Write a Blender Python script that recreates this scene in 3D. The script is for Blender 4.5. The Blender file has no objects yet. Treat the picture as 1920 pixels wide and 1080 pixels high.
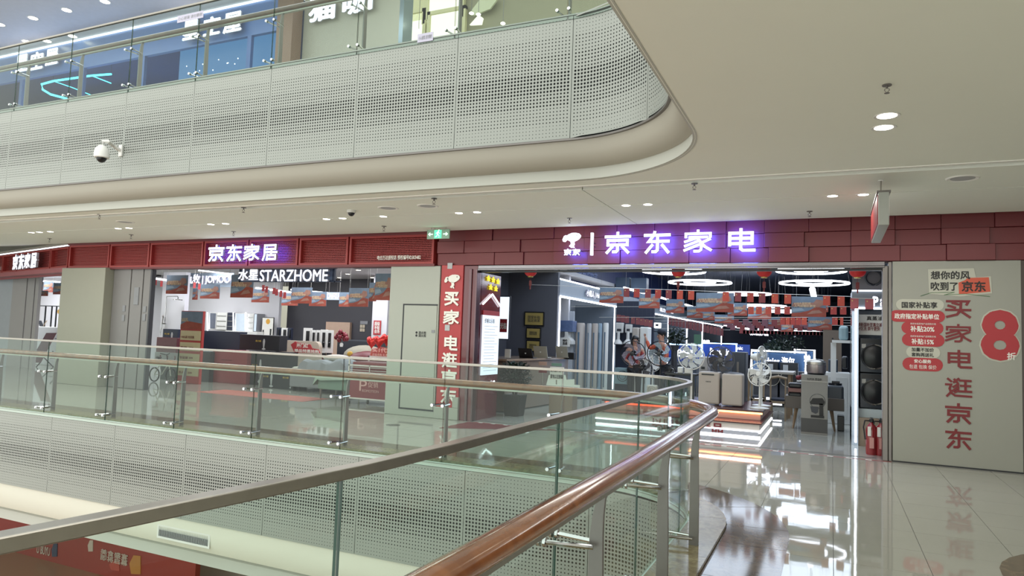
import bpy, bmesh, math, random
from mathutils import Matrix, Vector
from math import sin, cos, pi, radians, sqrt
random.seed(7)
SC = bpy.context.scene
COL = SC.collection

# ---------------------------------------------------------------- camera, world, exposure
F, PX, PY, EYE = 1309.0, 960.0, 540.0, 1.6
def _d(x, y): return Vector((x - PX, -(y - PY), -F))
_Y = _d(1559, 650).normalized()
_X = -_d(-1900, 525); _X = (_X - _X.dot(_Y) * _Y).normalized()
_Z = _X.cross(_Y)
ROT = Matrix((_X, _Y, _Z))                     # camera space -> world
cam_data = bpy.data.cameras.new('camera'); cam = bpy.data.objects.new('camera', cam_data)
COL.objects.link(cam)
cam.matrix_world = Matrix.Translation((0, 0, EYE)) @ ROT.to_4x4()
cam_data.sensor_fit = 'HORIZONTAL'; cam_data.sensor_width = 36.0
cam_data.lens = 36.0 * F / 1920.0
cam_data.clip_start = 0.05; cam_data.clip_end = 200
SC.camera = cam
world = bpy.data.worlds.new('world'); SC.world = world; world.use_nodes = True
world.node_tree.nodes['Background'].inputs[0].default_value = (0.93, 0.95, 0.90, 1)
world.node_tree.nodes['Background'].inputs[1].default_value = 1.85
SC.view_settings.view_transform = 'Standard'; SC.view_settings.look = 'None'
SC.view_settings.gamma = 1.0; SC.view_settings.use_curve_mapping = False
SC.view_settings.exposure = 0.22
SC.cycles.max_bounces = 7; SC.cycles.diffuse_bounces = 3; SC.cycles.glossy_bounces = 4
SC.cycles.transparent_max_bounces = 24; SC.cycles.transmission_bounces = 4
SC.cycles.caustics_reflective = False; SC.cycles.caustics_refractive = False
SC.cycles.sample_clamp_indirect = 4.0
SC.cycles.use_denoising = True

def area(name, x, y, z, sx, sy, power, col=(1, .97, .9), rot=(0, 0, 0)):
    l = bpy.data.lights.new(name, 'AREA'); l.shape = 'RECTANGLE'; l.size = sx; l.size_y = sy
    l.energy = power; l.color = col
    o = bpy.data.objects.new(name, l); o.location = (x, y, z); o.rotation_euler = rot
    COL.objects.link(o); return o
# area lights for gallery downlights and shop ceilings, with some added fill
for gx in (-15, -11, -7, -3, 1):
    area('gallery_area_light', gx, 9.6, 3.44, 3.2, .5, 40, (1, .985, .93))
area('gallery_area_light', 3.5, 2.0, 3.44, 3, 3, 90, (1, .985, .93))  # added fill over the near floor, bounces up to the ceiling
area('gallery_area_light', 1.8, -2.5, 3.44, 3, 3, 90, (1, .985, .93))  # added fill behind the camera, same bounce
for hx in (-15.5, -12.5, -9.5):
    area('home_shop_lamp', hx, 15.5, 3.22, 2.2, 3.2, 105, (.93, .95, 1))
area('shower_fill', -17.0, 13.3, 3.2, 1.6, 1.2, 40, (.95, .97, 1))  # extra fill added to brighten the shower wall
area('bath_lamp', -19.3, 16.5, 3.2, 2, 1.5, 60, (.95, .97, 1))
area('left_shop_lamp', -26.5, 15.6, 3.0, 4, 2.5, 200, (.95, .97, 1))
for ax, ay in ((-3.8, 14.2), (-.6, 14.6), (-3.5, 19), (0, 19.5), (-3.5, 25), (0, 26), (-2, 30)):
    area('appliance_shop_lamp', ax, ay, 4.1, 3.2, 3.2, 105, (.72, .84, 1))
area('upper_gallery_lamp', -13, 9.8, 8.85, 12, 1.2, 120, (.9, .93, 1))
area('upper_hall_lamp', -5, 12, 8.85, 4, 3, 60, (1, .98, .8))
area('lower_gallery_lamp', -14, 10, -2.0, 8, 1, 80, (1, .9, .78))

def at(px, py, Y):
    v = ROT @ _d(px, py); return Vector((0, 0, EYE)) + v * (Y / v.y)
def atz(px, py, z=0.0):
    v = ROT @ _d(px, py); return Vector((0, 0, EYE)) + v * ((z - EYE) / v.z)
def atx(px, py, X):
    v = ROT @ _d(px, py); return Vector((0, 0, EYE)) + v * (X / v.x)
def pb(x0, y0, x1, y1, Y):
    mx, my = (x0 + x1) / 2, (y0 + y1) / 2
    return at(x0, my, Y).x, at(x1, my, Y).x, at(mx, y1, Y).z, at(mx, y0, Y).z

# ---------------------------------------------------------------- materials
def lin(h):
    if isinstance(h, str):
        h = h.lstrip('#'); c = [int(h[i:i+2], 16) / 255 for i in (0, 2, 4)]
        return tuple(((v + .055) / 1.055) ** 2.4 if v > .04045 else v / 12.92 for v in c)
    return h
MATS = {}
def mat(name, col='#888888', rough=.5, metal=0., emit=None, es=1., noise=.06, scale=8., bump=0., coat=0., spec=.5):
    if name in MATS: return MATS[name]
    m = bpy.data.materials.new(name); m.use_nodes = True; nt = m.node_tree; p = nt.nodes['Principled BSDF']
    c = lin(col); p.inputs['Roughness'].default_value = rough; p.inputs['Metallic'].default_value = metal
    p.inputs['Specular IOR Level'].default_value = spec
    p.inputs['Base Color'].default_value = (*c, 1)
    if coat: p.inputs['Coat Weight'].default_value = coat; p.inputs['Coat Roughness'].default_value = .08
    if emit:
        p.inputs['Emission Color'].default_value = (*lin(emit), 1); p.inputs['Emission Strength'].default_value = es
    elif noise:
        tc = nt.nodes.new('ShaderNodeTexCoord'); n = nt.nodes.new('ShaderNodeTexNoise')
        n.inputs['Scale'].default_value = scale; n.inputs['Detail'].default_value = 3
        nt.links.new(tc.outputs['Object'], n.inputs['Vector'])
        r = nt.nodes.new('ShaderNodeMapRange'); r.inputs['To Min'].default_value = 1 - noise; r.inputs['To Max'].default_value = 1 + noise
        nt.links.new(n.outputs['Fac'], r.inputs['Value'])
        mx = nt.nodes.new('ShaderNodeVectorMath'); mx.operation = 'SCALE'; mx.inputs[0].default_value = c
        nt.links.new(r.outputs[0], mx.inputs['Scale']); nt.links.new(mx.outputs[0], p.inputs['Base Color'])
        if bump:
            b = nt.nodes.new('ShaderNodeBump'); b.inputs['Strength'].default_value = bump; b.inputs['Distance'].default_value = .01
            nt.links.new(n.outputs['Fac'], b.inputs['Height']); nt.links.new(b.outputs[0], p.inputs['Normal'])
    MATS[name] = m; return m
def glow(name, col, s): return mat(name, '#000000', .6, emit=col, es=s)
def glass_mat(name, tint, refl=1.0, ior=1.5):
    m = bpy.data.materials.new(name); m.use_nodes = True; nt = m.node_tree; nt.nodes.clear()
    out = nt.nodes.new('ShaderNodeOutputMaterial'); t = nt.nodes.new('ShaderNodeBsdfTransparent'); g = nt.nodes.new('ShaderNodeBsdfGlossy')
    t.inputs[0].default_value = (*tint, 1); g.inputs['Roughness'].default_value = .01; g.inputs['Color'].default_value = (refl, refl, refl, 1)
    # Schlick reflectance from |N.I| so both faces of the thin pane reflect alike
    geo = nt.nodes.new('ShaderNodeNewGeometry'); dt = nt.nodes.new('ShaderNodeVectorMath'); dt.operation = 'DOT_PRODUCT'
    nt.links.new(geo.outputs['Normal'], dt.inputs[0]); nt.links.new(geo.outputs['Incoming'], dt.inputs[1])
    def mth(op, a, b=None):
        n = nt.nodes.new('ShaderNodeMath'); n.operation = op
        for k, q in enumerate((a, b)):
            if q is None: continue
            if isinstance(q, (int, float)): n.inputs[k].default_value = q
            else: nt.links.new(q, n.inputs[k])
        return n.outputs[0]
    c = mth('ABSOLUTE', dt.outputs['Value']); fr = mth('ADD', mth('MULTIPLY', mth('POWER', mth('SUBTRACT', 1.0, c), 5.0), .8), .016)
    mx = nt.nodes.new('ShaderNodeMixShader')
    nt.links.new(fr, mx.inputs[0]); nt.links.new(t.outputs[0], mx.inputs[1]); nt.links.new(g.outputs[0], mx.inputs[2])
    nt.links.new(mx.outputs[0], out.inputs[0]); MATS[name] = m; return m
def wood_mat(name, c1, c2, rough=.25, coat=.6, scale=(3, 3, 30)):
    m = bpy.data.materials.new(name); m.use_nodes = True; nt = m.node_tree; p = nt.nodes['Principled BSDF']
    tc = nt.nodes.new('ShaderNodeTexCoord'); mp = nt.nodes.new('ShaderNodeMapping'); mp.inputs['Scale'].default_value = scale
    n = nt.nodes.new('ShaderNodeTexNoise'); n.inputs['Scale'].default_value = 2.; n.inputs['Detail'].default_value = 6; n.inputs['Distortion'].default_value = .6
    r = nt.nodes.new('ShaderNodeValToRGB'); r.color_ramp.elements[0].color = (*lin(c1), 1); r.color_ramp.elements[1].color = (*lin(c2), 1)
    r.color_ramp.elements[0].position = .3; r.color_ramp.elements[1].position = .7
    nt.links.new(tc.outputs['Object'], mp.inputs[0]); nt.links.new(mp.outputs[0], n.inputs['Vector']); nt.links.new(n.outputs['Fac'], r.inputs[0])
    nt.links.new(r.outputs[0], p.inputs['Base Color']); p.inputs['Roughness'].default_value = rough; p.inputs['Coat Weight'].default_value = coat; p.inputs['Coat Roughness'].default_value = .1
    MATS[name] = m; return m
def stone_mat(name, c1, c2, rough=.06, scale=9.):
    m = wood_mat(name, c1, c2, rough, 0., (1, 1, 1)); nt = m.node_tree; nt.nodes['Principled BSDF'].inputs['Specular IOR Level'].default_value = .35
    for n in nt.nodes:
        if n.type == 'TEX_NOISE': n.inputs['Scale'].default_value = scale; n.inputs['Distortion'].default_value = 1.5; n.inputs['Detail'].default_value = 8
    return m

W = mat('wall_paint', '#c9c6b8', .6, noise=.02)
CEIL = mat('ceiling_paint', '#f1f3e8', .7, noise=.015, scale=2)
CEIL2 = mat('ceiling_paint_cool', '#eeece6', .7, noise=.015, scale=2)
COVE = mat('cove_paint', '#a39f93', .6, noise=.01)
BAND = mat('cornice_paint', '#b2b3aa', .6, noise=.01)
DARKGAP = mat('dark_gap', '#26282c', .5)
PERF = mat('perforated_aluminium', '#969a94', .42, .2, noise=.02, scale=3)
BACK = mat('hole_shade_backing', '#15191a', .8)  # dark sheet standing in for the unlit void behind the holes
STEEL = mat('brushed_steel', '#9a968e', .28, .9, noise=.08, scale=30)
STEELD = mat('dark_steel', '#777370', .38, .6, noise=.06, scale=20)
CHROME = mat('chrome', '#c4c4c6', .12, 1., noise=.03)
GLASS = glass_mat('railing_glass', (.86, .925, .895))
GEDGE = mat('glass_edge', '#24463b', .2)
GLASSC = glass_mat('clear_glass', (.95, .97, .97))
WOOD = wood_mat('handrail_wood', '#6f4024', '#935c36', .22, .9, (4, 4, 4))
WOODF = wood_mat('handrail_wood_far', '#7a5638', '#9c7448', .3, .5, (4, 4, 4))
STONE = stone_mat('brown_marble', '#584a3c', '#776654', .08, 7)
CURB = stone_mat('curb_marble', '#6a5c44', '#948768', .16, 14); CURB.node_tree.nodes['Principled BSDF'].inputs['Specular IOR Level'].default_value = .2
def floor_mat():
    m = bpy.data.materials.new('polished_tile'); m.use_nodes = True; nt = m.node_tree; p = nt.nodes['Principled BSDF']
    tc = nt.nodes.new('ShaderNodeTexCoord'); n = nt.nodes.new('ShaderNodeTexNoise'); n.inputs['Scale'].default_value = .9; n.inputs['Detail'].default_value = 5
    geo = nt.nodes.new('ShaderNodeNewGeometry')
    nt.links.new(geo.outputs['Position'], n.inputs['Vector'])
    r = nt.nodes.new('ShaderNodeValToRGB'); r.color_ramp.elements[0].color = (*lin('#9d9d93'), 1); r.color_ramp.elements[1].color = (*lin('#abaaa0'), 1)
    nt.links.new(n.outputs['Fac'], r.inputs[0]); nt.links.new(r.outputs[0], p.inputs['Base Color'])
    p.inputs['Roughness'].default_value = .035; p.inputs['Specular IOR Level'].default_value = .5
    n2 = nt.nodes.new('ShaderNodeTexNoise'); n2.inputs['Scale'].default_value = 5.; n2.inputs['Detail'].default_value = 1
    nt.links.new(geo.outputs['Position'], n2.inputs['Vector'])
    b = nt.nodes.new('ShaderNodeBump'); b.inputs['Strength'].default_value = .03; b.inputs['Distance'].default_value = .012
    nt.links.new(n2.outputs['Fac'], b.inputs['Height']); nt.links.new(b.outputs[0], p.inputs['Normal'])
    MATS['polished_tile'] = m; return m
TILE = floor_mat()
RED = mat('fascia_red', '#6c2529', .45, noise=.05, scale=3)
REDM = mat('grille_red', '#99322f', .45, noise=.05)
REDG = mat('red_gloss', '#8e2c33', .12, coat=.4)
MAROON = mat('maroon_gloss', '#66272f', .1, coat=.6)
SIGNRED = mat('sign_red', '#a83238', .5)
REDPRINT = mat('red_print', '#762428', .5, noise=.03)
BLACKP = mat('black_print', '#1c1a1a', .5)
WHITEP = mat('white_print', '#e6e4dc', .5, noise=.02)
WHITE = mat('white_plastic', '#dcdcd8', .35, noise=.02)
CREAM = mat('cream_enamel', '#b3aaa2', .4, noise=.02)
BLACK = mat('black_plastic', '#16171b', .3)
DGREY = mat('dark_grey', '#3a3c42', .45)
GREY = mat('mid_grey', '#85868a', .5)
LGREY = mat('light_grey', '#aeb0b2', .5)
NAVY = mat('navy', '#232a3c', .5)
BEIGE = mat('beige', '#b9ad98', .6)
TAN = mat('tan_wood', '#8d765b', .5)
GOLD = mat('gold_plaque', '#c9b36a', .35, .3)
YEL = glow('yellow_led', '#ffe93a', 1.1)
LED = glow('white_led', '#eef4ff', 5.)
LEDS = glow('white_led_soft', '#f2f6ff', 3.)
LEDC = glow('cyan_led', '#54e6ff', 3.)
LEDR = glow('red_led', '#ff5a3a', 3.)
LEDO = glow('orange_led', '#ffb070', 4.)
LETTER = glow('letter_face', '#eaf0ff', 2.6); RETURN = mat('letter_return', '#b9b6c4', .4)
HALO = glow('letter_halo', (.07, .11, 1.0), 80.)  # blue glow for the purple camera bloom round the signs
DOWN = glow('downlight_glow', '#fff6e0', 12.)
SCREEN = glow('lit_screen', '#dfeeff', 1.15)

# ---------------------------------------------------------------- geometry helpers
class MB:
    def __init__(s): s.v = []; s.f = []; s.mi = []; s.T = None
    def _a(s, vs, fs, m=0):
        o = len(s.v)
        if s.T is not None: vs = [tuple(s.T @ Vector(v)) for v in vs]
        s.v += [tuple(v) for v in vs]; s.f += [tuple(i + o for i in f) for f in fs]; s.mi += [m] * len(fs); return s
    def box(s, x0, y0, z0, x1, y1, z1, m=0):
        if x0 > x1: x0, x1 = x1, x0
        if y0 > y1: y0, y1 = y1, y0
        if z0 > z1: z0, z1 = z1, z0
        return s._a([(x0,y0,z0),(x1,y0,z0),(x1,y1,z0),(x0,y1,z0),(x0,y0,z1),(x1,y0,z1),(x1,y1,z1),(x0,y1,z1)],
                    [(0,3,2,1),(4,5,6,7),(0,1,5,4),(1,2,6,5),(2,3,7,6),(3,0,4,7)], m)
    def lathe(s, prof, c=(0, 0, 0), n=20, axis='Z', m=0):
        vs = []; fs = []; k = len(prof)
        for i in range(n):
            a = 2 * pi * i / n
            for r, h in prof:
                p = (r * cos(a), r * sin(a), h)
                if axis == 'Y': p = (p[0], p[2], p[1])
                if axis == 'X': p = (p[2], p[0], p[1])
                vs.append((p[0] + c[0], p[1] + c[1], p[2] + c[2]))
        for i in range(n):
            j = (i + 1) % n
            for q in range(k - 1): fs.append((i*k+q, j*k+q, j*k+q+1, i*k+q+1) if axis != 'Y' else (i*k+q, i*k+q+1, j*k+q+1, j*k+q))
        return s._a(vs, fs, m)
    def cyl(s, c, r, h, n=16, axis='Z', m=0, r2=None):
        r2 = r if r2 is None else r2
        return s.lathe([(0, 0), (r, 0), (r2, h), (0, h)], c, n, axis, m)
    def tube(s, pts, r, n=8, closed=False, m=0):
        pts = [Vector(p) for p in pts]; k = len(pts); vs = []; fs = []; up = None
        for i, p in enumerate(pts):
            if closed: t = (pts[(i+1) % k] - pts[i-1])
            else: t = pts[min(i+1, k-1)] - pts[max(i-1, 0)]
            if t.length < 1e-9: t = Vector((0, 0, 1))
            t.normalize()
            if up is None: up = Vector((0, 0, 1)) if abs(t.z) < .9 else Vector((1, 0, 0))
            a = t.cross(up)
            if a.length < 1e-4: a = t.cross(Vector((.3, .8, .5)))
            a.normalize(); b = a.cross(t).normalized()
            rr = r[i] if isinstance(r, (list, tuple)) else r
            for j in range(n):
                w = 2 * pi * j / n; vs.append(tuple(p + a * rr * cos(w) + b * rr * sin(w)))
        R = k if closed else k - 1
        for i in range(R):
            for j in range(n):
                i2 = (i + 1) % k; j2 = (j + 1) % n
                fs.append((i*n+j, i*n+j2, i2*n+j2, i2*n+j))
        if not closed: fs.append(tuple(range(n))[::-1]); fs.append(tuple(range((k-1)*n, k*n)))
        return s._a(vs, fs, m)
    def ring(s, c, R, r, n=28, k=6, axis='Z', m=0):
        pts = []
        for i in range(n):
            a = 2*pi*i/n; p = (R*cos(a), R*sin(a), 0)
            if axis == 'Y': p = (p[0], 0, p[1])
            if axis == 'X': p = (0, p[0], p[1])
            pts.append((p[0]+c[0], p[1]+c[1], p[2]+c[2]))
        return s.tube(pts, r, k, True, m)
    def prism(s, poly, y0, y1, m=0):             # polygon in X-Z, extruded along Y
        n = len(poly); vs = [(p[0], y0, p[1]) for p in poly] + [(p[0], y1, p[1]) for p in poly]
        return s._a(vs, [tuple(range(n)), tuple(range(2*n-1, n-1, -1))] + [(i, i+n, (i+1) % n + n, (i+1) % n) for i in range(n)], m)
    def prismz(s, poly, z0, z1, m=0):            # polygon in X-Y, extruded along Z
        n = len(poly); vs = [(p[0], p[1], z0) for p in poly] + [(p[0], p[1], z1) for p in poly]
        return s._a(vs, [tuple(range(n-1, -1, -1)), tuple(range(n, 2*n))] + [(i, (i+1) % n, (i+1) % n + n, i+n) for i in range(n)], m)
    def ell(s, c, rx, ry, rz, n=14, k=8, m=0):
        vs = []; fs = []
        for i in range(k + 1):
            p = pi * i / k
            for j in range(n):
                a = 2 * pi * j / n; vs.append((c[0]+rx*sin(p)*cos(a), c[1]+ry*sin(p)*sin(a), c[2]-rz*cos(p)))
        for i in range(k):
            for j in range(n):
                j2 = (j+1) % n; fs.append((i*n+j, i*n+j2, (i+1)*n+j2, (i+1)*n+j))
        return s._a(vs, fs, m)
    def sweep(s, path, prof, m=0, caps=True):    # path: [(x,y,nx,ny)], prof: [(outward, z)] closed
        k = len(prof); vs = []; fs = []
        for x, y, nx, ny in path:
            for o, z in prof: vs.append((x + nx*o, y + ny*o, z))
        for i in range(len(path) - 1):
            for j in range(k):
                j2 = (j+1) % k; fs.append((i*k+j, (i+1)*k+j, (i+1)*k+j2, i*k+j2))
        if caps: fs.append(tuple(range(k))); fs.append(tuple(range((len(path)-1)*k, len(path)*k))[::-1])
        return s._a(vs, fs, m)
    def build(s, name, mats, parent=None, smooth=False, bev=0., kind=None, label=None):
        me = bpy.data.meshes.new(name); off = Vector((0, 0, 0)); R = None
        vs = s.v
        if parent is not None:
            inv = wmat(parent).inverted(); vs = [tuple(inv @ Vector(v)) for v in vs]
        me.from_pydata(vs, [], s.f); me.update()
        for m in (mats if isinstance(mats, (list, tuple)) else [mats]): me.materials.append(m)
        if any(s.mi): me.polygons.foreach_set('material_index', s.mi)
        o = bpy.data.objects.new(name, me); COL.objects.link(o)
        fixn(me)
        if smooth:
            me.polygons.foreach_set('use_smooth', [True] * len(me.polygons))
            try: me.set_sharp_from_angle(angle=radians(38))
            except Exception: pass
        if bev:
            b = o.modifiers.new('bevel', 'BEVEL'); b.width = bev; b.segments = 2; b.limit_method = 'ANGLE'
        if parent is not None: o.parent = parent
        if kind: o['kind'] = kind
        if label: o['label'] = label
        return o
def fixn(me):
    if len(me.polygons) > 20000: return
    bm = bmesh.new(); bm.from_mesh(me); bmesh.ops.recalc_face_normals(bm, faces=bm.faces); bm.to_mesh(me); bm.free()
def wmat(o):
    m = Matrix.LocRotScale(o.location, o.rotation_euler, o.scale)
    return (wmat(o.parent) @ m) if o.parent else m
def tag(o, label, cat, group=None):
    o['label'] = label; o['category'] = cat
    if group: o['group'] = group
    return o
def thing(name, label, cat, loc=(0, 0, 0), rz=0., group=None):
    o = bpy.data.objects.new(name, None); COL.objects.link(o); o.empty_display_size = .1
    o.location = loc; o.rotation_euler = (0, 0, rz); return tag(o, label, cat, group)
def struct(o): o['kind'] = 'structure'; return o
def copy_tree(o, parent=None):
    c = o.copy(); COL.objects.link(c); c.parent = parent
    for ch in list(o.children): copy_tree(ch, c)
    return c
def clone(src, loc, label=None, rz=None, group=None, scale=None):
    c = copy_tree(src); c.location = loc
    if label: c['label'] = label
    if rz is not None: c.rotation_euler = (0, 0, rz)
    if group: c['group'] = group
    if scale: c.scale = scale
    return c
def textf(s, name, m, parent, O, R, U, w, h, ext=.004, bold=.0, shear=0., keep=False, kind=None, single=False):
    cu = bpy.data.curves.new(name, 'FONT'); cu.body = s; cu.extrude = .5; cu.shear = shear
    cu.resolution_u = 3; cu.align_x = 'LEFT'; cu.space_line = .95
    to = bpy.data.objects.new('tmp', cu); COL.objects.link(to)
    dg = bpy.context.evaluated_depsgraph_get(); me = bpy.data.meshes.new_from_object(to.evaluated_get(dg))
    bpy.data.objects.remove(to); bpy.data.curves.remove(cu)
    if not me.vertices: return None
    if bold > 0:
        vs = [tuple(v.co) for v in me.vertices]; fs = [tuple(p.vertices) for p in me.polygons]; VS = []; FS = []
        for k, (dx, dy) in enumerate(((0, 0), (1, 0), (-1, 0), (0, 1), (0, -1), (.7, .7), (-.7, .7), (.7, -.7), (-.7, -.7))):
            o_ = len(VS); b_ = bold * .8; VS += [(x + dx*b_, y + dy*b_, z + .05*k) for x, y, z in vs]; FS += [tuple(i + o_ for i in f) for f in fs]
        m9 = bpy.data.meshes.new(name); m9.from_pydata(VS, [], FS); m9.update(); bpy.data.meshes.remove(me); me = m9
    xs = [v.co.x for v in me.vertices]; ys = [v.co.y for v in me.vertices]
    x0, x1, y0, y1 = min(xs), max(xs), min(ys), max(ys)
    sx = w / max(1e-6, x1 - x0); sy = h / max(1e-6, y1 - y0)
    if keep: sx = sy = min(sx, sy)
    R = Vector(R).normalized(); U = Vector(U).normalized(); N = R.cross(U); O = Vector(O)
    inv = wmat(parent).inverted() if parent is not None else Matrix()
    for v in me.vertices:
        v.co = inv @ (O + R * ((v.co.x - x0) * sx) + U * ((v.co.y - y0) * sy) + N * ((v.co.z + .5) * ext))
    me.materials.clear()
    for q in (m if isinstance(m, (list, tuple)) else [m]): me.materials.append(q)
    if m is LETTER:                                  # acrylic face glows, metal returns do not
        me.materials.append(RETURN); me.update(); Ni = (inv.to_3x3() @ N).normalized()
        me.polygons.foreach_set('material_index', [0 if p.normal.dot(Ni) > .5 else 1 for p in me.polygons])
    else: me.polygons.foreach_set('material_index', [0] * len(me.polygons))
    o = bpy.data.objects.new(name, me); COL.objects.link(o)
    if parent is not None: o.parent = parent
    if kind: o['kind'] = kind
    return o
def ptext(s, name, m, parent, x0, y0, x1, y1, Y, ext=.004, bold=.0, **k):   # pixel rectangle on the wall plane at depth Y
    a, b, c, d = pb(x0, y0, x1, y1, Y)
    return textf(s, name, m, parent, (a, Y, c), (1, 0, 0), (0, 0, 1), b - a, d - c, ext, bold, **k)
def vol(name, label, cat, x0, y0, x1, y1, Y, depth, m, group=None, bev=.01, z0=None):
    a, b, c, d = pb(x0, y0, x1, y1, Y)
    if z0 is not None: c = z0
    t = thing(name, label, cat, ((a+b)/2, Y + depth/2, c), 0, group)
    return t, (a, b, c, d)
def simple(name, label, cat, x0, y0, x1, y1, Y, depth, m, group=None, bev=.01, z0=None):
    a, b, c, d = pb(x0, y0, x1, y1, Y)
    if z0 is not None: c = z0
    o = MB().box(a, Y, c, b, Y + depth, d).build(name, m, None, bev=bev); tag(o, label, cat, group)
    return o, (a, b, c, d)

# geometric stroke characters (the shop's own square lettering), drawn on a 100 x 100 grid
GLYPH = {
 '京': [[(50,100),(50,84)], [(0,82),(100,82)], [(9,63),(91,63),(91,40),(9,40),(9,63)], [(50,40),(50,12),(44,5),(33,5)], [(27,30),(6,2)], [(71,30),(94,2)]],
 '东': [[(40,100),(38,88),(17,55),(96,55)], [(1,86),(99,86)], [(52,72),(52,12),(46,5),(34,5)], [(30,36),(7,2)], [(72,36),(95,2)]],
 '家': [[(50,100),(50,88)], [(4,72),(4,87),(96,87),(96,72)], [(18,70),(84,70)], [(45,68),(58,52),(64,34),(62,12),(54,5),(38,5)], [(44,66),(2,50)], [(54,53),(2,30)], [(60,38),(0,10)], [(94,60),(64,44)], [(64,42),(78,24),(98,10)]],
 '电': [[(8,30),(8,84),(92,84),(92,36),(8,36)], [(8,60),(92,60)], [(50,100),(50,12),(58,5),(100,5)]],
 '居': [[(4,2),(14,30),(14,94),(90,94),(90,70),(14,70)], [(28,50),(100,50)], [(62,62),(62,32)], [(34,2),(34,30),(92,30),(92,6),(34,6)]],
 '买': [[(4,94),(94,94),(86,76)], [(28,84),(50,76)], [(10,68),(36,58)], [(0,44),(100,44)], [(62,86),(60,44),(46,18),(4,4)], [(62,36),(98,4)]],
 '逛': [[(8,96),(20,84)], [(0,66),(20,66),(14,44),(20,26),(4,4)], [(20,22),(36,8),(100,6)], [(50,98),(32,80)], [(34,94),(48,74),(48,34),(36,26)], [(47,68),(30,54)], [(48,52),(28,34)], [(56,90),(98,90)], [(60,62),(96,62)], [(54,32),(100,32)], [(78,90),(78,32)]],
}
def glyph(ch, name, m, parent, O, R, U, w, h, ext=.05, th=11.5):
    R = Vector(R).normalized(); U = Vector(U).normalized(); N = R.cross(U); O = Vector(O); mb = MB(); asp = h / w
    if ch in '家逛': th *= .86
    t_ = th; kz = 0
    for st in GLYPH[ch]:
        P = [Vector(((p[0]*(100-t_) + 50*t_) / 100, (p[1]*(100-t_) + 50*t_) / 100)) for p in st]
        Q = [Vector((p.x*w/100, p.y*h/100)) for p in P]; hw = t_ * (w + h) / 400; n = len(Q); Lf = []; Rt = []
        closed = (Q[0] - Q[-1]).length < 1e-6
        for i in range(n):
            a = Q[i-1] if i else (Q[-2] if closed else None); b = Q[i+1] if i < n-1 else (Q[1] if closed else None)
            d0 = (Q[i] - a).normalized() if a is not None else None; d1 = (b - Q[i]).normalized() if b is not None else None
            if d0 is None: d0 = d1
            if d1 is None: d1 = d0
            n0 = Vector((-d0.y, d0.x)); n1 = Vector((-d1.y, d1.x)); mi = (n0 + n1); mi = mi.normalized() if mi.length > .1 else n0
            k = hw / max(.45, mi.dot(n0)); c = Q[i].copy()
            if not closed and i == 0: c -= d0 * hw * .9
            if not closed and i == n-1: c += d0 * hw * .9
            Lf.append(c + mi*k); Rt.append(c - mi*k)
        for i in range(n-1):
            q = [Lf[i], Rt[i], Rt[i+1], Lf[i+1]]; kz += 1; e_ = ext + kz * .0003
            vs = [O + R*p.x + U*p.y + N*(kz*.00003) for p in q] + [O + R*p.x + U*p.y + N*e_ for p in q]
            mb._a(vs, [(0,1,2,3)], 1); mb.f[-1] = mb.f[-1]; o_ = len(mb.v) - 8
            mb.f += [(o_+4, o_+5, o_+6, o_+7)] + [(o_+k_, o_+4+k_, o_+4+(k_+1) % 4, o_+(k_+1) % 4) for k_ in range(4)]; mb.mi += [0, 1, 1, 1, 1]
    mats = [m, RETURN if m is LETTER else m]
    return mb.build(name, mats, parent)

# rounded-corner paths round the void (normal points away from the void)
def path(cx, cy, r, x_left=-27., y_near=-3., n=32, a0=0., a1=90., left=True, near=True):
    P = []
    if left: P.append((x_left, cy + r, 0, 1))
    for i in range(n + 1):
        a = radians(90 - 90 * i / n); P.append((cx + r*cos(a), cy + r*sin(a), cos(a), sin(a)))
    if near: P.append((cx + r, y_near, 1, 0))
    return P

# ================================================================ STRUCTURE
UC = (-2.83, 6.2); UR = 1.45      # upper slab corner
LC = (-2.45, 6.3); LR = 1.30      # this floor's corner (glass line)
ZU = 5.45                          # upper floor level
FY = 11.458                        # shop-front line
# floor of this level: grout bed + individual tiles
def outside_ngon(c, r, z, name, m, x1=9., y0=-6., y1=47., x0=-30.):
    P = [(x, y) for x, y, _, _ in path(c[0], c[1], r, x0, y0)]
    me = MB()
    n = len(P)
    vs = [(x, y, z) for x, y in P] + [(x1, y0, z), (x1, y1, z), (x0, y1, z)]
    # split in two convex-ish parts: far strip and near strip
    far = [(x0, c[1] + r, z)] + [(x, y, z) for x, y in P[1:-1]]
    me._a([(x0, y1, z)] + far + [(x1, P[-2][1], z), (x1, y1, z)], [tuple(range(len(far) + 3))])
    me._a([(P[-2][0], P[-2][1], z), (P[-1][0], y0, z), (x1, y0, z), (x1, P[-2][1], z)], [(0, 1, 2, 3)])
    return struct(me.build(name, m))
floor = outside_ngon(LC, LR - .03, -.006, 'floor', mat('grout', '#6e6b60', .6))
TS = .645
cand = []
for i in range(-46, 13):
    for j in range(-16, 62):
        x0 = .021 + i * TS; y0 = 5.9 - 6 * TS + j * TS
        x1, y1 = x0 + TS, y0 + TS; cxm, cym = x0 + TS/2, y0 + TS/2
        if y0 > 46 or (y0 > 22 and not -10 < x0 < 3): continue
        # void test: whole tile must be outside the kerb line
        def inv(x, y):
            if x > LC[0] + LR or y > LC[1] + LR: return False
            if x > LC[0] and y > LC[1]: return (x-LC[0])**2 + (y-LC[1])**2 < LR**2
            return True
        if any(inv(x, y) for x in (x0, x1) for y in (y0, y1)): continue
        seen = y0 > 4.2 and x0 > -24 and not (x0 > 3.4) and y0 < 11.2
        dist = (cxm**2 + cym**2) ** .5
        cand.append((0 if seen else 1, dist, x0, y0))
cand.sort()
tile_me = None; rest = MB()
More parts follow.
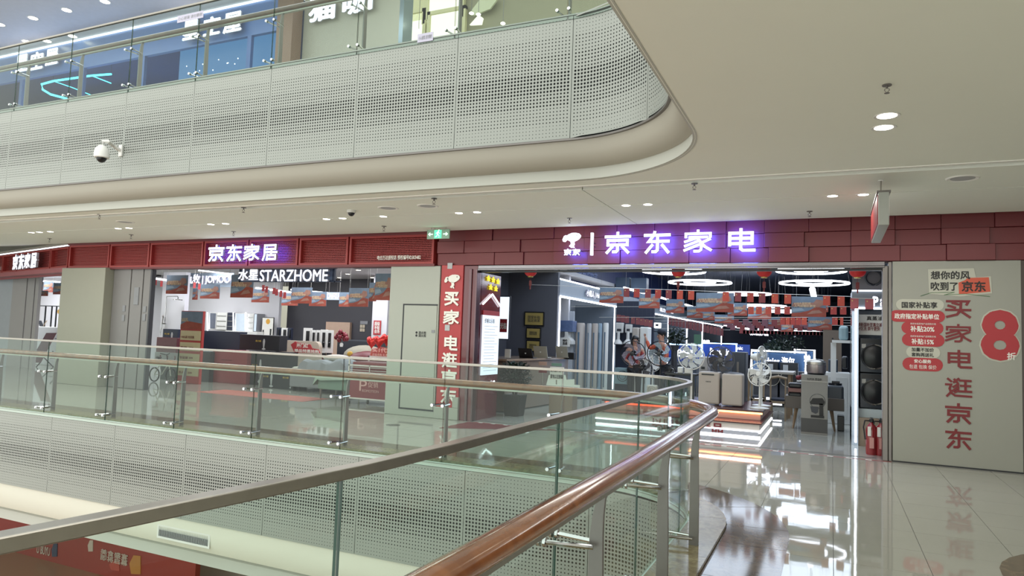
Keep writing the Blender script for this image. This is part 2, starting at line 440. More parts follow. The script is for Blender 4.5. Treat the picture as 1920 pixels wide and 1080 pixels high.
for q, (flag, dist, x0, y0) in enumerate(cand):
    g = .0022
    if q < 300 and flag == 0:
        if tile_me is None:
            o = MB().box(g, g, -.01, TS - g, TS - g, 0).build('floor_tile', TILE); tile_me = o.data
        else:
            o = bpy.data.objects.new('floor_tile', tile_me); COL.objects.link(o)
        o.parent = floor; o.location = (x0, y0, 0)
    else: rest.box(x0 + g, y0 + g, -.01, x0 + TS - g, y0 + TS - g, 0)
rest.build('floor_tiling', TILE, floor, kind='stuff')

# marble border slabs following the void, and the second brown inlay at the right
bp = path(LC[0], LC[1], 0., -27, -3, 12)
seg = []
def border_piece(pts0, name, mtl, z0, z1, parent):
    MB().prismz(pts0, z0, z1).build(name, mtl, parent)
border = struct(MB().box(-1.12, -3, -.2, -.98, -2.9, -.01).build('trim_1', CURB))
def curve_pt(s, o):        # s: running length from the corner start, negative along far side
    L = LR * pi / 2
    if s < 0: return (LC[0] + s, LC[1] + LR + o)
    if s < L:
        a = pi/2 - s / LR; return (LC[0] + (LR+o)*cos(a), LC[1] + (LR+o)*sin(a))
    return (LC[0] + LR + o, LC[1] - (s - L))
def strip(s0, s1, o0, o1, z0, z1, name, m, parent, gap=.003, n=4):
    s0 += gap; s1 -= gap
    A = [curve_pt(s0 + (s1-s0)*i/n, o0) for i in range(n+1)]; B = [curve_pt(s1 - (s1-s0)*i/n, o1) for i in range(n+1)]
    return MB().prismz((A + B)[::-1], z0, z1).build(name, m, parent)
s = -15.
while s < 11.2:
    d = .9 if (s < -.4 or s > 2.0) else .52
    strip(s, s + d, .335, .84 if s < 6 else .84, -.004, .003, 'border_slab', STONE, border)
    s += d
s = -15.
while s < 11.2:
    strip(s, s + 1.2, .02, .33, -.004, .035, 'kerb_slab', CURB, border, .002, 8); s += 1.2
inl = [(2.2 + 1.07*cos(a*pi/18), 6.2 + 1.07*sin(a*pi/18)) for a in range(36)]
struct(MB().prismz(inl, -.004, .003).build('trim_2', STONE))

# perforated balustrade panels
def hole_r(k, n):
    t = k / (n - 1.)
    for a, r in ((.14, .0055), (.28, .0088), (.44, .0112), (.62, .0144), (.74, .0120), (.88, .0084), (1.01, .0055)):
        if t < a: return r
    return .005
def perf_mesh(w, h, name):
    nx = int(round(w / .0445)); nz = int(round(h / .0445)); mx = .022; mz = .02
    px = (w - 2*mx) / nx; pz = (h - 2*mz) / nz
    vs = []; fs = []
    gx = [mx + i*px for i in range(nx+1)]; gz = [mz + i*pz for i in range(nz+1)]
    idx = {}
    def V(x, z):
        k = (round(x, 5), round(z, 5))
        if k not in idx: idx[k] = len(vs); vs.append((x, 0, z))
        return idx[k]
    for j in range(nz):
        r = hole_r(nz - 1 - j, nz)
        for i in range(nx):
            x0, x1, z0, z1 = gx[i], gx[i+1], gz[j], gz[j+1]; cx, cz = (x0+x1)/2, (z0+z1)/2
            out = [(x1, cz), (x1, z1), (cx, z1), (x0, z1), (x0, cz), (x0, z0), (cx, z0), (x1, z0)]
            oi = [V(*p) for p in out]; b = len(vs)
            for k in range(8): vs.append((cx + r*cos(k*pi/4), 0, cz + r*sin(k*pi/4)))
            for k in range(8): fs.append((oi[k], oi[(k+1) % 8], b + (k+1) % 8, b + k))
    e = .0035
    for a in ((e, e, mx, h-e), (w-mx, e, w-e, h-e), (mx, e, w-mx, mz), (mx, h-mz, w-mx, h-e)):
        o = len(vs); vs += [(a[0], 0, a[1]), (a[2], 0, a[1]), (a[2], 0, a[3]), (a[0], 0, a[3])]; fs.append((o, o+1, o+2, o+3))
    me = bpy.data.meshes.new(name); me.from_pydata(vs, [], fs); me.materials.append(PERF); me.update(); return me
def bend(me, fn, name):
    m2 = me.copy(); m2.name = name
    for v in m2.vertices: v.co = fn(v.co)
    return m2
def balustrade(nm, c, r, z0, h, xs, idn):
    root = struct(MB().sweep(path(c[0], c[1], r + .03, -27, -3), [(0, z0 + .01), (.05, z0 + .01), (.05, z0 + h - .01), (0, z0 + h - .01)]).build(nm, BACK))
    w = 1.575; me = perf_mesh(w, h, 'perforated_panel')
    def add(m, loc, rz=0):
        o = bpy.data.objects.new('perforated_panel', m); COL.objects.link(o); o.parent = root; o.location = loc; o.rotation_euler = (0, 0, rz)
    x = c[0] - w
    while x > -24: add(me, (x, c[1] + r, z0)); x -= w
    L = r * pi / 2; k = max(1, round(L / 1.15)); wl = L / k; mc = perf_mesh(wl, h, 'perforated_panel_curved')
    for i in range(k):
        def fn(co, i=i):
            a = pi/2 - (i*wl + co.x) / r; return Vector((c[0] + r*cos(a), c[1] + r*sin(a), z0 + co.z))
        add(bend(mc, fn, 'perforated_panel_curved'), (0, 0, 0))
    y = c[1]
    while y > -2: add(me, (c[0] + r, y, z0), -pi/2); y -= w
    return root
balustrade('trim_3', UC, UR, 3.95, ZU - 3.95, None, 3)
balustrade('trim_4', LC, LR, -1.30, 1.245, None, 4)
# pale slab edge strip above the lower panels (polished capping under the glass)
struct(MB().sweep(path(*LC, LR, -27, -3), [(-.012, -.052), (.06, -.052), (.06, .006), (-.012, .006)]).build('trim_5', mat('slab_edge', '#b9c9bf', .25, noise=.02)))
struct(MB().sweep(path(*UC, UR, -27, -3), [(-.008, ZU + .002), (.07, ZU + .002), (.07, ZU + .02), (-.008, ZU + .02)]).build('trim_6', PERF))
struct(MB().sweep(path(*UC, UR, -27, -3), [(-.012, 3.925), (.05, 3.925), (.05, 3.948), (-.012, 3.948)]).build('trim_7', STEELD))
# coved cornices
def cornice(nm, c, r, prof, m):
    mb = MB(); P = path(c[0], c[1], r, -27, -3, 24)
    k = len(prof)
    vs = []; fs = []
    for x, y, nx, ny in P:
        for o_, z in prof: vs.append((x + nx*o_, y + ny*o_, z))
    for i in range(len(P)-1):
        for j in range(k-1): fs.append((i*k+j, (i+1)*k+j, (i+1)*k+j+1, i*k+j+1))
    mb._a(vs, fs); return struct(mb.build(nm, m, smooth=True))
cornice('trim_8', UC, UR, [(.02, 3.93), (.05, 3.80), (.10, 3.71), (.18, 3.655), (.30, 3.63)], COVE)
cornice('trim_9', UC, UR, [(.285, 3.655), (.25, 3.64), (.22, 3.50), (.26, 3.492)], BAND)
cornice('trim_10', LC, LR, [(.02, -1.30), (.04, -1.45), (.06, -1.62), (.12, -1.74), (.24, -1.79)], mat('cove_paint_lower', '#dcdccf', .6, noise=.01))
cornice('trim_11', LC, LR, [(.225, -1.765), (.18, -1.80), (.16, -1.95), (.2, -1.96)], BAND)
# ceilings
def ceil_ngon(c, r, z, name, m, y1, x0=-30., x1=9., y0=-6.):
    P = [(x, y) for x, y, _, _ in path(c[0], c[1], r, x0, y0, 24)]
    mb = MB(); far = [(x, y, z) for x, y in P[:-1]]
    mb._a([(x0, y1, z)] + far + [(x1, P[-2][1], z), (x1, y1, z)], [tuple(range(len(far) + 3))])
    mb._a([(P[-2][0], P[-2][1], z), (P[-1][0], y0, z), (x1, y0, z), (x1, P[-2][1], z)], [(0, 1, 2, 3)])
    return mb
mb = ceil_ngon(UC, UR + .24, 3.495, 'c', CEIL, 8.22)
for a, b in ((8.42, 9.52), (9.545, 11.2)): mb.box(-30, a, 3.495, -2.93, b, 3.56).box(-2.915, a, 3.495, 9, b, 3.56)
ceiling = struct(mb.build('ceiling', [CEIL]))
struct(MB().box(-30, 8.15, 3.56, 9, 8.5, 3.6).box(-30, 9.5, 3.56, 9, 9.56, 3.6).box(-2.95, 8.4, 3.56, -2.9, 11.2, 3.6).build('trim_12', DARKGAP))
struct(MB().box(-30, 11.2, 3.56, -2.3, FY + .25, 3.6).box(-2.3, 11.2, 3.535, 9, FY+.25, 3.57).build('trim_13', mat('fascia_soffit', '#9b968c', .6)))
# slim white lip beside the black slot
struct(MB().box(-30, 8.17, 3.485, 9, 8.22, 3.5).build('trim_14', CEIL2))
# upper floor plate and its ceiling, lower floor
mb = ceil_ngon(UC, UR + .05, ZU - .04, 'f', W, 30); struct(mb.build('floor_upper', mat('upper_floor', '#a8a698', .1)))
struct(MB().box(-30, 8.4, 8.95, -8.0, 11.46, 9.05).build('ceiling_upper', mat('upper_ceiling', '#c9c9cf', .6)))
struct(MB().box(-30, 8.05, 8.86, -8.0, 8.4, 9.3).build('trim_15', CEIL2))
struct(MB().box(-34, -6, -5.45, 9, 24, -5.4).build('floor_lower', mat('lower_floor', '#9a7d63', .25, noise=.05, scale=.6)))
mb = ceil_ngon(LC, LR + .2, -1.96, 'g', CEIL, 24); struct(mb.build('ceiling_lower', CEIL))
# side wall behind viewer at right, far left end
struct(MB().box(7.2, -6, 0, 7.4, FY, 3.5).build('wall_east', W))
struct(MB().box(-30.3, 7, -1.9, -30, 34, 9.3).build('wall_west', W))

# ---- red block fascia of the appliance shop
rng = random.Random(3)
fas = struct(MB().box(-6.85, FY + .06, 2.86, 3.6, FY + .2, 3.56).build('trim_16', MAROON))
rows = [(2.872, 3.097), (3.102, 3.325), (3.33, 3.552)]
dep = [0, .012, .03, .045]
for ri, (z0, z1) in enumerate(rows):
    x = -6.84 - (0 if ri % 2 else .0); pv = None
    k = 0
    while x < 3.55:
        w = .575 if (k + ri) % 4 else .64
        x1 = min(x + w, 3.58); dd = rng.choice([q for q in dep if q != pv]); pv = dd
        MB().box(x + .002, FY - dd, z0, x1 - .002, FY + .06, z1).build('fascia_block', RED, fas, bev=.004)
        x = x1; k += 1
# chrome header over the entrance and door jambs
struct(MB().box(-5.95, FY - .03, 2.80, .70, FY + .25, 2.865).box(-5.95, FY - .05, 2.772, .70, FY + .02, 2.80).build('trim_17', mat('header_metal', '#8a878a', .2, 1.), bev=.006))
struct(MB().box(-5.95, FY + .05, 2.74, .70, FY + .12, 2.772).build('trim_18', BLACK))
struct(MB().box(.672, FY - .03, 0, .74, FY + .22, 2.80).box(.745, FY - .01, 0, .79, FY + .1, 2.86).build('door_1', mat('jamb_metal', '#77726e', .3, .9), bev=.006))
# ---- white wall with the red lettering
wr = struct(MB().box(.80, FY, 0, 2.335, FY + .2, 2.865).build('wall_right', mat('white_board', '#99998f', .45, noise=.02, scale=1.5)))
MB().box(.80, FY - .012, 0.0, 2.335, FY, .018).build('shadow_gap', DARKGAP, wr)
struct(MB().box(2.34, FY + .02, 0, 2.5, FY + .3, 2.865).build('trim_19', mat('brown_jamb', '#4b4038', .3)))
struct(MB().box(2.5, FY + .5, 0, 7.2, FY + .6, 3.5).box(2.5, FY + .1, 2.86, 7.2, FY+.2, 3.56).build('wall_right_far', DGREY))
# ---- left part: column, steel panels, white cabinet, portal
struct(MB().box(-17.7, 11.25, 0, -16.05, 11.9, 2.88).build('column_1', mat('column_cream', '#949385', .5, noise=.02), bev=.01))
stl = struct(MB().box(-16.04, 11.5, 0, -14.68, 11.56, 2.88).build('wall_panelled', mat('panel_grey', '#7b7877', .4, noise=.03)))
for a, b in ((-16.03, -15.42), (-15.385, -14.99), (-14.955, -14.72)):
    MB().box(a, 11.47, .01, b, 11.5, 2.87).build('wall_panel', MATS['panel_grey'], stl, bev=.004)
for (xa, za, w, h) in ((-15.62, 1.83, .09, .15), (-15.62, 1.6, .09, .15), (-15.25, 2.0, .16, .42), (-14.9, 1.83, .1, .14), (-14.9, 1.62, .1, .17)):
    f = MB().box(xa, 11.455, za, xa + w, 11.47, za + h).build('switch_plate', GREY, stl, bev=.003)
struct(MB().box(-14.71, 11.45, 0, -14.66, 11.56, 2.84).build('trim_20', DGREY))

# ---- grille fascia of the home shop
fl = struct(MB().box(-17.72, FY + .1, 2.86, -6.86, FY + .22, 3.50).build('trim_21', mat('grille_back', '#6e2328', .6)))
def bay(parent, x0, x1, y, z0=2.90, z1=3.47, T=None):
    m = MB(); m.T = T
    e = .045
    for a in ((x0, z0, x1, z0+e), (x0, z1-e, x1, z1), (x0, z0+e, x0+e, z1-e), (x1-e, z0+e, x1, z1-e)): m.box(a[0], y - .07, a[1], a[2], y + .1, a[3])
    fr = m.build('bay_frame', REDM, parent)
    g = MB(); g.T = T
    z = z0 + e + .02
    while z < z1 - e: g.box(x0+e, y, z, x1-e, y + .012, z + .014); z += .036
    x = x0 + e + .02
    while x < x1 - e: g.box(x, y + .012, z0+e, x + .009, y + .03, z1-e); x += .036
    g.build('grille', REDM, parent, kind='stuff')
for x0, x1 in ((-17.68, -16.16), (-16.12, -14.74), (-14.7, -12.98), (-12.94, -11.62), (-11.58, -10.22), (-10.18, -8.92), (-8.88, -6.9)):
    bay(fl, x0, x1, FY)
struct(MB().box(-17.72, FY - .09, 2.855, -6.86, FY + .15, 2.90).box(-17.72, FY - .09, 3.47, -6.86, FY + .15, 3.52).build('trim_22', RED))
# angled bay receding at the far left
ang = math.atan2(12.85 - FY, 5.5)
T = Matrix.Translation((-17.72, FY, 0)) @ Matrix.Rotation(pi - ang, 4, 'Z')
TI = T
def tb(m, *a): m.T = TI; return m.box(*a)
la = struct(tb(MB(), 0, -.25, 2.86, 8, -.12, 3.50).build('trim_23', MATS['grille_back']))
def bay2(x0, x1):
    m = MB(); m.T = TI; e = .045; z0, z1 = 2.92, 3.45
    for a in ((x0, z0, x1, z0+e), (x0, z1-e, x1, z1), (x0, z0+e, x0+e, z1-e), (x1-e, z0+e, x1, z1-e)): m.box(a[0], -.1, a[1], a[2], .05, a[3])
    m.build('bay_frame', REDM, la)
    g = MB(); g.T = TI; z = z0 + e + .02
    while z < z1 - e: g.box(x0+e, -.05, z, x1-e, -.03, z + .014); z += .036
    g.build('grille', REDM, la, kind='stuff')
for a, b in ((.05, 1.25), (1.3, 3.9), (3.95, 5.2), (5.25, 7.5)): bay2(a, b)
struct(tb(tb(MB(), 0, -.2, 2.80, 8, .08, 2.92), 0, -.3, 2.76, 8, -.2, 2.80).build('trim_24', mat('soffit_pink', '#9c5a60', .5)))
m = MB(); m.T = TI; strip_l = m.box(.02, .03, 3.475, 7.5, .05, 3.50).build('led_strip', LEDS)
tag(strip_l, 'pink-white light strip running above the angled red fascia at far left', 'light strip')
struct(tb(MB(), 0, -.6, 3.50, 8, .1, 3.56).build('trim_25', MATS['fascia_soffit']))

# ---- letters of the shop signs
def sign(name, label, chars, Y, mface=LETTER, halo=HALO, ext=.05, bold=.028, frame=None):
    t = thing(name, label, 'sign', at(chars[0][1], chars[0][4], Y))
    for c, x0, y0, x1, y1 in chars:
        a, b, z0, z1 = pb(x0, y0, x1, y1, Y)
        if c == '|': MB().box(a, Y - ext, z0, b, Y, z1).build('divider_bar', mface, t)
        else:
            glyph(c, 'letter', mface, t, (a, Y, z0), (1, 0, 0), (0, 0, 1), b-a, z1-z0, ext, 11.2 if b - a > .25 else 14)
            if halo: glyph(c, 'letter_bloom', halo, t, (a+.012, Y+.008, z0+.012), (1, 0, 0), (0, 0, 1), b-a-.024, z1-z0-.024, .004, 8)  # added glowing strokes behind each letter, imitating lens bloom
        for k in (.2, .8): MB().tube([((a+b)/2 if c == '|' else a + (b-a)*k, Y, (z0+z1)/2 + (k-.5)*.1), ((a+b)/2 if c == '|' else a + (b-a)*k, FY + .05, (z0+z1)/2 + (k-.5)*.1)], .006, 5).build('mounting_stud', DGREY, t)
    return t
YS = FY - .20
s1 = sign('illuminated_sign', 'glowing white four character sign over the appliance shop entrance', [
    ('京', 1134.8, 435.6, 1184.8, 477), ('东', 1207.3, 434, 1259.4, 476.7), ('家', 1282.5, 431.5, 1337.3, 475.8), ('电', 1362, 428.8, 1418, 474.6), ('|', 1108.8, 437, 1112.8, 479),
    ('京', 1059, 467, 1073.5, 479.5), ('东', 1074.5, 467, 1089.5, 479.5)], YS)
def dog(parent, x0, y0, x1, y1, Y, m, ext=.05):
    a, b, z0, z1 = pb(x0, y0, x1, y1, Y); w, h = b - a, z1 - z0
    def P(pts): return [(a + u*w, z0 + v*h) for u, v in pts]
    mb = MB()
    mb.prism(P([(.18,.72),(.3,.88),(.5,.99),(.72,1.),(.9,.96),(.99,.84),(.98,.72),(.9,.6),(.78,.5),(.62,.42),(.45,.42),(.32,.5),(.22,.6)]), Y - ext, Y)
    mb.prism(P([(.2,.86),(.08,.8),(.0,.58),(.02,.44),(.12,.42),(.22,.55),(.26,.68)]), Y - ext, Y)
    mb.prism(P([(.46,.44),(.62,.44),(.66,.2),(.6,.2),(.66,.0),(.58,.0),(.54,.16),(.5,.0),(.38,.1),(.48,.24)]), Y - ext, Y)
    o = mb.build('emblem', m, parent)
    mb2 = MB().cyl((a + .82*w, Y - ext - .001, z0 + .83*h), .03*w, -.004, 8, 'Y'); mb2.build('emblem_eye', BLACKP, parent)
    return o
dog(s1, 1056.5, 437.5, 1089.5, 465, YS, LETTER)
sign('illuminated_sign', 'glowing white four character sign on the red grille over the home shop', [
    ('京', 393.5, 459.5, 424, 491), ('东', 427, 459, 457, 490.5), ('家', 460, 458, 490, 490), ('居', 494, 457, 523.5, 489.5)], FY - .16, halo=glow('letter_halo_dim', (.07, .11, 1.0), 26.))
t = thing('illuminated_sign', 'small glowing white sign on the angled red fascia at far left', 'sign', (TI @ Vector((2.0, .1, 2.95))))
for k, c in enumerate('居家东京'):
    o = TI @ Vector((1.9 + (k+1)*.5, .10, 2.955)); R = (TI.to_3x3() @ Vector((-1, 0, 0)))
    glyph(c, 'letter', LETTER, t, o, R, (0, 0, 1), .45, .44, .06, 14)
    MB().tube([o + R*.22, o + R*.22 + Vector((0, .25, .2))], .006, 5).build('mounting_stud', DGREY, t)
ptext('电白万达授权店 授权编号ID303482', 'fascia_caption', WHITEP, fl, 707.5, 478.5, 789, 487, FY - .11, .004, .012)

# ---- white service cabinet beside the portal
cb = struct(MB().box(-7.86, FY - .06, 0, -6.74, FY + .06, 2.86).build('wall_cabinet', mat('cabinet_white', '#a2a59b', .35, noise=.015), bev=.01))
d = struct(MB().box(-7.50, FY - .075, .15, -6.77, FY - .06, 2.10).build('door_2', MATS['cabinet_white'], bev=.004)); d.parent = cb
m = MB()
for a in ((-7.535, .12, -7.505, 2.13), (-7.505, 2.105, -6.76, 2.13), (-7.505, .12, -6.76, .145)): m.box(a[0], FY - .066, a[1], a[2], FY - .0605, a[3])
m.build('door_groove', DARKGAP, cb)
ptext('● 消火栓\n● 消火栓', 'door_notice', BLACKP, cb, 779, 621, 799, 632, FY - .078, .002, .01)
MB().box(*[v for v in (at(813, 624, FY).x, FY - .085, at(813, 624, FY).z, at(819, 619, FY).x, FY - .075, at(819, 619, FY).z)]).build('door_tag', GREY, cb)
# portal pillar with lettering
po = struct(MB().box(-6.72, FY - .05, .22, -6.25, FY + .35, 2.872).build('column_2', mat('portal_red', '#a93336', .35, noise=.03), bev=.006))
MB().box(-6.75, FY - .08, 0, -6.235, FY + .36, .22).box(-6.36, FY - .08, .22, -6.235, FY+.36, .42).build('plinth', MATS['cabinet_white'], po, bev=.01)
for c, x0, y0, x1, y1 in (('买', 834, 546, 861, 574), ('家', 832, 581, 862, 609), ('电', 832, 629, 859, 658), ('逛', 829, 661, 858, 690), ('京', 828, 693, 857, 719), ('东', 826, 729, 856, 756)):
    a, b, z0, z1 = pb(x0, y0, x1, y1, FY - .055); glyph(c, 'letter', WHITEP, po, (a, FY - .055, z0), (1, 0, 0), (0, 0, 1), b-a, z1-z0, .02, 13)
dog(po, 834, 515, 863, 541, FY - .055, WHITEP, .02)
for (x0, y0, x1, y1) in ((839, 493, 848, 504), (834, 609, 843, 620)):
    a, b, z0, z1 = pb(x0, y0, x1, y1, FY - .06); MB().box(a, FY - .06, z0, b, FY - .05, z1).build('notice_plate', LGREY, po)
mp = struct(MB().box(-6.25, FY - .02, 0, -5.96, FY + .1, 2.86).box(-6.2, FY + .1, 0, -5.97, 11.64, 2.74).build('trim_26', MAROON, bev=.004))
struct(MB().box(-6.12, FY - .05, 0, -6.07, FY - .02, 2.80).box(-5.985, FY - .05, 0, -5.955, FY + .1, 2.80).build('door_3', mat('bronze_metal', '#6b565a', .2, .8), bev=.004))
# totem board on the return wall: stars, chevrons, lit price list
tw = struct(MB().box(-6.12, 11.62, 0, -5.97, 12.46, 2.75).build('wall_totem', MAROON))
X = -5.962
def onx(px, py): v = atx(px, py, X); return v
tt = thing('price_list_board', 'tall glowing white price list board inside the entrance portal', 'sign', (X, 12.05, .82))
MB().box(X, 11.70, .83, X + .02, 12.40, 1.96).build('lit_panel', SCREEN, tt)
MB().box(X, 11.70, 1.96, X + .022, 12.40, 2.05).build('header_band', SIGNRED, tt)
textf('价格公示表', 'heading', BLACKP, tt, (X + .022, 11.76, 1.81), (0, 1, 0), (0, 0, 1), .42, .09, .002, .01)
for k in range(16): MB().box(X + .02, 11.75 + (.03 if k % 2 else 0), 1.75 - k * .056, X + .0225, 12.33 - (.12 if k % 3 else 0), 1.756 - k*.056).build('text_line', GREY, tt)
cv = thing('chevron_light', 'white glowing chevron pointing up above the price list', 'light', (X, 12.05, 2.35))
MB().tube([(X + .02, 11.66, 2.16), (X + .02, 12.05, 2.37), (X + .02, 12.44, 2.15)], .016, 6).build('led_tube', LEDS, cv)
cv = thing('chevron_light', 'small white glowing chevron pointing down below the price list', 'light', (X, 12.05, .65))
MB().tube([(X + .02, 11.75, .70), (X + .02, 12.02, .58), (X + .02, 12.27, .70)], .016, 6).build('led_tube', LEDS, cv)
st = thing('star_sign', 'five yellow glowing stars above the price list board', 'sign', (X, 12.0, 2.5))
for (yy, zz) in ((11.86, 2.66), (12.07, 2.65), (12.28, 2.635), (11.97, 2.50), (12.2, 2.49)):
    P = [((.078 if i % 2 == 0 else .03) * sin(i*pi/5) + yy, (.06 if i % 2 == 0 else .024) * cos(i*pi/5) + zz) for i in range(10)]
    n = 10; mb = MB(); vs = [(X + .005, a, b) for a, b in P] + [(X + .03, a, b) for a, b in P]
    mb._a(vs, [tuple(range(n)), tuple(range(2*n-1, n-1, -1))] + [(i, i+n, (i+1) % n + n, (i+1) % n) for i in range(n)]); mb.build('star', YEL, st)

# ---- lettering on the white wall
YW = FY - .002
for c, x0, y0, x1, y1 in (('买', 1771.5, 561, 1821.5, 597.5), ('家', 1771.5, 607.5, 1822.5, 643.5), ('电', 1773, 656, 1823, 692), ('逛', 1771.5, 708, 1823, 746.5), ('京', 1771.5, 756, 1823, 794.5), ('东', 1771.5, 804.5, 1823, 842.5)):
    a, b, z0, z1 = pb(x0, y0, x1, y1, YW); glyph(c, 'letter', REDPRINT, wr, (a, YW, z0), (1, 0, 0), (0, 0, 1), b-a, z1-z0, .004, 11)
def pill(x0, y0, x1, y1, m, name='sticker', Y=YW, d=.003):
    a, b, z0, z1 = pb(x0, y0, x1, y1, Y); r = (z1 - z0) / 2; P = []
    for i in range(9): t_ = -pi/2 + pi*i/8; P.append((b - r + r*cos(t_), z0 + r + r*sin(t_)))
    for i in range(9): t_ = pi/2 + pi*i/8; P.append((a + r + r*cos(t_), z0 + r + r*sin(t_)))
    return MB().prism(P, Y - d, Y).build(name, m, wr)
STW = mat('sticker_white', '#b8b7a9', .5, noise=.01)
pill(1680, 561, 1770, 582, STW); pill(1668, 582, 1772, 604, SIGNRED, d=.004); pill(1690, 603, 1769, 627, SIGNRED); pill(1691, 625.5, 1771, 649.5, SIGNRED, d=.0035)
pill(1699, 650, 1763, 671, STW); pill(1692, 671, 1768, 695.5, SIGNRED)
for s_, x0, y0, x1, y1, mm, bd in (('国家补贴享', 1690.5, 566, 1757.5, 578, BLACKP, .03), ('政府指定补贴单位', 1677, 588, 1761, 598.5, WHITEP, .03), ('补贴20%', 1707, 611, 1752, 622.5, WHITEP, .03), ('补贴15%', 1709, 635, 1751, 646, WHITEP, .03),
    ('加量不加价', 1709, 652, 1751, 659.5, BLACKP, .025), ('套购再送礼', 1709, 661.5, 1751, 669, BLACKP, .025), ('安心服务', 1714, 674, 1746, 681, WHITEP, .03), ('包退 包换 保价', 1705, 684, 1756, 692, WHITEP, .0),
    ('政府补贴家电产品销售价格', 1707, 605.5, 1755, 609, WHITEP, 0), ('政府补贴家电产品销售价格', 1707, 629, 1755, 632.5, WHITEP, 0)):
    ptext(s_, 'caption', mm, wr, x0, y0, x1, y1, YW - .004, .002, bd)
ptext('8', 'numeral_outline', STW, wr, 1835.5, 578.5, 1914.5, 679.5, YW, .002, .045)
ptext('8', 'numeral', SIGNRED, wr, 1838.5, 581, 1911.5, 676.5, YW - .002, .004, .045)
ptext('折', 'caption', WHITEP, wr, 1888, 661, 1905, 675, YW - .006, .002, .03)
# slogan sticker (lettering only)
a, b, z0, z1 = pb(1742, 503, 1860, 558, YW)
def sp(x, y): v = at(x, y, YW); return (v.x, v.z)
MB().prism([sp(*q) for q in ((1740,505),(1826,503),(1830,520),(1858,518),(1860,550),(1800,556),(1742,551))][::-1], YW - .003, YW).build('sticker', STW, wr)
MB().prism([sp(*q) for q in ((1797,530),(1808,526),(1815,521),(1854,520),(1857,547),(1798,552))][::-1], YW - .005, YW - .003).build('sticker', mat('orange_red', '#c6543c', .5), wr)
ptext('想你的风', 'slogan', BLACKP, wr, 1745, 508, 1819, 524, YW - .004, .002, .035)
ptext('吹到了', 'slogan', BLACKP, wr, 1745, 528.5, 1796, 545, YW - .004, .002, .035)
ptext('京东', 'slogan', BLACKP, wr, 1803, 527, 1848.5, 547, YW - .006, .002, .035)
MB().tube([(sp(x, y)[0], YW - .003, sp(x, y)[1]) for x, y in ((1726, 555), (1745, 549), (1790, 548), (1770, 553), (1810, 551), (1856, 556))], .004, 5).build('green_swash', mat('green_line', '#5d7f5a', .5), wr)

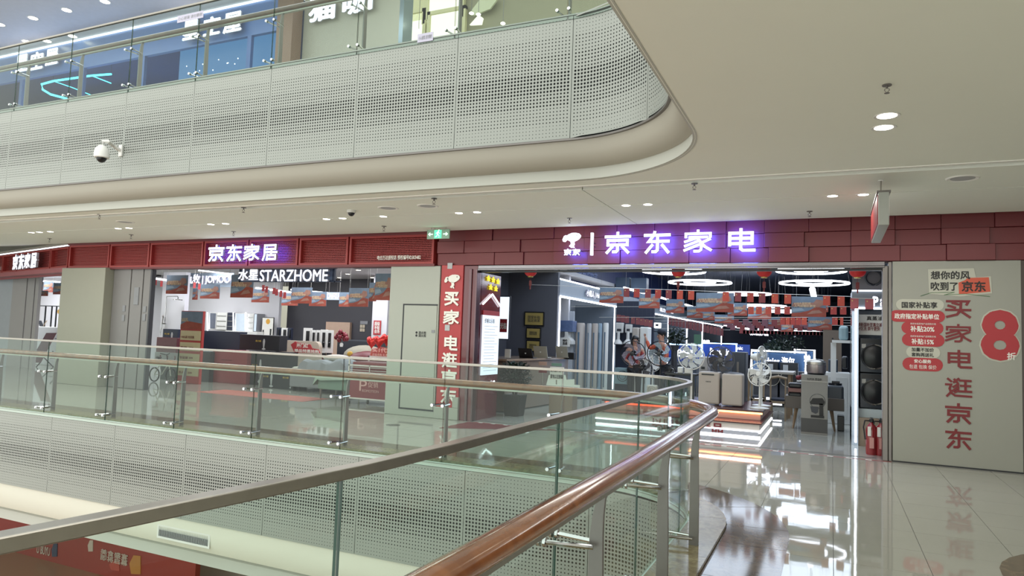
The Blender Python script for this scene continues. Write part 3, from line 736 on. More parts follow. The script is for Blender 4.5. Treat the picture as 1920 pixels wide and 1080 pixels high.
# ================================================================ RAILINGS
def railing(nm, label, c, r, zf, wood, posts_x, posts_y, glass_j, curve_n=2, near_end=-1.2, steel=STEEL, bend_near=False):
    t = thing(nm, label, 'railing', (c[0], c[1] + r, zf))
    P = path(c[0], c[1], r, -26.5, near_end, 18)
    # wooden handrail: flattened oval
    prof = [(.245 + .056*cos(a), zf + .975 + .043*sin(a)) for a in [2*pi*k/14 for k in range(14)]]
    PH = [(x - nx*.05, y - ny*.05, nx, ny) for x, y, nx, ny in P[:-1]] + [(c[0] + r - .03, 5., 1, 0), (c[0] + r, 3.6, 1, 0), P[-1]] if bend_near else P
    MB().sweep(PH, prof).build('handrail', wood, t, smooth=True)
    MB().sweep(PH, [(.225, zf + .915), (.265, zf + .915), (.265, zf + .937), (.225, zf + .937)]).build('handrail_track', steel, t)
    # glass capping (the near end of the glass line swings out over the void)
    def bx(y): return -.06 * (max(0, 1.8 - y) / .6) ** 1.2 if bend_near else 0.
    PG = P[:-1] + [(c[0] + r + bx(y), y, 1, 0) for y in [5, 3, 2, 1.6, 1.4, 1.2, 1.0, .8, .6, .4]] if bend_near else P
    MB().sweep(PG, [(-.026, zf + 1.205), (.02, zf + 1.205), (.02, zf + 1.235), (-.026, zf + 1.235)]).build('top_rail', steel, t, bev=.003)
    # glass panes
    def pane(pts, g=.006):
        mb = MB(); pr = [(-.008, zf - .045), (.002, zf - .045), (.002, zf + 1.205), (-.008, zf + 1.205)]
        mb.sweep(pts, pr); k = len(pts)
        mi = []
        for i in range(k-1):
            for j in range(4): mi.append(1 if j in (0, 2) else 0)
        mb.mi = mi + [1, 1]
        mb.build('glass_pane', [GLASS, GEDGE], t)
    xs = sorted([q for q in glass_j[0]]); xs = [-26.4] + xs
    for a, b in zip(xs[:-1], xs[1:]): pane([(a + .006, c[1] + r, 0, 1), (b - .006, c[1] + r, 0, 1)])
    # last straight far piece + corner pieces
    L = r * pi / 2; s0 = xs[-1] - c[0]; ys = sorted(glass_j[1], reverse=True)
    S = [s0] + [q * L for q in glass_j[2]] + [L + (c[1] - ys[0])]
    def cp(s_):
        if s_ < 0: return (c[0] + s_, c[1] + r, 0, 1)
        if s_ < L:
            a = pi/2 - s_/r; return (c[0] + r*cos(a), c[1] + r*sin(a), cos(a), sin(a))
        return (c[0] + r, c[1] - (s_ - L), 1, 0)
    for a, b in zip(S[:-1], S[1:]):
        n = 10; pane([cp(a + .006 + (b - a - .012) * i / n) for i in range(n + 1)])
    for a, b in zip(ys[:-1], ys[1:]):
        n = 8; pane([(c[0] + r + bx(y_), y_, 1, 0) for y_ in [a - .006 + (b - a + .012) * i / n for i in range(n + 1)]])
    # posts with glass clamps
    def post(x, y, nx, ny):
        tx, ty = -ny, nx
        def W3(o, z, s_): return (x + nx*o + tx*s_, y + ny*o + ty*s_, z)
        cen = [(.225, 0, .074), (.225, .35, .070), (.222, .60, .066), (.222, .74, .060), (.228, .83, .050), (.238, .89, .04), (.246, .93, .032)]
        mb = MB(); vs = []
        for o, z, w in cen:
            for a_, b_ in ((-w/2, -.011), (w/2, -.011), (w/2, .011), (-w/2, .011)): vs.append(W3(o + a_, zf + z, b_))
        fs = [(0, 1, 2, 3), tuple(range(4*len(cen)-1, 4*len(cen)-5, -1))]
        for i in range(len(cen)-1):
            for j in range(4): fs.append((i*4+j, (i+1)*4+j, (i+1)*4+(j+1) % 4, i*4+(j+1) % 4))
        mb._a(vs, fs); pp = mb.build('post', STEELD, t, bev=.002)
        for z in (.70, .09):
            m2 = MB()
            for s_ in (-.075, .075):
                m2.tube([W3(-.025, zf + z, s_), W3(-.012, zf + z, s_)], .021, 10)
                m2.tube([W3(.003, zf + z, s_), W3(.016, zf + z, s_)], .021, 10)
                m2.tube([W3(.016, zf + z, s_), W3(.22, zf + z, s_ * .55)], .011, 8)
            m2.build('glass_clamp', CHROME, pp, smooth=True)
    k5 = .045 if bend_near else 0.
    for x in posts_x: post(x, c[1] + r - k5, 0, 1)
    for q in glass_j[2]: px_, py_, nx_, ny_ = cp(q * L); post(px_ - nx_*k5, py_ - ny_*k5, nx_, ny_)
    for y in posts_y: post(c[0] + r - (k5*.8 if y > 5 else .01 if y > 4 else 0), y, 1, 0)
    return t
railing('glass_railing', 'glass railing with round brown wooden handrail round the void in front of viewer', LC, LR, 0., WOOD,
        [-13.75 + 1.555*k for k in range(-7, 8)], [5.62, 4.38, 3.0, 1.5],
        ([-13.69 + 1.555*k for k in range(-7, 8)], [6.02, 4.58, 3.08, 1.52, .4], [.52]), bend_near=True)
railing('glass_railing', 'upper level glass railing above the perforated panels', UC, UR, ZU, wood_mat('handrail_wood_upper', '#4f382e', '#6b4c3a', .3, .4, (4, 4, 4)),
        [-13.85 + 1.555*k for k in range(-7, 8)], [5.0, 3.4, 1.8],
        ([-13.79 + 1.555*k for k in range(-7, 8)], [5.0, 3.4, 1.8, .2], [.5]))
# notices taped to the upper glass
for k, (x0, y0, x1, y1) in enumerate(((333, 25, 381, 38), (783, 62, 812, 78))):
    a, b, z0, z1 = pb(x0, y0, x1, y1, UC[1] + UR - .012)
    o = MB().box(a, UC[1] + UR - .014, z0, b, UC[1] + UR - .0085, z1).build('paper_notice', mat('notice_paper', '#b9b6c8', .6, noise=.03)); 
    tag(o, ('pale paper notice taped to upper railing glass left of the white letters', 'small grey notice on upper railing glass before the bright windows')[k], 'notice')
    textf('小心玻璃 请勿攀爬', 'caption', GREY, o, (a + .02, UC[1] + UR - .0145, z0 + .03), (1, 0, 0), (0, 0, 1), b - a - .04, z1 - z0 - .06, .001)

# ================================================================ CEILING FIXTURES
def downlight(x, y, z, label, r=.055, group='recessed downlights in the gallery ceiling'):
    t = thing('downlight', label, 'light', (x, y, z), 0, group)
    MB().lathe([(r*1.02, -.001), (r*1.3, -.004), (r*1.32, .001), (r*1.02, .003)], (x, y, z), 18).build('trim_ring', WHITE, t, smooth=True)
    MB().cyl((x, y, z - .0015), r, .002, 18).build('lamp_disc', DOWN, t)
    return t
def dl(px, py, z, label, **k):
    v = atz(px, py, z); return downlight(v.x, v.y, z - .002, label, **k)
for i, (px, py) in enumerate([(605,409),(635,407.5),(712,404),(859,399),(892,397),(1172,384),(1213,382),(1561,366),(1619,364),(38,433),(58,433),(78,432),(212,427),(232,426),(392,420),(416,418)]):
    lb = ['left light of the pair above the hanging shop letters', 'right light of the pair above the hanging shop letters', 'single downlight left of the green exit sign', 'left light of the pair above the exit sign', 'right light of the pair above the exit sign',
          'left light of the pair above the large glowing letters', 'right light of the pair above the large glowing letters', 'downlight left of the hanging metal sign', 'downlight beside the rod of the hanging metal sign', 'leftmost of three downlights at far left',
          'middle of three downlights at far left', 'rightmost of three downlights at far left', 'left light of the pair above the beige column', 'right light of the pair above the beige column', 'left light of the pair above the home shop letters', 'right light of the pair above the home shop letters'][i]
    v = atz(px, py, 3.495); downlight(v.x, 9.575, 3.494, lb, r=.06)
dl(1663, 217, 3.495, 'farther of the two bright downlights in the large beige ceiling', r=.075); dl(1657, 239, 3.495, 'nearer the black slot of two bright downlights in large beige ceiling', r=.075)
for i, (px, py) in enumerate([(62,34),(125,19),(197,3),(50,78),(88,77),(112,85),(136,68),(0,46)]):
    v = atz(px, py, 8.95)
    if v.y > 8.5 and v.y < 11.4 : downlight(v.x, v.y, 8.948, ['first of the diagonal row of upper ceiling lights', 'second of the diagonal row of upper ceiling lights', 'third of the diagonal row of upper ceiling lights', 'upper ceiling light just over the sign fascia', 'second light over the sign fascia', 'third light over the sign fascia', 'fourth light over the sign fascia', 'light at the left frame edge of upper ceiling'][i], r=.1, group='downlights in the upper gallery ceiling')
def sprinkler(px, py, z, label, s=1.):
    v = atz(px, py, z); t = thing('sprinkler_head', label, 'sprinkler', (v.x, v.y, z), 0, 'ceiling sprinklers')
    MB().cyl((v.x, v.y, z - .008), .035*s, .008, 14).build('rosette', STEELD, t)
    m = MB().tube([(v.x, v.y, z), (v.x, v.y, z - .03*s)], .009*s, 6)
    m.tube([(v.x - .012*s, v.y, z - .03*s), (v.x - .018*s, v.y, z - .045*s), (v.x, v.y, z - .065*s), (v.x + .018*s, v.y, z - .045*s), (v.x + .012*s, v.y, z - .03*s)], .003*s, 5)
    m.build('frame', STEELD, t); MB().cyl((v.x, v.y, z - .07*s), .02*s, .003, 12).build('deflector', STEELD, t)
for px, py, z, l, s_ in ((1663, 162, 3.495, 'sprinkler in the large beige ceiling above the two bright lights', .9), (187, 405, 3.495, 'sprinkler under the black slot at left', 1.2), (457, 392, 3.495, 'sprinkler under the black slot above home shop letters', 1.2), (814, 375, 3.495, 'sprinkler under the black slot above the exit sign', 1.2),
        (1302, 347, 3.495, 'sprinkler under the black slot above the glowing letters', 1.1), (1518, 399, 3.495, 'sprinkler left of the hanging metal sign', 1.1), (93, 450, 3.495, 'sprinkler above the angled red fascia', 1.3), (246, 443, 3.495, 'sprinkler above the left red grille bays', 1.3), (438, 437, 3.495, 'sprinkler just above the home shop letters', 1.3),
        (720, 427, 3.495, 'sprinkler left of the green exit sign', 1.3), (1068, 412, 3.495, 'sprinkler above the emblem of the glowing sign', 1.2)): sprinkler(px, py - 3, z, l, s_)
for px, py, l in ((728, 390, 'flat round ceiling speaker right of the small dome camera'), (802, 386, 'flat round ceiling speaker near the exit sign'), (1805, 334, 'round ceiling speaker at the right of the gallery ceiling'), (235, 416, 'faint round ceiling speaker above the left grille')):
    v = atz(px, py, 3.495); t = thing('ceiling_speaker', l, 'speaker', (v.x, v.y, 3.495), 0, 'ceiling speakers')
    MB().lathe([(.12, -.004), (.15, -.012), (.165, -.002), (.165, 0), (.12, 0)], (v.x, v.y, 3.495), 24).build('rim', CEIL2, t, smooth=True)
    MB().cyl((v.x, v.y, 3.49), .12, .004, 24).build('grille_disc', LGREY, t)
# dome cameras
v = atz(659, 394, 3.495); t = thing('dome_camera', 'small ceiling dome camera with dark bubble over the gallery', 'camera', (v.x, v.y, 3.495))
MB().cyl((v.x, v.y, 3.45), .07, .045, 18).build('housing', WHITE, t, smooth=True); MB().ell((v.x, v.y, 3.45), .055, .055, .055).build('bubble', BLACK, t, smooth=True)
Yp = UC[1] + UR
v0 = at(226, 282, Yp - .02); v1 = at(192, 272, Yp - .42)
t = thing('dome_camera', 'large white dome security camera on wall arm before the perforated panels', 'camera', (v0.x, Yp, v0.z))
cx_, cy_, cz_ = v1.x, Yp - .42, v1.z
MB().box(v0.x - .04, Yp - .03, v0.z - .1, v0.x + .04, Yp - .002, v0.z + .09).build('wall_plate', WHITE, t, bev=.006)
MB().tube([(v0.x, Yp - .03, v0.z + .0), (v0.x - .01, Yp - .15, v0.z + .05), (cx_ + .05, cy_ + .05, cz_ + .07), (cx_, cy_, cz_ + .06), (cx_, cy_, cz_ - .02)], .03, 10).build('arm', WHITE, t, smooth=True)
MB().lathe([(0, 0), (.05, 0), (.095, -.05), (.112, -.12), (.112, -.19), (.1, -.2), (0, -.2)], (cx_, cy_, cz_ - .01), 24).build('hood', WHITE, t, smooth=True)
MB().ell((cx_, cy_, cz_ - .2), .08, .08, .085).build('bubble', BLACK, t, smooth=True)
# exit sign
t = thing('exit_sign', 'green glowing exit sign with running figure and arrows, hung from ceiling', 'sign', (-6.46, 10.8, 3.2))
z0, z1 = 3.285, 3.455; Ye = 10.8
MB().box(-6.70, Ye, z0, -6.235, Ye + .03, z1).build('panel', mat('exit_panel', '#8fae9b', .4, noise=.03), t, bev=.004)
EXG = glow('exit_green', '#58e6a4', 1.6); EXW = glow('exit_white', '#d8ffe8', 1.6)
MB().box(-6.545, Ye - .004, z0 + .012, -6.395, Ye, z1 - .012).build('door_symbol', EXG, t)
fx, fz = -6.47, 3.37
MB().tube([(fx + .012, Ye - .006, fz + .055), (fx - .005, Ye - .006, fz)], .012, 6).tube([(fx - .005, Ye - .006, fz), (fx + .03, Ye - .006, fz - .03), (fx + .025, Ye - .006, fz - .065)], .007, 5).tube([(fx - .005, Ye - .006, fz), (fx - .02, Ye - .006, fz - .04), (fx - .05, Ye - .006, fz - .05)], .007, 5).tube([(fx - .04, Ye - .006, fz + .01), (fx, Ye - .006, fz + .04), (fx + .045, Ye - .006, fz + .01)], .006, 5).ell((fx + .022, Ye - .008, fz + .07), .012, .006, .012).build('running_figure', EXW, t)
for sgn, cx0 in ((-1, -6.62), (1, -6.315)):
    MB().prism([(cx0 - .045*sgn, 3.362), (cx0 + .01*sgn, 3.362), (cx0 + .01*sgn, 3.335), (cx0 + .055*sgn, 3.37), (cx0 + .01*sgn, 3.405), (cx0 + .01*sgn, 3.378), (cx0 - .045*sgn, 3.378)], Ye - .005, Ye).build('arrow', EXW, t)
for xx in (-6.62, -6.55, -6.31): MB().tube([(xx, Ye + .015, z1), (xx, Ye + .015, 3.495)], .003, 5).build('hanger', STEELD, t)
# hanging direction sign seen end-on
t = thing('hanging_sign', 'grey metal box sign hung edge-on from the ceiling at right', 'sign', (.46, 9.0, 2.66))
MB().box(.455, 8.45, 2.93, .56, 9.9, 3.30).build('box_body', mat('sign_metal', '#a9aca6', .4, .2), t, bev=.008)
MB().box(.44, 8.44, 3.29, .575, 9.91, 3.31).build('top_cap', STEELD, t)
MB().box(.447, 8.5, 2.95, .455, 9.85, 3.27).build('face_panel', REDM, t)
MB().tube([(.5, 8.8, 3.31), (.5, 8.8, 3.495)], .008, 8).build('rod', STEEL, t); MB().cyl((.5, 8.8, 3.487), .03, .008, 12).build('rosette', WHITE, t)
MB().tube([(.5, 9.6, 3.31), (.5, 9.6, 3.495)], .008, 8).build('rod', STEEL, t)
# threshold tape on the floor in front of the entrance
tp = MB().box(-5.9, FY - .1, .0005, .78, FY - .04, .0015).build('floor_tape', mat('tape_red', '#8e4a48', .5)); tag(tp, 'red and white warning tape stuck along the entrance threshold', 'tape')
for k in range(26): MB().box(-5.8 + k*.25, FY - .095, .0015, -5.72 + k*.25, FY - .045, .0022).build('white_mark', WHITEP, tp)
struct(MB().box(-5.9, FY + .16, .0005, .6, FY + .19, .003).build('trim_27', DARKGAP))
fl_mat = MB().prismz([(-5.98, 10.3), (-4.2, 11.35), (-5.98, 11.35)], .001, .004).build('floor_sticker', mat('mat_maroon', '#6d3034', .3)); tag(fl_mat, 'dark red floor sticker left of the entrance in front of the counter', 'sticker')
# floor drain-like disc
v = atz(737, 797); o = MB().lathe([(0, 0), (.075, 0), (.075, .004), (0, .004)], (v.x, v.y, 0), 24).lathe([(.09, 0), (.12, 0), (.12, .004), (.09, .004)], (v.x, v.y, 0), 24).build('floor_hatch', STEELD); tag(o, 'round metal floor disc in front of the white cabinet', 'floor disc')

# ================================================================ HOME SHOP INTERIOR
HW = mat('shop_white', '#c9c8cc', .55, noise=.015); HD = mat('shop_dark_wall', '#3b3a40', .5, noise=.04)
struct(MB().box(-17.7, FY + .22, 3.25, -6.3, 22, 3.35).box(-26, 14.4, 3.25, -17.7, 22, 3.35).build('ceiling_home_shop', mat('shop_ceiling', '#c4c2c4', .7)))
def wallY(name, x0, x1, Y, m, z0=0, z1=3.25, d=.12): return struct(MB().box(x0, Y, z0, x1, Y + d, z1).build(name, m))
a, b, _, _ = pb(344, 500, 522, 700, 18.2); wallY('wall_home_back', -26, b, 18.2, HW)
wallY('wall_home_dark', b, -11.4, 18.6, HD); wallY('wall_home_right', -11.4, -6.4, 17.6, HW)
a2, b2, _, _ = pb(720, 570, 735, 640, 17.5); MB().box(a2, 17.55, 0, a2 + 1.2, 17.6, 2.5).build('door_4', BLACK)['kind'] = 'structure'
a2, b2, _, _ = pb(612, 610, 657, 645, 18.55)
struct(MB().box(a2, 18.5, 0, b2, 18.6, pb(612, 604, 657, 645, 18.55)[3]).build('trim_28', mat('warm_alcove', '#b59a86', .6)))
# shower display wall at left with bright panel
xs0, xs1, _, _ = pb(289, 520, 345, 640, 14.6)
struct(MB().box(-18.2, 14.6, 0, xs1, 14.75, 3.1).build('wall_shower', mat('shower_white', '#dcdce2', .35, noise=.01)))
def led_bar(p, q, r, label, m=LED, name='led_strip', hang=None):
    p = Vector(p); q = Vector(q)
    if hang is None:
        o = MB().tube([p, q], r, 6).build(name, m); tag(o, label, 'light strip', 'linear shop lights'); return o
    o = thing('tube_lamp', label, 'light strip', (p + q) / 2, 0, 'linear shop lights'); MB().tube([p, q], r, 6).build('tube', m, o)
    for u in (.08, .92): c = p.lerp(q, u); MB().tube([c, (c.x, c.y, hang)], .004, 4).build('cable', STEELD, o)
    return o
led_bar(at(289, 522, 14.2), at(318, 526, 14.2), .03, 'white light bar at the left top corner of the home shop', hang=3.25)
led_bar(at(480, 540, 15.5), at(545, 548, 15.5), .03, 'white light bar under the hanging shop letters', hang=3.25)
led_bar(at(372, 507, 13.2), at(436, 514, 13.8), .018, 'thin light line above the bathroom brand sign', hang=3.25)
led_bar(at(545, 543, 17), at(640, 551, 17.6), .02, 'thin light line behind the row of banners', hang=3.25)
# shower set
sx = at(309, 590, 14.5); t = thing('shower_set', 'chrome rain shower column on the white display wall', 'shower', (sx.x, 14.5, at(309, 632, 14.5).z))
zt = at(309, 556, 14.5).z; zb = at(309, 632, 14.5).z; hx = at(328, 562, 14.2).x
MB().tube([(sx.x, 14.52, zb), (sx.x, 14.52, zt - .04), (sx.x + .03, 14.5, zt), (hx - .02, 14.3, zt), (hx, 14.3, zt - .03), (hx, 14.3, zt - .09)], .012, 8).build('riser_pipe', CHROME, t, smooth=True)
MB().cyl((hx, 14.3, zt - .11), .13, .02, 20).build('rain_head', CHROME, t, smooth=True)
zh = at(307, 594, 14.5).z; MB().tube([(sx.x - .02, 14.45, zh - .22), (sx.x - .0, 14.45, zh - .02), (sx.x + .05, 14.4, zh + .03)], [.012, .014, .03], 8).build('hand_shower', STEELD, t, smooth=True)
zm = at(307, 607, 14.5).z; MB().tube([(sx.x - .07, 14.5, zm), (sx.x + .07, 14.5, zm)], .02, 10).build('mixer', CHROME, t)
MB().tube([(sx.x, 14.46, zm), (sx.x - .08, 14.44, zm - .2), (sx.x - .06, 14.44, zm - .35), (sx.x - .02, 14.45, zh - .22)], .007, 6).build('hose', CHROME, t, smooth=True)
# brand signs
t = thing('brand_sign', 'white glowing bathroom brand name hanging at the left of the home shop', 'sign', at(394, 536, 15))
ptext('九牧 | JOMOO', 'lettering', LETTER, t, 353, 514.5, 434, 535, 15, .05, .03)
a, b, z0, z1 = pb(352, 512, 436, 538, 15.06); MB().box(a, 15.06, z0, b, 15.1, z1).build('backing', mat('sign_silver', '#9fb0c0', .4), t)
t = thing('brand_sign', 'white glowing 水星STARZHOME letters on a hanging dark frame', 'sign', at(534, 528, 12.6))
ptext('水星', 'lettering', LETTER, t, 451, 505, 488, 526, 12.55, .05, .025); ptext('STARZHOME', 'lettering', LETTER, t, 491, 506, 618, 528, 12.55, .05, .012)
a, b, z0, z1 = pb(448, 503, 630, 529, 12.64); FRB = mat('frame_blue', '#2a3550', .4)
MB().box(a, 12.64, z0, b + .12, 12.68, z0 + .03).box(a, 12.64, z1 - .02, b, 12.68, z1).box(b - .09, 12.62, z0, b - .03, 12.68, z1).box(a, 12.64, z0, a + .05, 12.68, z1).build('frame', FRB, t)
MB().box(a, 12.66, z0 + .03, b - .1, 12.665, z1 - .02).build('backing', mat('sign_backing', '#7886a6', .3), t)
MB().tube([(a + .3, 12.66, z1), (a + .3, 12.66, 3.25)], .008, 6).tube([(b - .3, 12.66, z1), (b - .3, 12.66, 3.25)], .008, 6).build('hanger', FRB, t)
t = thing('brand_sign', 'small white glowing box sign reading De R U behind the banners', 'sign', at(625, 562, 16))
a, b, z0, z1 = pb(612, 548, 637, 562, 16); MB().box(a, 16, z0, b, 16.1, z1).build('box_body', glow('pale_lit_box', '#c8d4ea', 1.2), t); ptext('DeRU', 'lettering', LETTER, t, 615, 550, 636.5, 560, 15.99, .02, .02)
for xx in (a + .05, b - .05): MB().tube([(xx, 16.05, z1), (xx, 16.05, 3.25)], .006, 5).build('hanger', STEELD, t)
# shop downlights
ORD = 'first second third fourth fifth sixth seventh eighth ninth tenth eleventh twelfth thirteenth fourteenth fifteenth sixteenth seventeenth eighteenth nineteenth twentieth'.split()
for i, (px, py) in enumerate([(672,506.5),(652,514),(698,520.5),(636,520.5),(680,526),(663,531.5),(646,535.5),(634,540),(606,530.5),(595,535),(554,530.5),(548,534)]):
    v = atz(px, py, 3.25)
    downlight(v.x, max(v.y, FY + .4), 3.249, ORD[i] + ' nearest recessed light in the home shop ceiling right of the hanging letters', r=.065, group='home shop ceiling downlights')
# ---- hanging 618 banners
SKY = mat('banner_sky', '#6f7f90', .6, noise=.35, scale=6); BRED = mat('banner_red', '#944535', .6, noise=.35, scale=9); BCR = mat('banner_cream', '#cdb594', .6); BPK = mat('banner_peach', '#9c7263', .6, noise=.3, scale=9); BLB = mat('banner_lightblue', '#8c9dab', .6, noise=.2, scale=7); BDK = mat('banner_maroon', '#7c3a38', .6, noise=.3, scale=12)
def banner(px0, py0, px1, py1, Y, label, group, string_z=None):
    a, b, z0, z1 = pb(px0, py0, px1, py1, Y); w = b - a; h = z1 - z0
    t = thing('hanging_banner', label, 'banner', ((a+b)/2, Y, z0), 0, group)
    MB().box(a, Y, z0, b, Y + .006, z1).build('sheet', SKY, t)
    MB().prism([(a, z0), (b, z0), (b, z0 + .42*h), (a + .72*w, z0 + .5*h), (a + .5*w, z0 + .3*h), (a + .25*w, z0 + .2*h), (a, z0 + .17*h)], Y - .003, Y).build('printed_swoosh', BRED, t)
    MB().prism([(a, z0 + .50*h), (a + .6*w, z0 + .5*h), (a + .66*w, z0 + .7*h), (a + .05*w, z0 + .68*h)], Y - .004, Y - .001).build('printed_patch', BPK, t)
    MB().prism([(a + .03*w, z0 + .22*h), (a + .4*w, z0 + .3*h), (a + .3*w, z0 + .42*h), (a + .03*w, z0 + .4*h)], Y - .0045, Y - .001).build('printed_cloud', BLB, t)
    MB().prism([(a + .62*w, z0 + .5*h), (a + .78*w, z0 + .46*h), (a + .94*w, z0 + .6*h), (a + .9*w, z0 + .82*h), (a + .72*w, z0 + .86*h), (a + .64*w, z0 + .7*h)], Y - .0045, Y - .001).build('printed_cluster', BPK, t)
    MB().prism([(a + .45*w, z0 + .12*h), (a + .9*w, z0 + .2*h), (a + .8*w, z0 + .34*h), (a + .6*w, z0 + .3*h)], Y - .006, Y - .001).build('printed_ribbon', BPK, t)
    if px1 - px0 > 12: textf('618大促狂欢\n人气好物价更优', 'caption', BCR, t, (a + .08*w, Y - .004, z0 + .46*h), (1, 0, 0), (0, 0, 1), .62*w, .26*h, .002, .03)
    for xx in (a + .06*w, b - .06*w): MB().tube([(xx, Y, z1), (xx, Y, string_z or 4.3)], .0012, 4).build('hanging_string', WHITEP if string_z else DGREY, t)
    return t
HB = [(312,516,352,551,13.2,'leftmost 618 promotion banner in the home shop'), (361,541,371,562,15,'narrow end-on banner under the bathroom brand sign'), (376,533,412,560,14.2,'banner hanging below the bathroom brand sign'), (433,515,475,558,13.4,'banner at the left edge of the hanging white letters'),
      (472,542,505,567,15,'banner just under the first two hanging characters'), (528,548,559,573,16,'banner under the middle of the hanging letters'), (546,539,585,569,14.8,'taller banner under the letters HO'), (580,547,612,574,15.4,'banner left of the small De R U box sign'),
      (636,548,656,575,15.6,'banner right of the small De R U box sign'), (654,540,691,575,14.6,'third banner from the cream cabinet'), (692,530,706,565,14.2,'banner half hidden behind the largest banner'), (703,513,737,563,12.8,'largest banner hanging beside the cream cabinet')]
for q in HB: banner(*q[:5], q[5], 'banners in the home shop', 3.25)
FLAG = mat('flag_red', '#a83c32', .6, noise=.03)
FLN = ['']
def flag(v, w, h, label, group, m=FLAG, hang=None):
    t = thing('bunting_flag', label, 'flag', v, 0, group); FLN[0] = t.name
    if hang: MB().tube([(v.x, v.y + .002, v.z), (v.x, v.y + .002, hang)], .002, 4).build('hanging_string', WHITEP, t)
    MB().box(v.x - w/2, v.y, v.z - h, v.x + w/2, v.y + .004, v.z).build('cloth', m, t)
    if w < .15: MB().cyl((v.x - w*.25, v.y - .002, v.z - h*.25), w*.1, .002, 5, 'Y').build('star', GOLD, t)
    return t
for i, px in enumerate((292, 303, 365, 374, 494, 500, 514, 519, 527, 534)): flag(at(px, 524 + i*2.6, 14.4), .1, .17, ORD[i] + ' small red flag from the left between the home shop banners', 'red flags in the home shop', mat('flag_dull', '#b8464a', .6), 3.25)
# mirror cabinets
MIR = mat('mirror', '#aab4c4', .08, .9)
for i, (x0, y0, x1, y1, mm) in enumerate([(390, 586, 403, 617, MIR), (404, 586, 423, 618, WHITE), (424, 586, 437, 619, NAVY), (438, 587, 460, 622, MIR), (461, 588, 473, 622, WHITE), (474, 588, 480, 622, GREY)]):
    a, b, z0, z1 = pb(x0, y0, x1, y1, 17.8)
    t = thing('mirror_cabinet', ['grey mirror cabinet at left end of the bathroom display', 'white cabinet with towel rails in the bathroom display', 'navy cabinet in the bathroom display', 'wide mirror between two bright light bars', 'white open shelf right of the bright mirror', 'narrow grey cabinet at right end of the bathroom display'][i], 'cabinet', ((a+b)/2, 18, z0), 0, 'bathroom display cabinets')
    MB().box(a, 17.85, z0, b, 18.19, z1).build('body', WHITE if mm is MIR else mm, t, bev=.005)
    if mm is MIR or mm is GREY: MB().box(a + .02, 17.84, z0 + .02, b - .02, 17.85, z1 - .02).build('mirror', MIR, t)
    else:
        m = MB()
        for k in range(3): m.box(a + .03, 17.83, z0 + (z1-z0)*(.2 + .3*k), b - .03, 17.85, z0 + (z1-z0)*(.2 + .3*k) + .012)
        m.build('rail', CHROME, t)
for px in (389, 437.5, 460.5): led_bar(at(px, 586, 17.8), at(px, 620, 17.8), .022, ['white light bar left of the grey mirror cabinet', 'white light bar left of the wide mirror', 'white light bar right of the wide mirror'][(389, 437.5, 460.5).index(px)], LED)
a, b, z0, z1 = pb(422, 621, 482, 629, 17.6); o = MB().box(a, 17.6, z0, b, 18.1, z1).build('basin_counter', WHITE, None, bev=.01); tag(o, 'long white basin counter under the bathroom cabinets', 'counter')
# painting with flower
a, b, z0, z1 = pb(491, 595, 512, 631, 17.9); t = thing('flower_painting', 'framed picture of a yellow round flower over dark shapes', 'picture', ((a+b)/2, 17.9, z0))
MB().box(a, 17.9, z0, b, 17.94, z1).build('frame', BLACK, t); MB().box(a + .02, 17.89, z0 + .02, b - .0, 17.9, z1 - .02).build('canvas', WHITEP, t)
MB().cyl(((a+b)/2 + .02, 17.888, z1 - .14), .09, .004, 16, 'Y').build('printed_flower', mat('flower_yellow', '#d9a23a', .6), t)
MB().box(a + .05, 17.885, z0 + .04, a + .11, 17.889, z0 + .22).box(b - .12, 17.885, z0 + .04, b - .05, 17.889, z0 + .26).build('printed_shape', BLACK, t)
# smart locks panels
def lock_panel(x0, y0, x1, y1, Y, label, body, plate):
    a, b, z0, z1 = pb(x0, y0, x1, y1, Y); t = thing('lock_display_panel', label, 'lock display', ((a+b)/2, Y, z0), 0, 'upright smart lock display panels')
    MB().box(a, Y, z0, b, Y + .08, z1).build('panel', body, t, bev=.004)
    MB().box(a + .1*(b-a), Y + .02, 0, b - .1*(b-a), Y + .06, z0).build('stand', DGREY, t)
    w = b - a; MB().box(a + .45*w, Y - .03, z0 + .25*(z1-z0), a + .85*w, Y, z0 + .88*(z1-z0)).build('lock_plate', plate, t, bev=.004)
    MB().tube([(a + .8*w, Y - .06, z0 + .45*(z1-z0)), (a + 1.0*w, Y - .06, z0 + .45*(z1-z0))], .02, 6).build('handle', BLACK, t)
for i, q in enumerate([(568, 615, 582, 660), (583, 619, 591, 655), (592, 619, 599, 655), (600, 618, 611, 662), (611, 619, 622, 662)]):
    lock_panel(*q, 16.6 - .1*(i > 2), ['first white lock panel from the left, tallest', 'second white lock panel from the left', 'third white lock panel, narrow', 'fourth white lock panel with black handle', 'rightmost white lock panel by the dark bed'][i], WHITE, BLACK)
for i, q in enumerate([(518, 614, 525, 640), (527, 615, 538, 640), (539, 615, 546, 640)]): lock_panel(*q, 16.6, ['black lock panel left of the white-edged one', 'white-edged navy lock panel', 'narrow navy lock panel next to it'][i], NAVY if i != 1 else WHITE, BLACK)
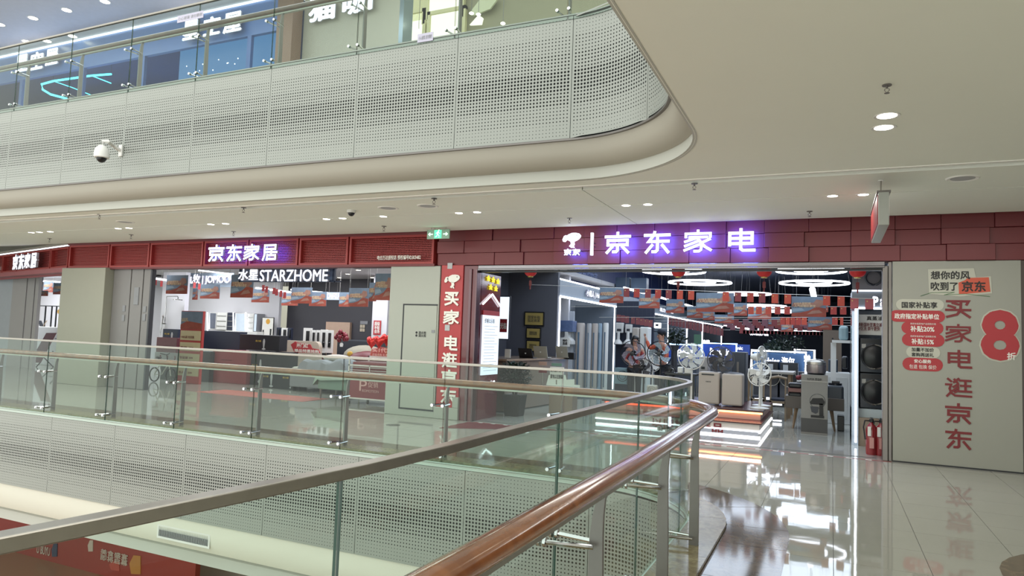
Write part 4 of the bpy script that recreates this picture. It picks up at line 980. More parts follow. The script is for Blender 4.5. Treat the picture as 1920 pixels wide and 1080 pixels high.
# ---- black gift cartons, red podium, brochure tower
def carton(x0, y0, x1, y1, Y, depth, label, body, deco=0, z0=None, name='carton', cat='box'):
    a, b, c, d = pb(x0, y0, x1, y1, Y)
    if z0 is not None: c = z0
    t = thing(name, label, cat, ((a+b)/2, Y, c), 0, 'dark appliance cartons')
    MB().box(a, Y, c, b, Y + min(depth, .3), d).build('body', body, t, bev=.006)
    w, h = b - a, d - c
    if deco:
        for k in range(deco):
            u = a + w * ((k + .62) / deco)
            MB().prism([(u - .07, c + .1*h), (u + .0, c + .04*h), (u + .08, c + .1*h), (u, c + .2*h)], Y - .003, Y).prism([(u - .02, c + .2*h), (u + .02, c + .2*h), (u + .04, c + .6*h), (u + .02, c + .75*h), (u - .02, c + .75*h), (u - .04, c + .6*h)], Y - .003, Y).build('printed_lamp', LGREY, t)
            textf('格力暖', 'caption', mat('caption_yellow', '#b39a4a', .5), t, (u - .3, Y - .003, c + .55*h), (1, 0, 0), (0, 0, 1), .2, .05, .002, .02)
    return t
carton(378, 621, 448, 658, 14.9, .5, 'long navy carton stacked highest behind the brochure tower', NAVY)
carton(449, 628, 524, 657, 14.5, .5, 'long black carton with pale lamp print at top right of the stack', mat('carton_black', '#24262c', .4), 1)
carton(375, 659, 393, 714, 14.2, .5, 'black upright carton between brochure tower and red podium', MATS['carton_black'], z0=0)
t, _ = vol('red_podium', 'plain red square podium standing among the black cartons', 'podium', 397, 657, 462, 721, 14.35, .7, REDM, z0=0)
MB().box(_[0], 14.35, 0, _[1], 15.0, _[3]).build('body', mat('podium_red', '#8e3a3e', .4), t, bev=.01); MB().box(_[0] + .35, 14.345, .62, _[0] + .75, 14.35, .64).build('engraved_line', MAROON, t)
carton(465, 658, 502, 722, 14.5, .4, 'black carton right of the red podium with faint lamp print', MATS['carton_black'], 1, z0=0)
carton(503, 660, 544, 690, 14.4, .4, 'middle black carton of the right stack', MATS['carton_black'])
carton(486, 693, 562, 721, 14.05, .4, 'low black carton with two lamp prints on the floor', MATS['carton_black'], 2, z0=0)
carton(305, 617, 333, 641, 14.2, .4, 'navy carton on the maroon one left of the brochure tower', NAVY, 1)
carton(293, 633, 331, 664, 14.0, .5, 'maroon patterned carton at the left end of the display', mat('carton_maroon', '#5d3238', .4, noise=.2))
carton(301, 677, 333, 714, 14.0, .5, 'dark green-black carton behind the bicycle', mat('carton_green', '#26302e', .4), z0=0)
t, q = vol('number_board', 'pale board with three round numbers under the maroon carton', 'sign', 290, 661, 338, 678, 13.5, .05, WHITE)
MB().box(q[0], 13.5, q[2], q[1], 13.52, q[3]).build('board', LGREY, t)
for k, c in enumerate('123'): textf(c, 'numeral', REDPRINT, t, (q[0] + .2 + .28*k, 13.497, q[2] + .06), (1, 0, 0), (0, 0, 1), .05, .1, .002, .02)
a, b, z0, z1 = pb(336, 583, 377, 719, 13.5); z0 = 0
t = thing('brochure_tower', 'tall red brochure tower with beige price cards and a sky poster on top', 'display stand', ((a+b)/2, 13.6, 0))
MB().box(a, 13.5, z0, b, 13.58, z1).build('body', mat('tower_red', '#b0423e', .5, noise=.05), t, bev=.006)
zz = lambda y: at(356, y, 13.5).z
MB().box(a + .01, 13.492, zz(617), b - .01, 13.5, zz(584)).build('poster', SKY, t)
MB().prism([(a + .01, zz(617)), (b - .01, zz(617)), (b - .01, zz(606)), (a + .25, zz(602)), (a + .01, zz(609))], 13.488, 13.492).build('printed_swoosh', BRED, t)
textf('618大促\n超值好礼', 'caption', BCR, t, (a + .04, 13.487, zz(603)), (1, 0, 0), (0, 0, 1), .26, .1, .002, .02)
for k, (u, v) in enumerate(((638, 620), (658, 642), (677, 663), (705, 686))):
    MB().box(a + .03, 13.49, zz(u), b - .03, 13.5, zz(v)).build('price_card', mat('card_cream', '#c9bd96', .5), t)
    textf(('118元起 包安装', '套装 799', '智能锁 399', '热水器 599')[k], 'caption', REDPRINT, t, (a + .06, 13.487, zz(u) + .05), (1, 0, 0), (0, 0, 1), (b-a)*.6, .07, .002, .01)
# bicycle leaning by the cartons
bx = at(304, 705, 13.2); t = thing('bicycle', 'small white-framed bicycle parked left of the brochure tower', 'bicycle', (bx.x, 13.2, 0))
WH = mat('frame_white', '#d8dad4', .3)
for dx, nm in ((-.3, 'rear_wheel'), (.32, 'front_wheel')):
    w_ = MB().ring((bx.x + dx, 13.2, .2), .18, .018, 24, 6, 'Y').build(nm, BLACK, t, smooth=True)
    m = MB(); [m.tube([(bx.x + dx, 13.2, .2), (bx.x + dx + .17*cos(a_*pi/4), 13.2, .2 + .17*sin(a_*pi/4))], .003, 3) for a_ in range(8)]; m.build('spoke', STEEL, w_)
MB().tube([(bx.x - .3, 13.2, .2), (bx.x - .12, 13.2, .48), (bx.x + .2, 13.2, .52)], .016, 8).tube([(bx.x - .12, 13.2, .48), (bx.x - .02, 13.2, .22), (bx.x + .2, 13.2, .5)], .016, 8).tube([(bx.x - .3, 13.2, .2), (bx.x - .02, 13.2, .22)], .012, 8).tube([(bx.x + .2, 13.2, .58), (bx.x + .32, 13.2, .2)], .016, 8).build('frame', WH, t, smooth=True)
MB().tube([(bx.x + .17, 13.2, .55), (bx.x + .12, 13.2, .74), (bx.x + .05, 13.05, .78)], .012, 6).tube([(bx.x + .12, 13.2, .74), (bx.x + .05, 13.35, .78)], .012, 6).build('handlebar', BLACK, t)
MB().ell((bx.x - .18, 13.2, .66), .11, .05, .03).tube([(bx.x - .18, 13.2, .65), (bx.x - .13, 13.2, .48)], .012, 6).build('saddle', BLACK, t)
# ---- beds
FAB = mat('bedding_grey', '#8f9096', .9, noise=.08, bump=.3); FABL = mat('bedding_light', '#b9b5ac', .9, noise=.06, bump=.3)
a, b, z0, z1 = pb(543, 690, 648, 712, 13.9)
t = thing('bed', 'grey bedding on a low bed right of the black cartons', 'bed', ((a+b)/2, 14.6, 0))
MB().box(a, 13.9, .1, b, 15.9, .42).build('base', mat('bed_skirt', '#86878b', .8, noise=.05), t, bev=.03)
MB().box(a + .02, 13.92, .42, b - .02, 15.85, .6).build('mattress', FABL, t, bev=.05)
m = MB()                                       # rumpled duvet: height field over the mattress
nx, ny = 22, 18; vs = []; fs = []
for j in range(ny + 1):
    for i in range(nx + 1):
        u, v = i/nx, j/ny; e = min(u, 1-u, v*1.2, (1-v)*3)
        z = .60 + .16*min(1, e*9) + .05*sin(7*u + 3*v)*cos(5*v - 2*u) + .03*sin(17*u + 5*v) + .10*math.exp(-((u-.75)**2 + (v-.25)**2)*9)
        vs.append((a + .25 + u*(b - a - .22), 13.84 + v*1.3, z - (.22 if j == 0 or i == nx else 0)))
for j in range(ny):
    for i in range(nx): k = j*(nx+1) + i; fs.append((k, k+1, k+nx+2, k+nx+1))
m._a(vs, fs).build('duvet', FAB, t, smooth=True)
MB().ell((a + .55, 15.1, .80), .42, .26, .12, 18, 8).build('pillow', FAB, t, smooth=True); MB().ell((a + .9, 14.6, .84), .40, .24, .10, 18, 8).build('pillow', FABL, t, smooth=True)
MB().box(a + .02, 13.95, .005, a + .1, 14.05, .1).box(b - .1, 13.95, .005, b - .02, 14.05, .1).build('leg', BLACK, t)
ha, hb, hz0, hz1 = pb(524, 639, 600, 668, 16.0); P = []
for i in range(7): P.append((hb - .16 + .16*sin(i*pi/12), hz1 - .16 + .16*cos(i*pi/12)))
for i in range(7): P.append((ha + .16 - .16*cos(i*pi/12), hz1 - .16 + .16*sin(i*pi/12)))
MB().prism([(hb, .3)] + P[:7][::-1] + P[7:][::-1] + [(ha, .3)], 15.95, 16.1).build('headboard', mat('headboard_beige', '#b5a898', .8), t)
# red promotional placard on the bed
a, b, z0, z1 = pb(546, 640, 600, 663, 14.7); t = thing('promotion_placard', 'tilted red placard with white lettering on the grey bed', 'placard', ((a+b)/2, 14.7, z0))
def q_(x, y): v = at(x, y, 14.7); return (v.x, v.z)
MB().prism([q_(545,646), q_(554,640), q_(556,642), q_(582,646), q_(585,653), q_(597,655), q_(600,662), q_(552,661)], 14.7, 14.72).build('board', SIGNRED, t)
ptext('开门红', 'caption', WHITEP, t, 556, 644, 578, 652, 14.695, .003, .03); ptext('爆品特惠抢购', 'caption', WHITEP, t, 552, 655, 598, 661, 14.695, .003, .02)
# green stool table with cloth
a, b, z0, z1 = pb(592, 694, 651, 731, 12.75); t = thing('cloth_bench', 'bench under a pale green cloth at the foot of the grey bed', 'bench', ((a+b)/2, 13.1, 0))
GRN = mat('cloth_green', '#6f8478', .8, noise=.08); MB().box(a + .06, 12.75, .22, b, 13.4, .50).build('seat_box', GRN, t, bev=.02)
m = MB(); 
m._a([(a - .05, 12.7, .30), (a + .1, 12.68, .44), (a + .06, 12.72, .62), (a + .06, 13.5, .62), (b + .02, 13.5, .62), (b + .02, 12.7, .62), (b + .02, 12.68, .47), (a + .2, 12.68, .42), (a - .08, 13.3, .32)],
     [(2, 3, 4, 5), (1, 2, 5, 6), (0, 1, 2), (1, 7, 6), (0, 2, 3, 8)]); m.build('cloth', mat('cloth_pale', '#93a598', .8, noise=.06), t)
for lx in (a + .12, b - .1):
    for ly in (12.8, 13.35): MB().cyl((lx, ly, 0), .018, .24, 8, r2=.03).build('leg', STEELD, t)
# dark bed and its bedding behind the promotion cart
a, b, z0, z1 = pb(631, 638, 737, 664, 17.1); t = thing('bed', 'charcoal upholstered bed with red covers behind the promotion cart', 'bed', ((a+b)/2, 16.6, 0))
MB().box(a, 17.1, .1, b, 17.25, z1).build('headboard', mat('charcoal_fabric', '#30343a', .8, noise=.05), t, bev=.04)
MB().box(a + .1, 16.25, .1, b, 17.1, .55).build('base', MATS['charcoal_fabric'], t, bev=.03)
MB().box(a + .15, 16.2, .5, b, 17.05, .80).build('cover', mat('cover_red', '#7c2f34', .6, noise=.2, scale=14), t, bev=.05)
v = at(672, 655, 16.4)
MB().ell((v.x + .1, 16.6, .84), .72, .4, .32, 22, 10).build('folded_quilt', mat('quilt_cream', '#8f8b7c', .9, noise=.12), t, smooth=True)
MB().ell((v.x + .35, 16.4, .78), .66, .32, .24, 20, 9).build('red_pillow', mat('pillow_red', '#5e1c22', .4, noise=.2, scale=14), t, smooth=True)
MB().ell((v.x - .16, 16.24, .90), .11, .03, .08, 12, 7).build('gold_rosette', mat('gold_fabric', '#b8923a', .5, noise=.2, scale=20), t, smooth=True)
# red lettering placard beside hearts
t = thing('promotion_placard', 'red cut-out lettering propped on the red bedding under the heart balloons', 'placard', at(714, 668, 15.9))
a, b, z0, z1 = pb(694, 650, 731, 671, 15.9); MB().prism([(a, z0 + .06), (a + .3*(b-a), z0), (b - .05, z0 + .02), (b, z1 - .04), (a + .5*(b-a), z1), (a + .05, z1 - .08)], 15.9, 15.92).build('board', mat('placard_red', '#a5443f', .5), t)
ptext('买1代2', 'caption', mat('caption_pink', '#dba59a', .5), t, 698, 652, 730, 661, 15.895, .003, .03); ptext('超值换购 礼遇', 'caption', MATS['caption_pink'], t, 698, 663, 727, 668, 15.895, .003, .01)
# heart balloons
def heart(x, y, z, s, label, m, group):
    t = thing('heart_balloon', label, 'balloon', (x, y, z - s), 0, group); P = []; N = 22
    vs = [(x, y - .32*s, z), (x, y + .32*s, z)]; fs = []
    for i in range(N):
        a_ = 2*pi*i/N; hx_ = 16*sin(a_)**3/17; hz_ = (13*cos(a_) - 5*cos(2*a_) - 2*cos(3*a_) - cos(4*a_))/15
        P.append((hx_, hz_)); vs.append((x + s*hx_, y, z + s*hz_)); 
    for i in range(N): vs.append((x + s*.62*P[i][0], y - .25*s, z + s*.62*P[i][1])); 
    for i in range(N): vs.append((x + s*.62*P[i][0], y + .25*s, z + s*.62*P[i][1]))
    for i in range(N):
        j = (i+1) % N; fs += [(2+i, 2+j, 2+N+j, 2+N+i), (2+N+i, 2+N+j, 0), (2+j, 2+i, 2+2*N+i, 2+2*N+j), (2+2*N+j, 2+2*N+i, 1)]
    MB()._a(vs, fs).build('foil', m, t, smooth=True); MB().tube([(x, y, z - s), (x, y, z - s - .25)], .003, 4).build('ribbon', GOLD, t)
HRT = mat('foil_red', '#c43430', .15, .5, noise=.25, scale=18)
for px, py, l in ((697, 641, 'left of the three big red foil heart balloons'), (711, 640, 'middle of the three big red foil heart balloons'), (725, 636, 'right and highest of the three big red foil heart balloons')):
    v = at(px, py, 15.6 - (px == 711)*.25); heart(v.x, v.y, v.z, .185, l, HRT, 'big foil hearts over the red bed')
# flower-like cluster of dark red balloons in a vase
v = at(641, 634, 15.8); t = thing('balloon_bouquet', 'cluster of dark red glossy balloons on thin sticks in a small vase', 'bouquet', (v.x, 15.8, v.z - .2))
DR = mat('balloon_dark', '#6e1c28', .12, .2, noise=.1)
for i, (dx, dz) in enumerate(((-.17,.12),(-.09,.19),(0,.13),(.06,.21),(.14,.17),(.2,.09),(.08,.08),(-.05,.05),(.0,.27))):
    MB().ell((v.x + dx*1.15, 15.8 - .04*(i % 3), v.z - .1 + dz), .07, .06, .075, 12, 8).build('balloon', DR, t, smooth=True)
m = MB(); [m.tube([(v.x, 15.8, v.z - .15), (v.x + d, 15.8, v.z + .02)], .003, 4) for d in (-.1, -.03, .04, .11)]; m.build('stick', STEEL, t)
MB().lathe([(0, -.24), (.04, -.24), (.05, -.18), (.035, -.13), (0, -.13)], (v.x, 15.8, v.z), 12).build('vase', WHITE, t, smooth=True)
# wall posters
o, _ = simple('wall_poster', 'tall red notice poster on the white pillar above the hearts', 'poster', 700, 601, 714, 628, 17.28, .01, SIGNRED)
ptext('超级\n补贴\n会场', 'caption', WHITEP, o, 702, 603, 712, 625, 17.275, .002, .02)
a, b, z0, z1 = pb(697, 560, 720, 660, 17.3); struct(MB().box(a, 17.3, 0, b + .1, 17.6, 3.25).build('column_3', HW))
t, q = vol('price_card_set', 'six small beige cards on the dark wall left of the white pillar', 'card', 675, 602, 689, 624, 18.58, .02, BEIGE)
MB().box(q[0], 18.58, q[3] - .1, q[1], 18.6, q[3]).build('heading_card', GREY, t)
for i in range(2):
    for j in range(2): MB().box(q[0] + .1*i, 18.58, q[3] - .22 - .12*j, q[0] + .1*i + .085, 18.6, q[3] - .12 - .12*j).build('card', BEIGE, t)
# promotion cart
a, b, z0, z1 = pb(652, 670, 735, 752, 12.4); Yc = 12.4; b = -7.87
t = thing('promotion_cart', 'white-framed promotion cart with red panel reading P促销 PROMOTION', 'cart', ((a+b)/2, Yc + .3, 0))
CW = mat('cart_white', '#cfc8c4', .4); zt = z1; zr = at(690, 685, Yc).z; zp = at(690, 701, Yc).z; zb_ = at(690, 750, Yc).z
for xx in (a, b - .03):
    for yy in (Yc, Yc + .7): MB().box(xx, yy, .05, xx + .03, yy + .03, zt).build('upright', CW, t)
for zq in (zt - .03, zr - .03, zp, zb_): MB().box(a, Yc, zq, b, Yc + .03, zq + .03).box(a, Yc + .7, zq, b, Yc + .73, zq + .03).build('rail', CW, t)
m = MB()
for k in range(1, 3): m.box(a, Yc + .01, zp + k*(zr - zp)/3, b, Yc + .02, zp + k*(zr - zp)/3 + .01)
for u in (.33, .68): m.box(a + u*(b-a), Yc, zp, a + u*(b-a) + .015, Yc + .02, zr)
m.build('wire', CW, t)
MB().box(a + .03, Yc + .008, zb_ + .03, b - .03, Yc + .02, zp).build('panel', mat('panel_red', '#7b2f36', .5), t)
MB().box(a + .04, Yc + .08, zb_ + .03, b - .03, Yc + .68, zr + .06).build('red_goods', MATS['cover_red'], t, bev=.03)
MB().box(b - .3, Yc - .006, at(718, 696, Yc).z, b - .12, Yc, at(718, 690, Yc).z).build('yellow_tag', mat('tag_yellow', '#b9a33a', .5), t)
ptext('P', 'lettering', mat('caption_rose', '#c99c98', .5), t, 674, 713, 688, 733, Yc + .004, .003, -.01); ptext('促销', 'lettering', MATS['caption_rose'], t, 690, 716, 709, 727, Yc + .004, .003, .0); ptext('ROMOTION', 'lettering', MATS['caption_rose'], t, 679, 731, 710, 736, Yc + .004, .003, .0)
for xx in (a + .05, b - .1): MB().cyl((xx, Yc + .02, .0), .03, .06, 10).cyl((xx, Yc + .7, .0), .03, .06, 10).build('caster', BLACK, t)
o = MB().box(*[-13.6, 12.0, .001, -10.4, 12.9, .004]).build('red_carpet', mat('carpet_red', '#b0523c', .4, noise=.05)); tag(o, 'flat red-orange floor carpet strip in front of the grey bed', 'carpet')

# ================================================================ LEFT SHOP
struct(MB().box(-34, 17.6, 0, -24.5, 17.7, 3.2).build('wall_left_shop', HW)); struct(MB().box(-34, 13.0, 3.05, -21.3, 17.6, 3.15).build('ceiling_left_shop', HW))
for i, (x0, x1) in enumerate(((18, 45), (46, 60), (61, 68))):
    a, b, z0, z1 = pb(x0, 520, x1 - 1, 690, 13.9); q = struct(MB().box(a, 13.9, 0, b, 14.0, 3.05).build('wall_panel_left', mat('panel_pale', '#a8a5a6', .4, noise=.02)))
a, b, _, _ = pb(-30, 520, 18, 690, 13.9); struct(MB().box(a - 3, 13.92, 0, b, 13.95, 3.05).build('window_1', mat('pale_window', '#aeb4bc', .3)))
a, b, z0, z1 = pb(67, 573, 121, 613, 15.5); t = thing('window_display', 'black framed window display with four bays in the left shop', 'display frame', ((a+b)/2, 15.5, z0))
m = MB().box(a, 15.5, z1 - .03, b, 15.54, z1)
for u in (0, .3, .52, .68, .98): m.box(a + u*(b-a), 15.5, z0, a + u*(b-a) + .03, 15.54, z1)
m.build('frame', BLACK, t); MB().cyl((a + .8*(b-a), 15.49, z1 - .2), .08, .01, 14, 'Y').build('yellow_flower', MATS['flower_yellow'], t)
t, q = vol('counter', 'white counter under the black framed display in the left shop', 'counter', 62, 613, 123, 660, 15.2, .6, WHITE); MB().box(q[0], 15.2, 0, q[1], 15.7, q[3]).build('body', WHITE, t, bev=.02)
t = thing('open_brochures', 'two brochures standing in a V on the white counter', 'brochure', at(80, 612, 15.25)); A = at(71, 601, 15.25); B = at(78, 612, 15.25); C_ = at(89, 601, 15.25)
MB()._a([(A.x, 15.25, A.z), (B.x - .1, 15.25, B.z), (B.x + .05, 15.3, B.z), (A.x + .12, 15.3, A.z)], [(0, 1, 2, 3)]).build('left_leaf', DGREY, t); MB()._a([(C_.x, 15.25, C_.z), (B.x + .1, 15.25, B.z), (B.x - .02, 15.3, B.z), (C_.x - .15, 15.3, C_.z)], [(0, 1, 2, 3)]).build('right_leaf', TAN, t)
for i, q in enumerate([(68, 520, 80, 552, 14.6), (82, 527, 100, 548, 15.4), (100, 530, 128, 552, 14.6), (70, 545, 90, 555, 14.2)]):
    banner(*q, ['banner at the left edge of the far left shop opening', 'small blue banner in the far left shop', 'banner touching the beige column in the far left shop', 'low red banner in the far left shop'][i], 'banners in the far left shop', 3.05)
led_bar(at(78, 527, 15.5), at(112, 529, 15.5), .03, 'white light bar high in the far left shop')
# easel board
v = at(72, 690, 14.0); v = atz(72, 688); t = thing('easel_board', 'maroon menu board leaning on a dark A-frame easel at far left', 'easel board', (v.x, v.y, 0))
Yv = v.y; A = at(58, 680, Yv); B = at(78, 680, Yv); C_ = at(96, 624, Yv - .0); D = at(78, 624, Yv)
MB()._a([(A.x, Yv - .05, A.z), (B.x, Yv - .05, B.z), (C_.x, Yv + .15, C_.z), (D.x, Yv + .15, D.z), (A.x, Yv - .02, A.z), (B.x, Yv - .02, B.z), (C_.x, Yv + .18, C_.z), (D.x, Yv + .18, D.z)], [(0,1,2,3), (7,6,5,4), (0,4,5,1), (1,5,6,2), (2,6,7,3), (3,7,4,0)]).build('board', mat('board_maroon', '#6b4044', .4), t)
for (p, q) in (((A.x, Yv - .05, A.z), (A.x - .1, Yv - .1, 0)), ((B.x, Yv - .05, B.z), (B.x - .1, Yv - .1, 0)), ((C_.x - .1, Yv + .15, C_.z - .6), (C_.x + .2, Yv + .4, 0)), ((B.x + .05, Yv, B.z + .2), (B.x + .15, Yv + .3, 0))):
    MB().tube([p, q], .018, 6).build('leg', BLACK, t)
MB().tube([(B.x + .1, Yv + .2, .3), (C_.x + .18, Yv + .38, .3)], .012, 6).build('brace', BLACK, t)
MB().tube([(C_.x - .02, Yv + .15, .95), (C_.x + .2, Yv + .2, .95)], .012, 6).build('brace', BLACK, t)

# ================================================================ APPLIANCE SHOP
AD = mat('shop_navy', '#2a3146', .5, noise=.1); AW = mat('wall_cool_white', '#b9bfc6', .4, noise=.03)
struct(MB().box(-9, FY + .3, 4.3, 4, 47, 4.4).build('ceiling_appliance_shop', AD))
struct(MB().box(-9, 46.6, 0, 4, 46.8, 4.3).build('wall_appliance_back', AD))
struct(MB().box(1.6, FY + .3, 0, 1.8, 46.6, 4.3).build('wall_appliance_right', mat('wall_grey_blue', '#4a5260', .5)))
struct(MB().box(-7.78, 11.7, 0, -7.68, 16.5, 4.3).box(-7.78, 16.5, 0, -6.3, 16.62, 4.3).build('wall_plaques', mat('slate_wall', '#64666f', .5, noise=.04)))
struct(MB().box(-9, FY + .2, 2.86, 4, FY + .3, 4.3).build('wall_header_inner', AD))
BX = -6.3
bw = struct(MB().box(BX - 1.4, 16.6, 0, BX - 1.3, 46.6, 4.3).build('wall_bays', AW))
struct(MB().box(BX - .08, 16.6, 2.64, BX, 46.6, 3.06).build('fascia_bays', mat('bay_fascia', '#8d98a4', .4)))
struct(MB().box(BX - .6, 16.6, 3.1, BX - .5, 46.6, 4.3).build('wall_poster_band', mat('poster_navy', '#2c3a66', .45, noise=.25, scale=1.2)))
for i, y in enumerate((16.62, 21.55, 29.6)):
    struct(MB().box(BX - 1.3, y, 0, BX, y + .12, 2.64).build('bay_divider', mat('divider_grey', '#7d8894', .4)))
    led_bar((BX + .01, y + .03, 0.02), (BX + .01, y + .03, 2.62), .022, ['vertical white light edge at the front of the left wall bays', 'vertical white light edge between first and second bay', 'far vertical white light edge of the left wall bays'][i])
for y, l in ((33.9, 'nearer'), (38.3, 'middle'), (45.5, 'farthest')):
    led_bar((BX + .01, y, 0.02), (BX + .01, y, 2.62), .03, l + ' of the three thin vertical light edges deep in the left bays')
    struct(MB().box(BX - 1.3, y, 0, BX, y + .12, 2.64).build('bay_divider', MATS['divider_grey']))
led_bar((BX + .01, 16.65, 2.63), (BX + .01, 46, 2.63), .028, 'long white light line running into the shop above the bays')
led_bar((BX - .02, 16.65, 3.07), (BX - .02, 21.0, 3.07), .03, 'upper bluish-white light line above the first bay', LEDS)
def xface(s, y0, y1, z0, z1, label, m=LETTER, X=BX + .012, bold=.03):
    t = thing('brand_sign', label, 'sign', (X, y0, z0)); textf(s, 'lettering', m, t, (X, y0, z0), (0, 1, 0), (0, 0, 1), y1 - y0, z1 - z0, .04, bold); return t
xface('小超人 | Haier', 18.6, 20.0, 2.74, 2.95, 'white glowing brand name on the first bay fascia')
xface('TCL', 24.6, 26.3, 2.72, 2.86, 'small white glowing sign on the second bay fascia', bold=.05)
xface('格力 | GREE', 27.8, 30.4, 2.74, 2.92, 'white glowing sign on the far bay fascia')
textf('海尔智家 沐浴专区', 'caption', DGREY, bw, (BX - 1.28, 17.2, 2.25), (0, 1, 0), (0, 0, 1), 2.2, .16, .01, .02)
# framed plaques
for i, (x0, y0, x1, y1) in enumerate(((983, 584.5, 1020, 611.5), (986, 614, 1014, 635.5), (986, 637.5, 1013, 660))):
    a, b, z0, z1 = pb(x0, y0, x1, y1, 16.45)
    t = thing('award_plaque', ['largest and highest of three gold plaques on the slate wall', 'middle gold plaque on the slate wall', 'lowest gold plaque, just above the laptops'][i], 'plaque', ((a+b)/2, 16.45, z0), 0, 'gold plaques on the slate wall')
    MB().box(a, 16.45, z0, b, 16.49, z1).build('frame', BLACK, t, bev=.006); MB().box(a + .03, 16.44, z0 + .03, b - .03, 16.45, z1 - .03).build('gold_plate', GOLD, t)
    textf('国家补贴\n指定商家', 'caption', DGREY, t, (a + .1, 16.438, z0 + .1), (1, 0, 0), (0, 0, 1), b - a - .2, z1 - z0 - .2, .002, .0)
# hanging screen 光临
a, b, z0, z1 = pb(936, 555, 955.5, 637, 13.9); t = thing('wall_screen', 'pale lit vertical screen with a red square reading 光临', 'screen', ((a+b)/2, 13.9, z0))
MB().box(a, 13.9, z0, b, 13.94, z1).build('bezel', BLACK, t); MB().box(a, 13.89, z0 + .02, b - .02, 13.9, z1 - .02).build('lit_panel', SCREEN, t)
a, b, z0, z1 = pb(937, 598, 950.5, 623, 13.885); MB().box(a, 13.885, z0, b, 13.89, z1).build('red_square', SIGNRED, t); ptext('光临', 'caption', WHITEP, t, 938, 605, 949.5, 617, 13.884, .002, .03)
# reception counter along the left wall
t = thing('reception_counter', 'brown stone reception counter inside the entrance behind the plant', 'counter', (-6.3, 14.6, 0))
CT = mat('counter_brown', '#8a7768', .3, noise=.04, coat=.3)
MB().prismz([(-7.0, 13.1), (-6.15, 13.2), (-5.95, 16.45), (-6.9, 16.45)], .02, 1.06).build('body', CT, t); MB().prismz([(-7.05, 13.05), (-6.1, 13.15), (-5.9, 16.45), (-6.95, 16.45)], 1.06, 1.10).build('worktop', mat('counter_top', '#a18c78', .2, coat=.4), t)
MB().box(-6.02, 15.2, .2, -5.88, 15.28, 1.0).build('red_notice', REDPRINT, t) if False else None
led_bar((-6.13, 13.3, .50), (-6.05, 14.3, .50), .014, 'short light strip set in the front of the reception counter', LEDS)
# laptops on the counter
def laptop(px, py, Y, w, h, m, label, lean=.25):
    v = at(px, py, Y); z = 1.10; t = thing('laptop', label, 'laptop', (v.x, Y, z), 0, 'laptops on the reception counter')
    MB().box(v.x - w/2, Y + .05, z, v.x + w/2, Y + .28, z + .018).build('base', m, t, bev=.003)
    m_ = MB(); m_._a([(v.x - w/2, Y + .05, z + .01), (v.x + w/2, Y + .05, z + .01), (v.x + w/2, Y - .05, z + h), (v.x - w/2, Y - .05, z + h), (v.x - w/2, Y + .065, z + .01), (v.x + w/2, Y + .065, z + .01), (v.x + w/2, Y - .035, z + h), (v.x - w/2, Y - .035, z + h)], [(0,1,2,3),(7,6,5,4),(0,4,5,1),(1,5,6,2),(2,6,7,3),(3,7,4,0)])
    m_.build('lid', m, t); MB().cyl((v.x, Y - .002, z + h*.5), .018, .004, 8, 'Y').build('lid_mark', WHITE, t)
SIL = mat('laptop_silver', '#b5b3a6', .35, .2)
laptop(985, 668, 14.3, .33, .22, BLACK, 'dark laptop with white mark, leftmost open one on the counter'); laptop(1013, 668, 15.0, .33, .27, SIL, 'silver laptop in the middle of the reception counter'); laptop(1053, 668, 16.0, .3, .27, SIL, 'silver laptop at the right end of the reception counter')
o, _ = simple('card_terminal', 'black card terminal at the right end of the counter', 'terminal', 1060, 661, 1076, 674, 16.1, .15, BLACK)
t = thing('tablet_stand', 'small pale tablet stand at the left of the counter', 'stand', (at(950, 672, 13.5).x, 13.5, 1.1)); v = t.location
MB().box(v.x - .04, 13.48, 1.12, v.x + .09, 13.5, 1.3).build('tablet', WHITE, t); MB().tube([(v.x - .08, 13.6, 1.105), (v.x + .02, 13.5, 1.28)], .008, 6).build('strut', CHROME, t)
# lit display riser with subsidy boards in front of the counter
t = thing('lit_riser', 'white lit stepped riser on a brown plinth before the counter', 'display stand', (-5.1, 13.5, 0)); LITW = glow('lit_white_acrylic', '#e8f0e0', .5)
a, b, z0, z1 = pb(1005, 713, 1077, 725, 13.4); a = max(a, -5.28); MB().box(a, 13.4, z0 - .02, b, 13.75, z0 + .04).build('shelf', LITW, t)
P = [(at(x, y, 13.5).x, at(x, y, 13.5).z) for x, y in ((1024, 722), (1029, 703), (1059, 703), (1061, 712), (1076, 711), (1076, 724))]; MB().prism(P, 13.5, 13.54).build('back_panel', LITW, t)
MB().box(a + .04, 13.42, 0, b - .04, 13.72, z0 - .02).build('plinth', CT, t)
def board(x0, y0, x1, y1, label, m, txt=None):
    Yb = 13.46; a, b, z0_, z1_ = pb(x0, y0, x1, y1, Yb); o = thing('subsidy_board', label, 'sign', ((a+b)/2, Yb, z0_)); MB().box(a, Yb, z0_, b, Yb + .02, z1_).build('board', m, o)
    MB().tube([((a+b)/2, Yb + .015, z0_), ((a+b)/2, Yb + .015, z0 + .03)], .008, 6).build('foot', CHROME, o)
    for s_, q in (txt or []): ptext(s_, 'caption', BLACKP, o, *q, Yb - .002, .002, .03)
board(1031, 688, 1057, 712, 'white board with two rows of black writing on the lit riser', WHITEP, [('支持国补刷卡', (1032, 691, 1056, 698)), ('家电以旧换新', (1032, 702, 1056, 710))])
board(1034, 681, 1053, 686.5, 'small green-grey cut-out sign just above the white board', mat('board_green', '#6a8a7c', .5))
board(1010, 689, 1025, 699, 'dark red notice left of the white board', REDPRINT); board(1010, 678, 1025, 685, 'small pink lettering placard above the dark red notice', mat('placard_pink', '#a98a7c', .5))
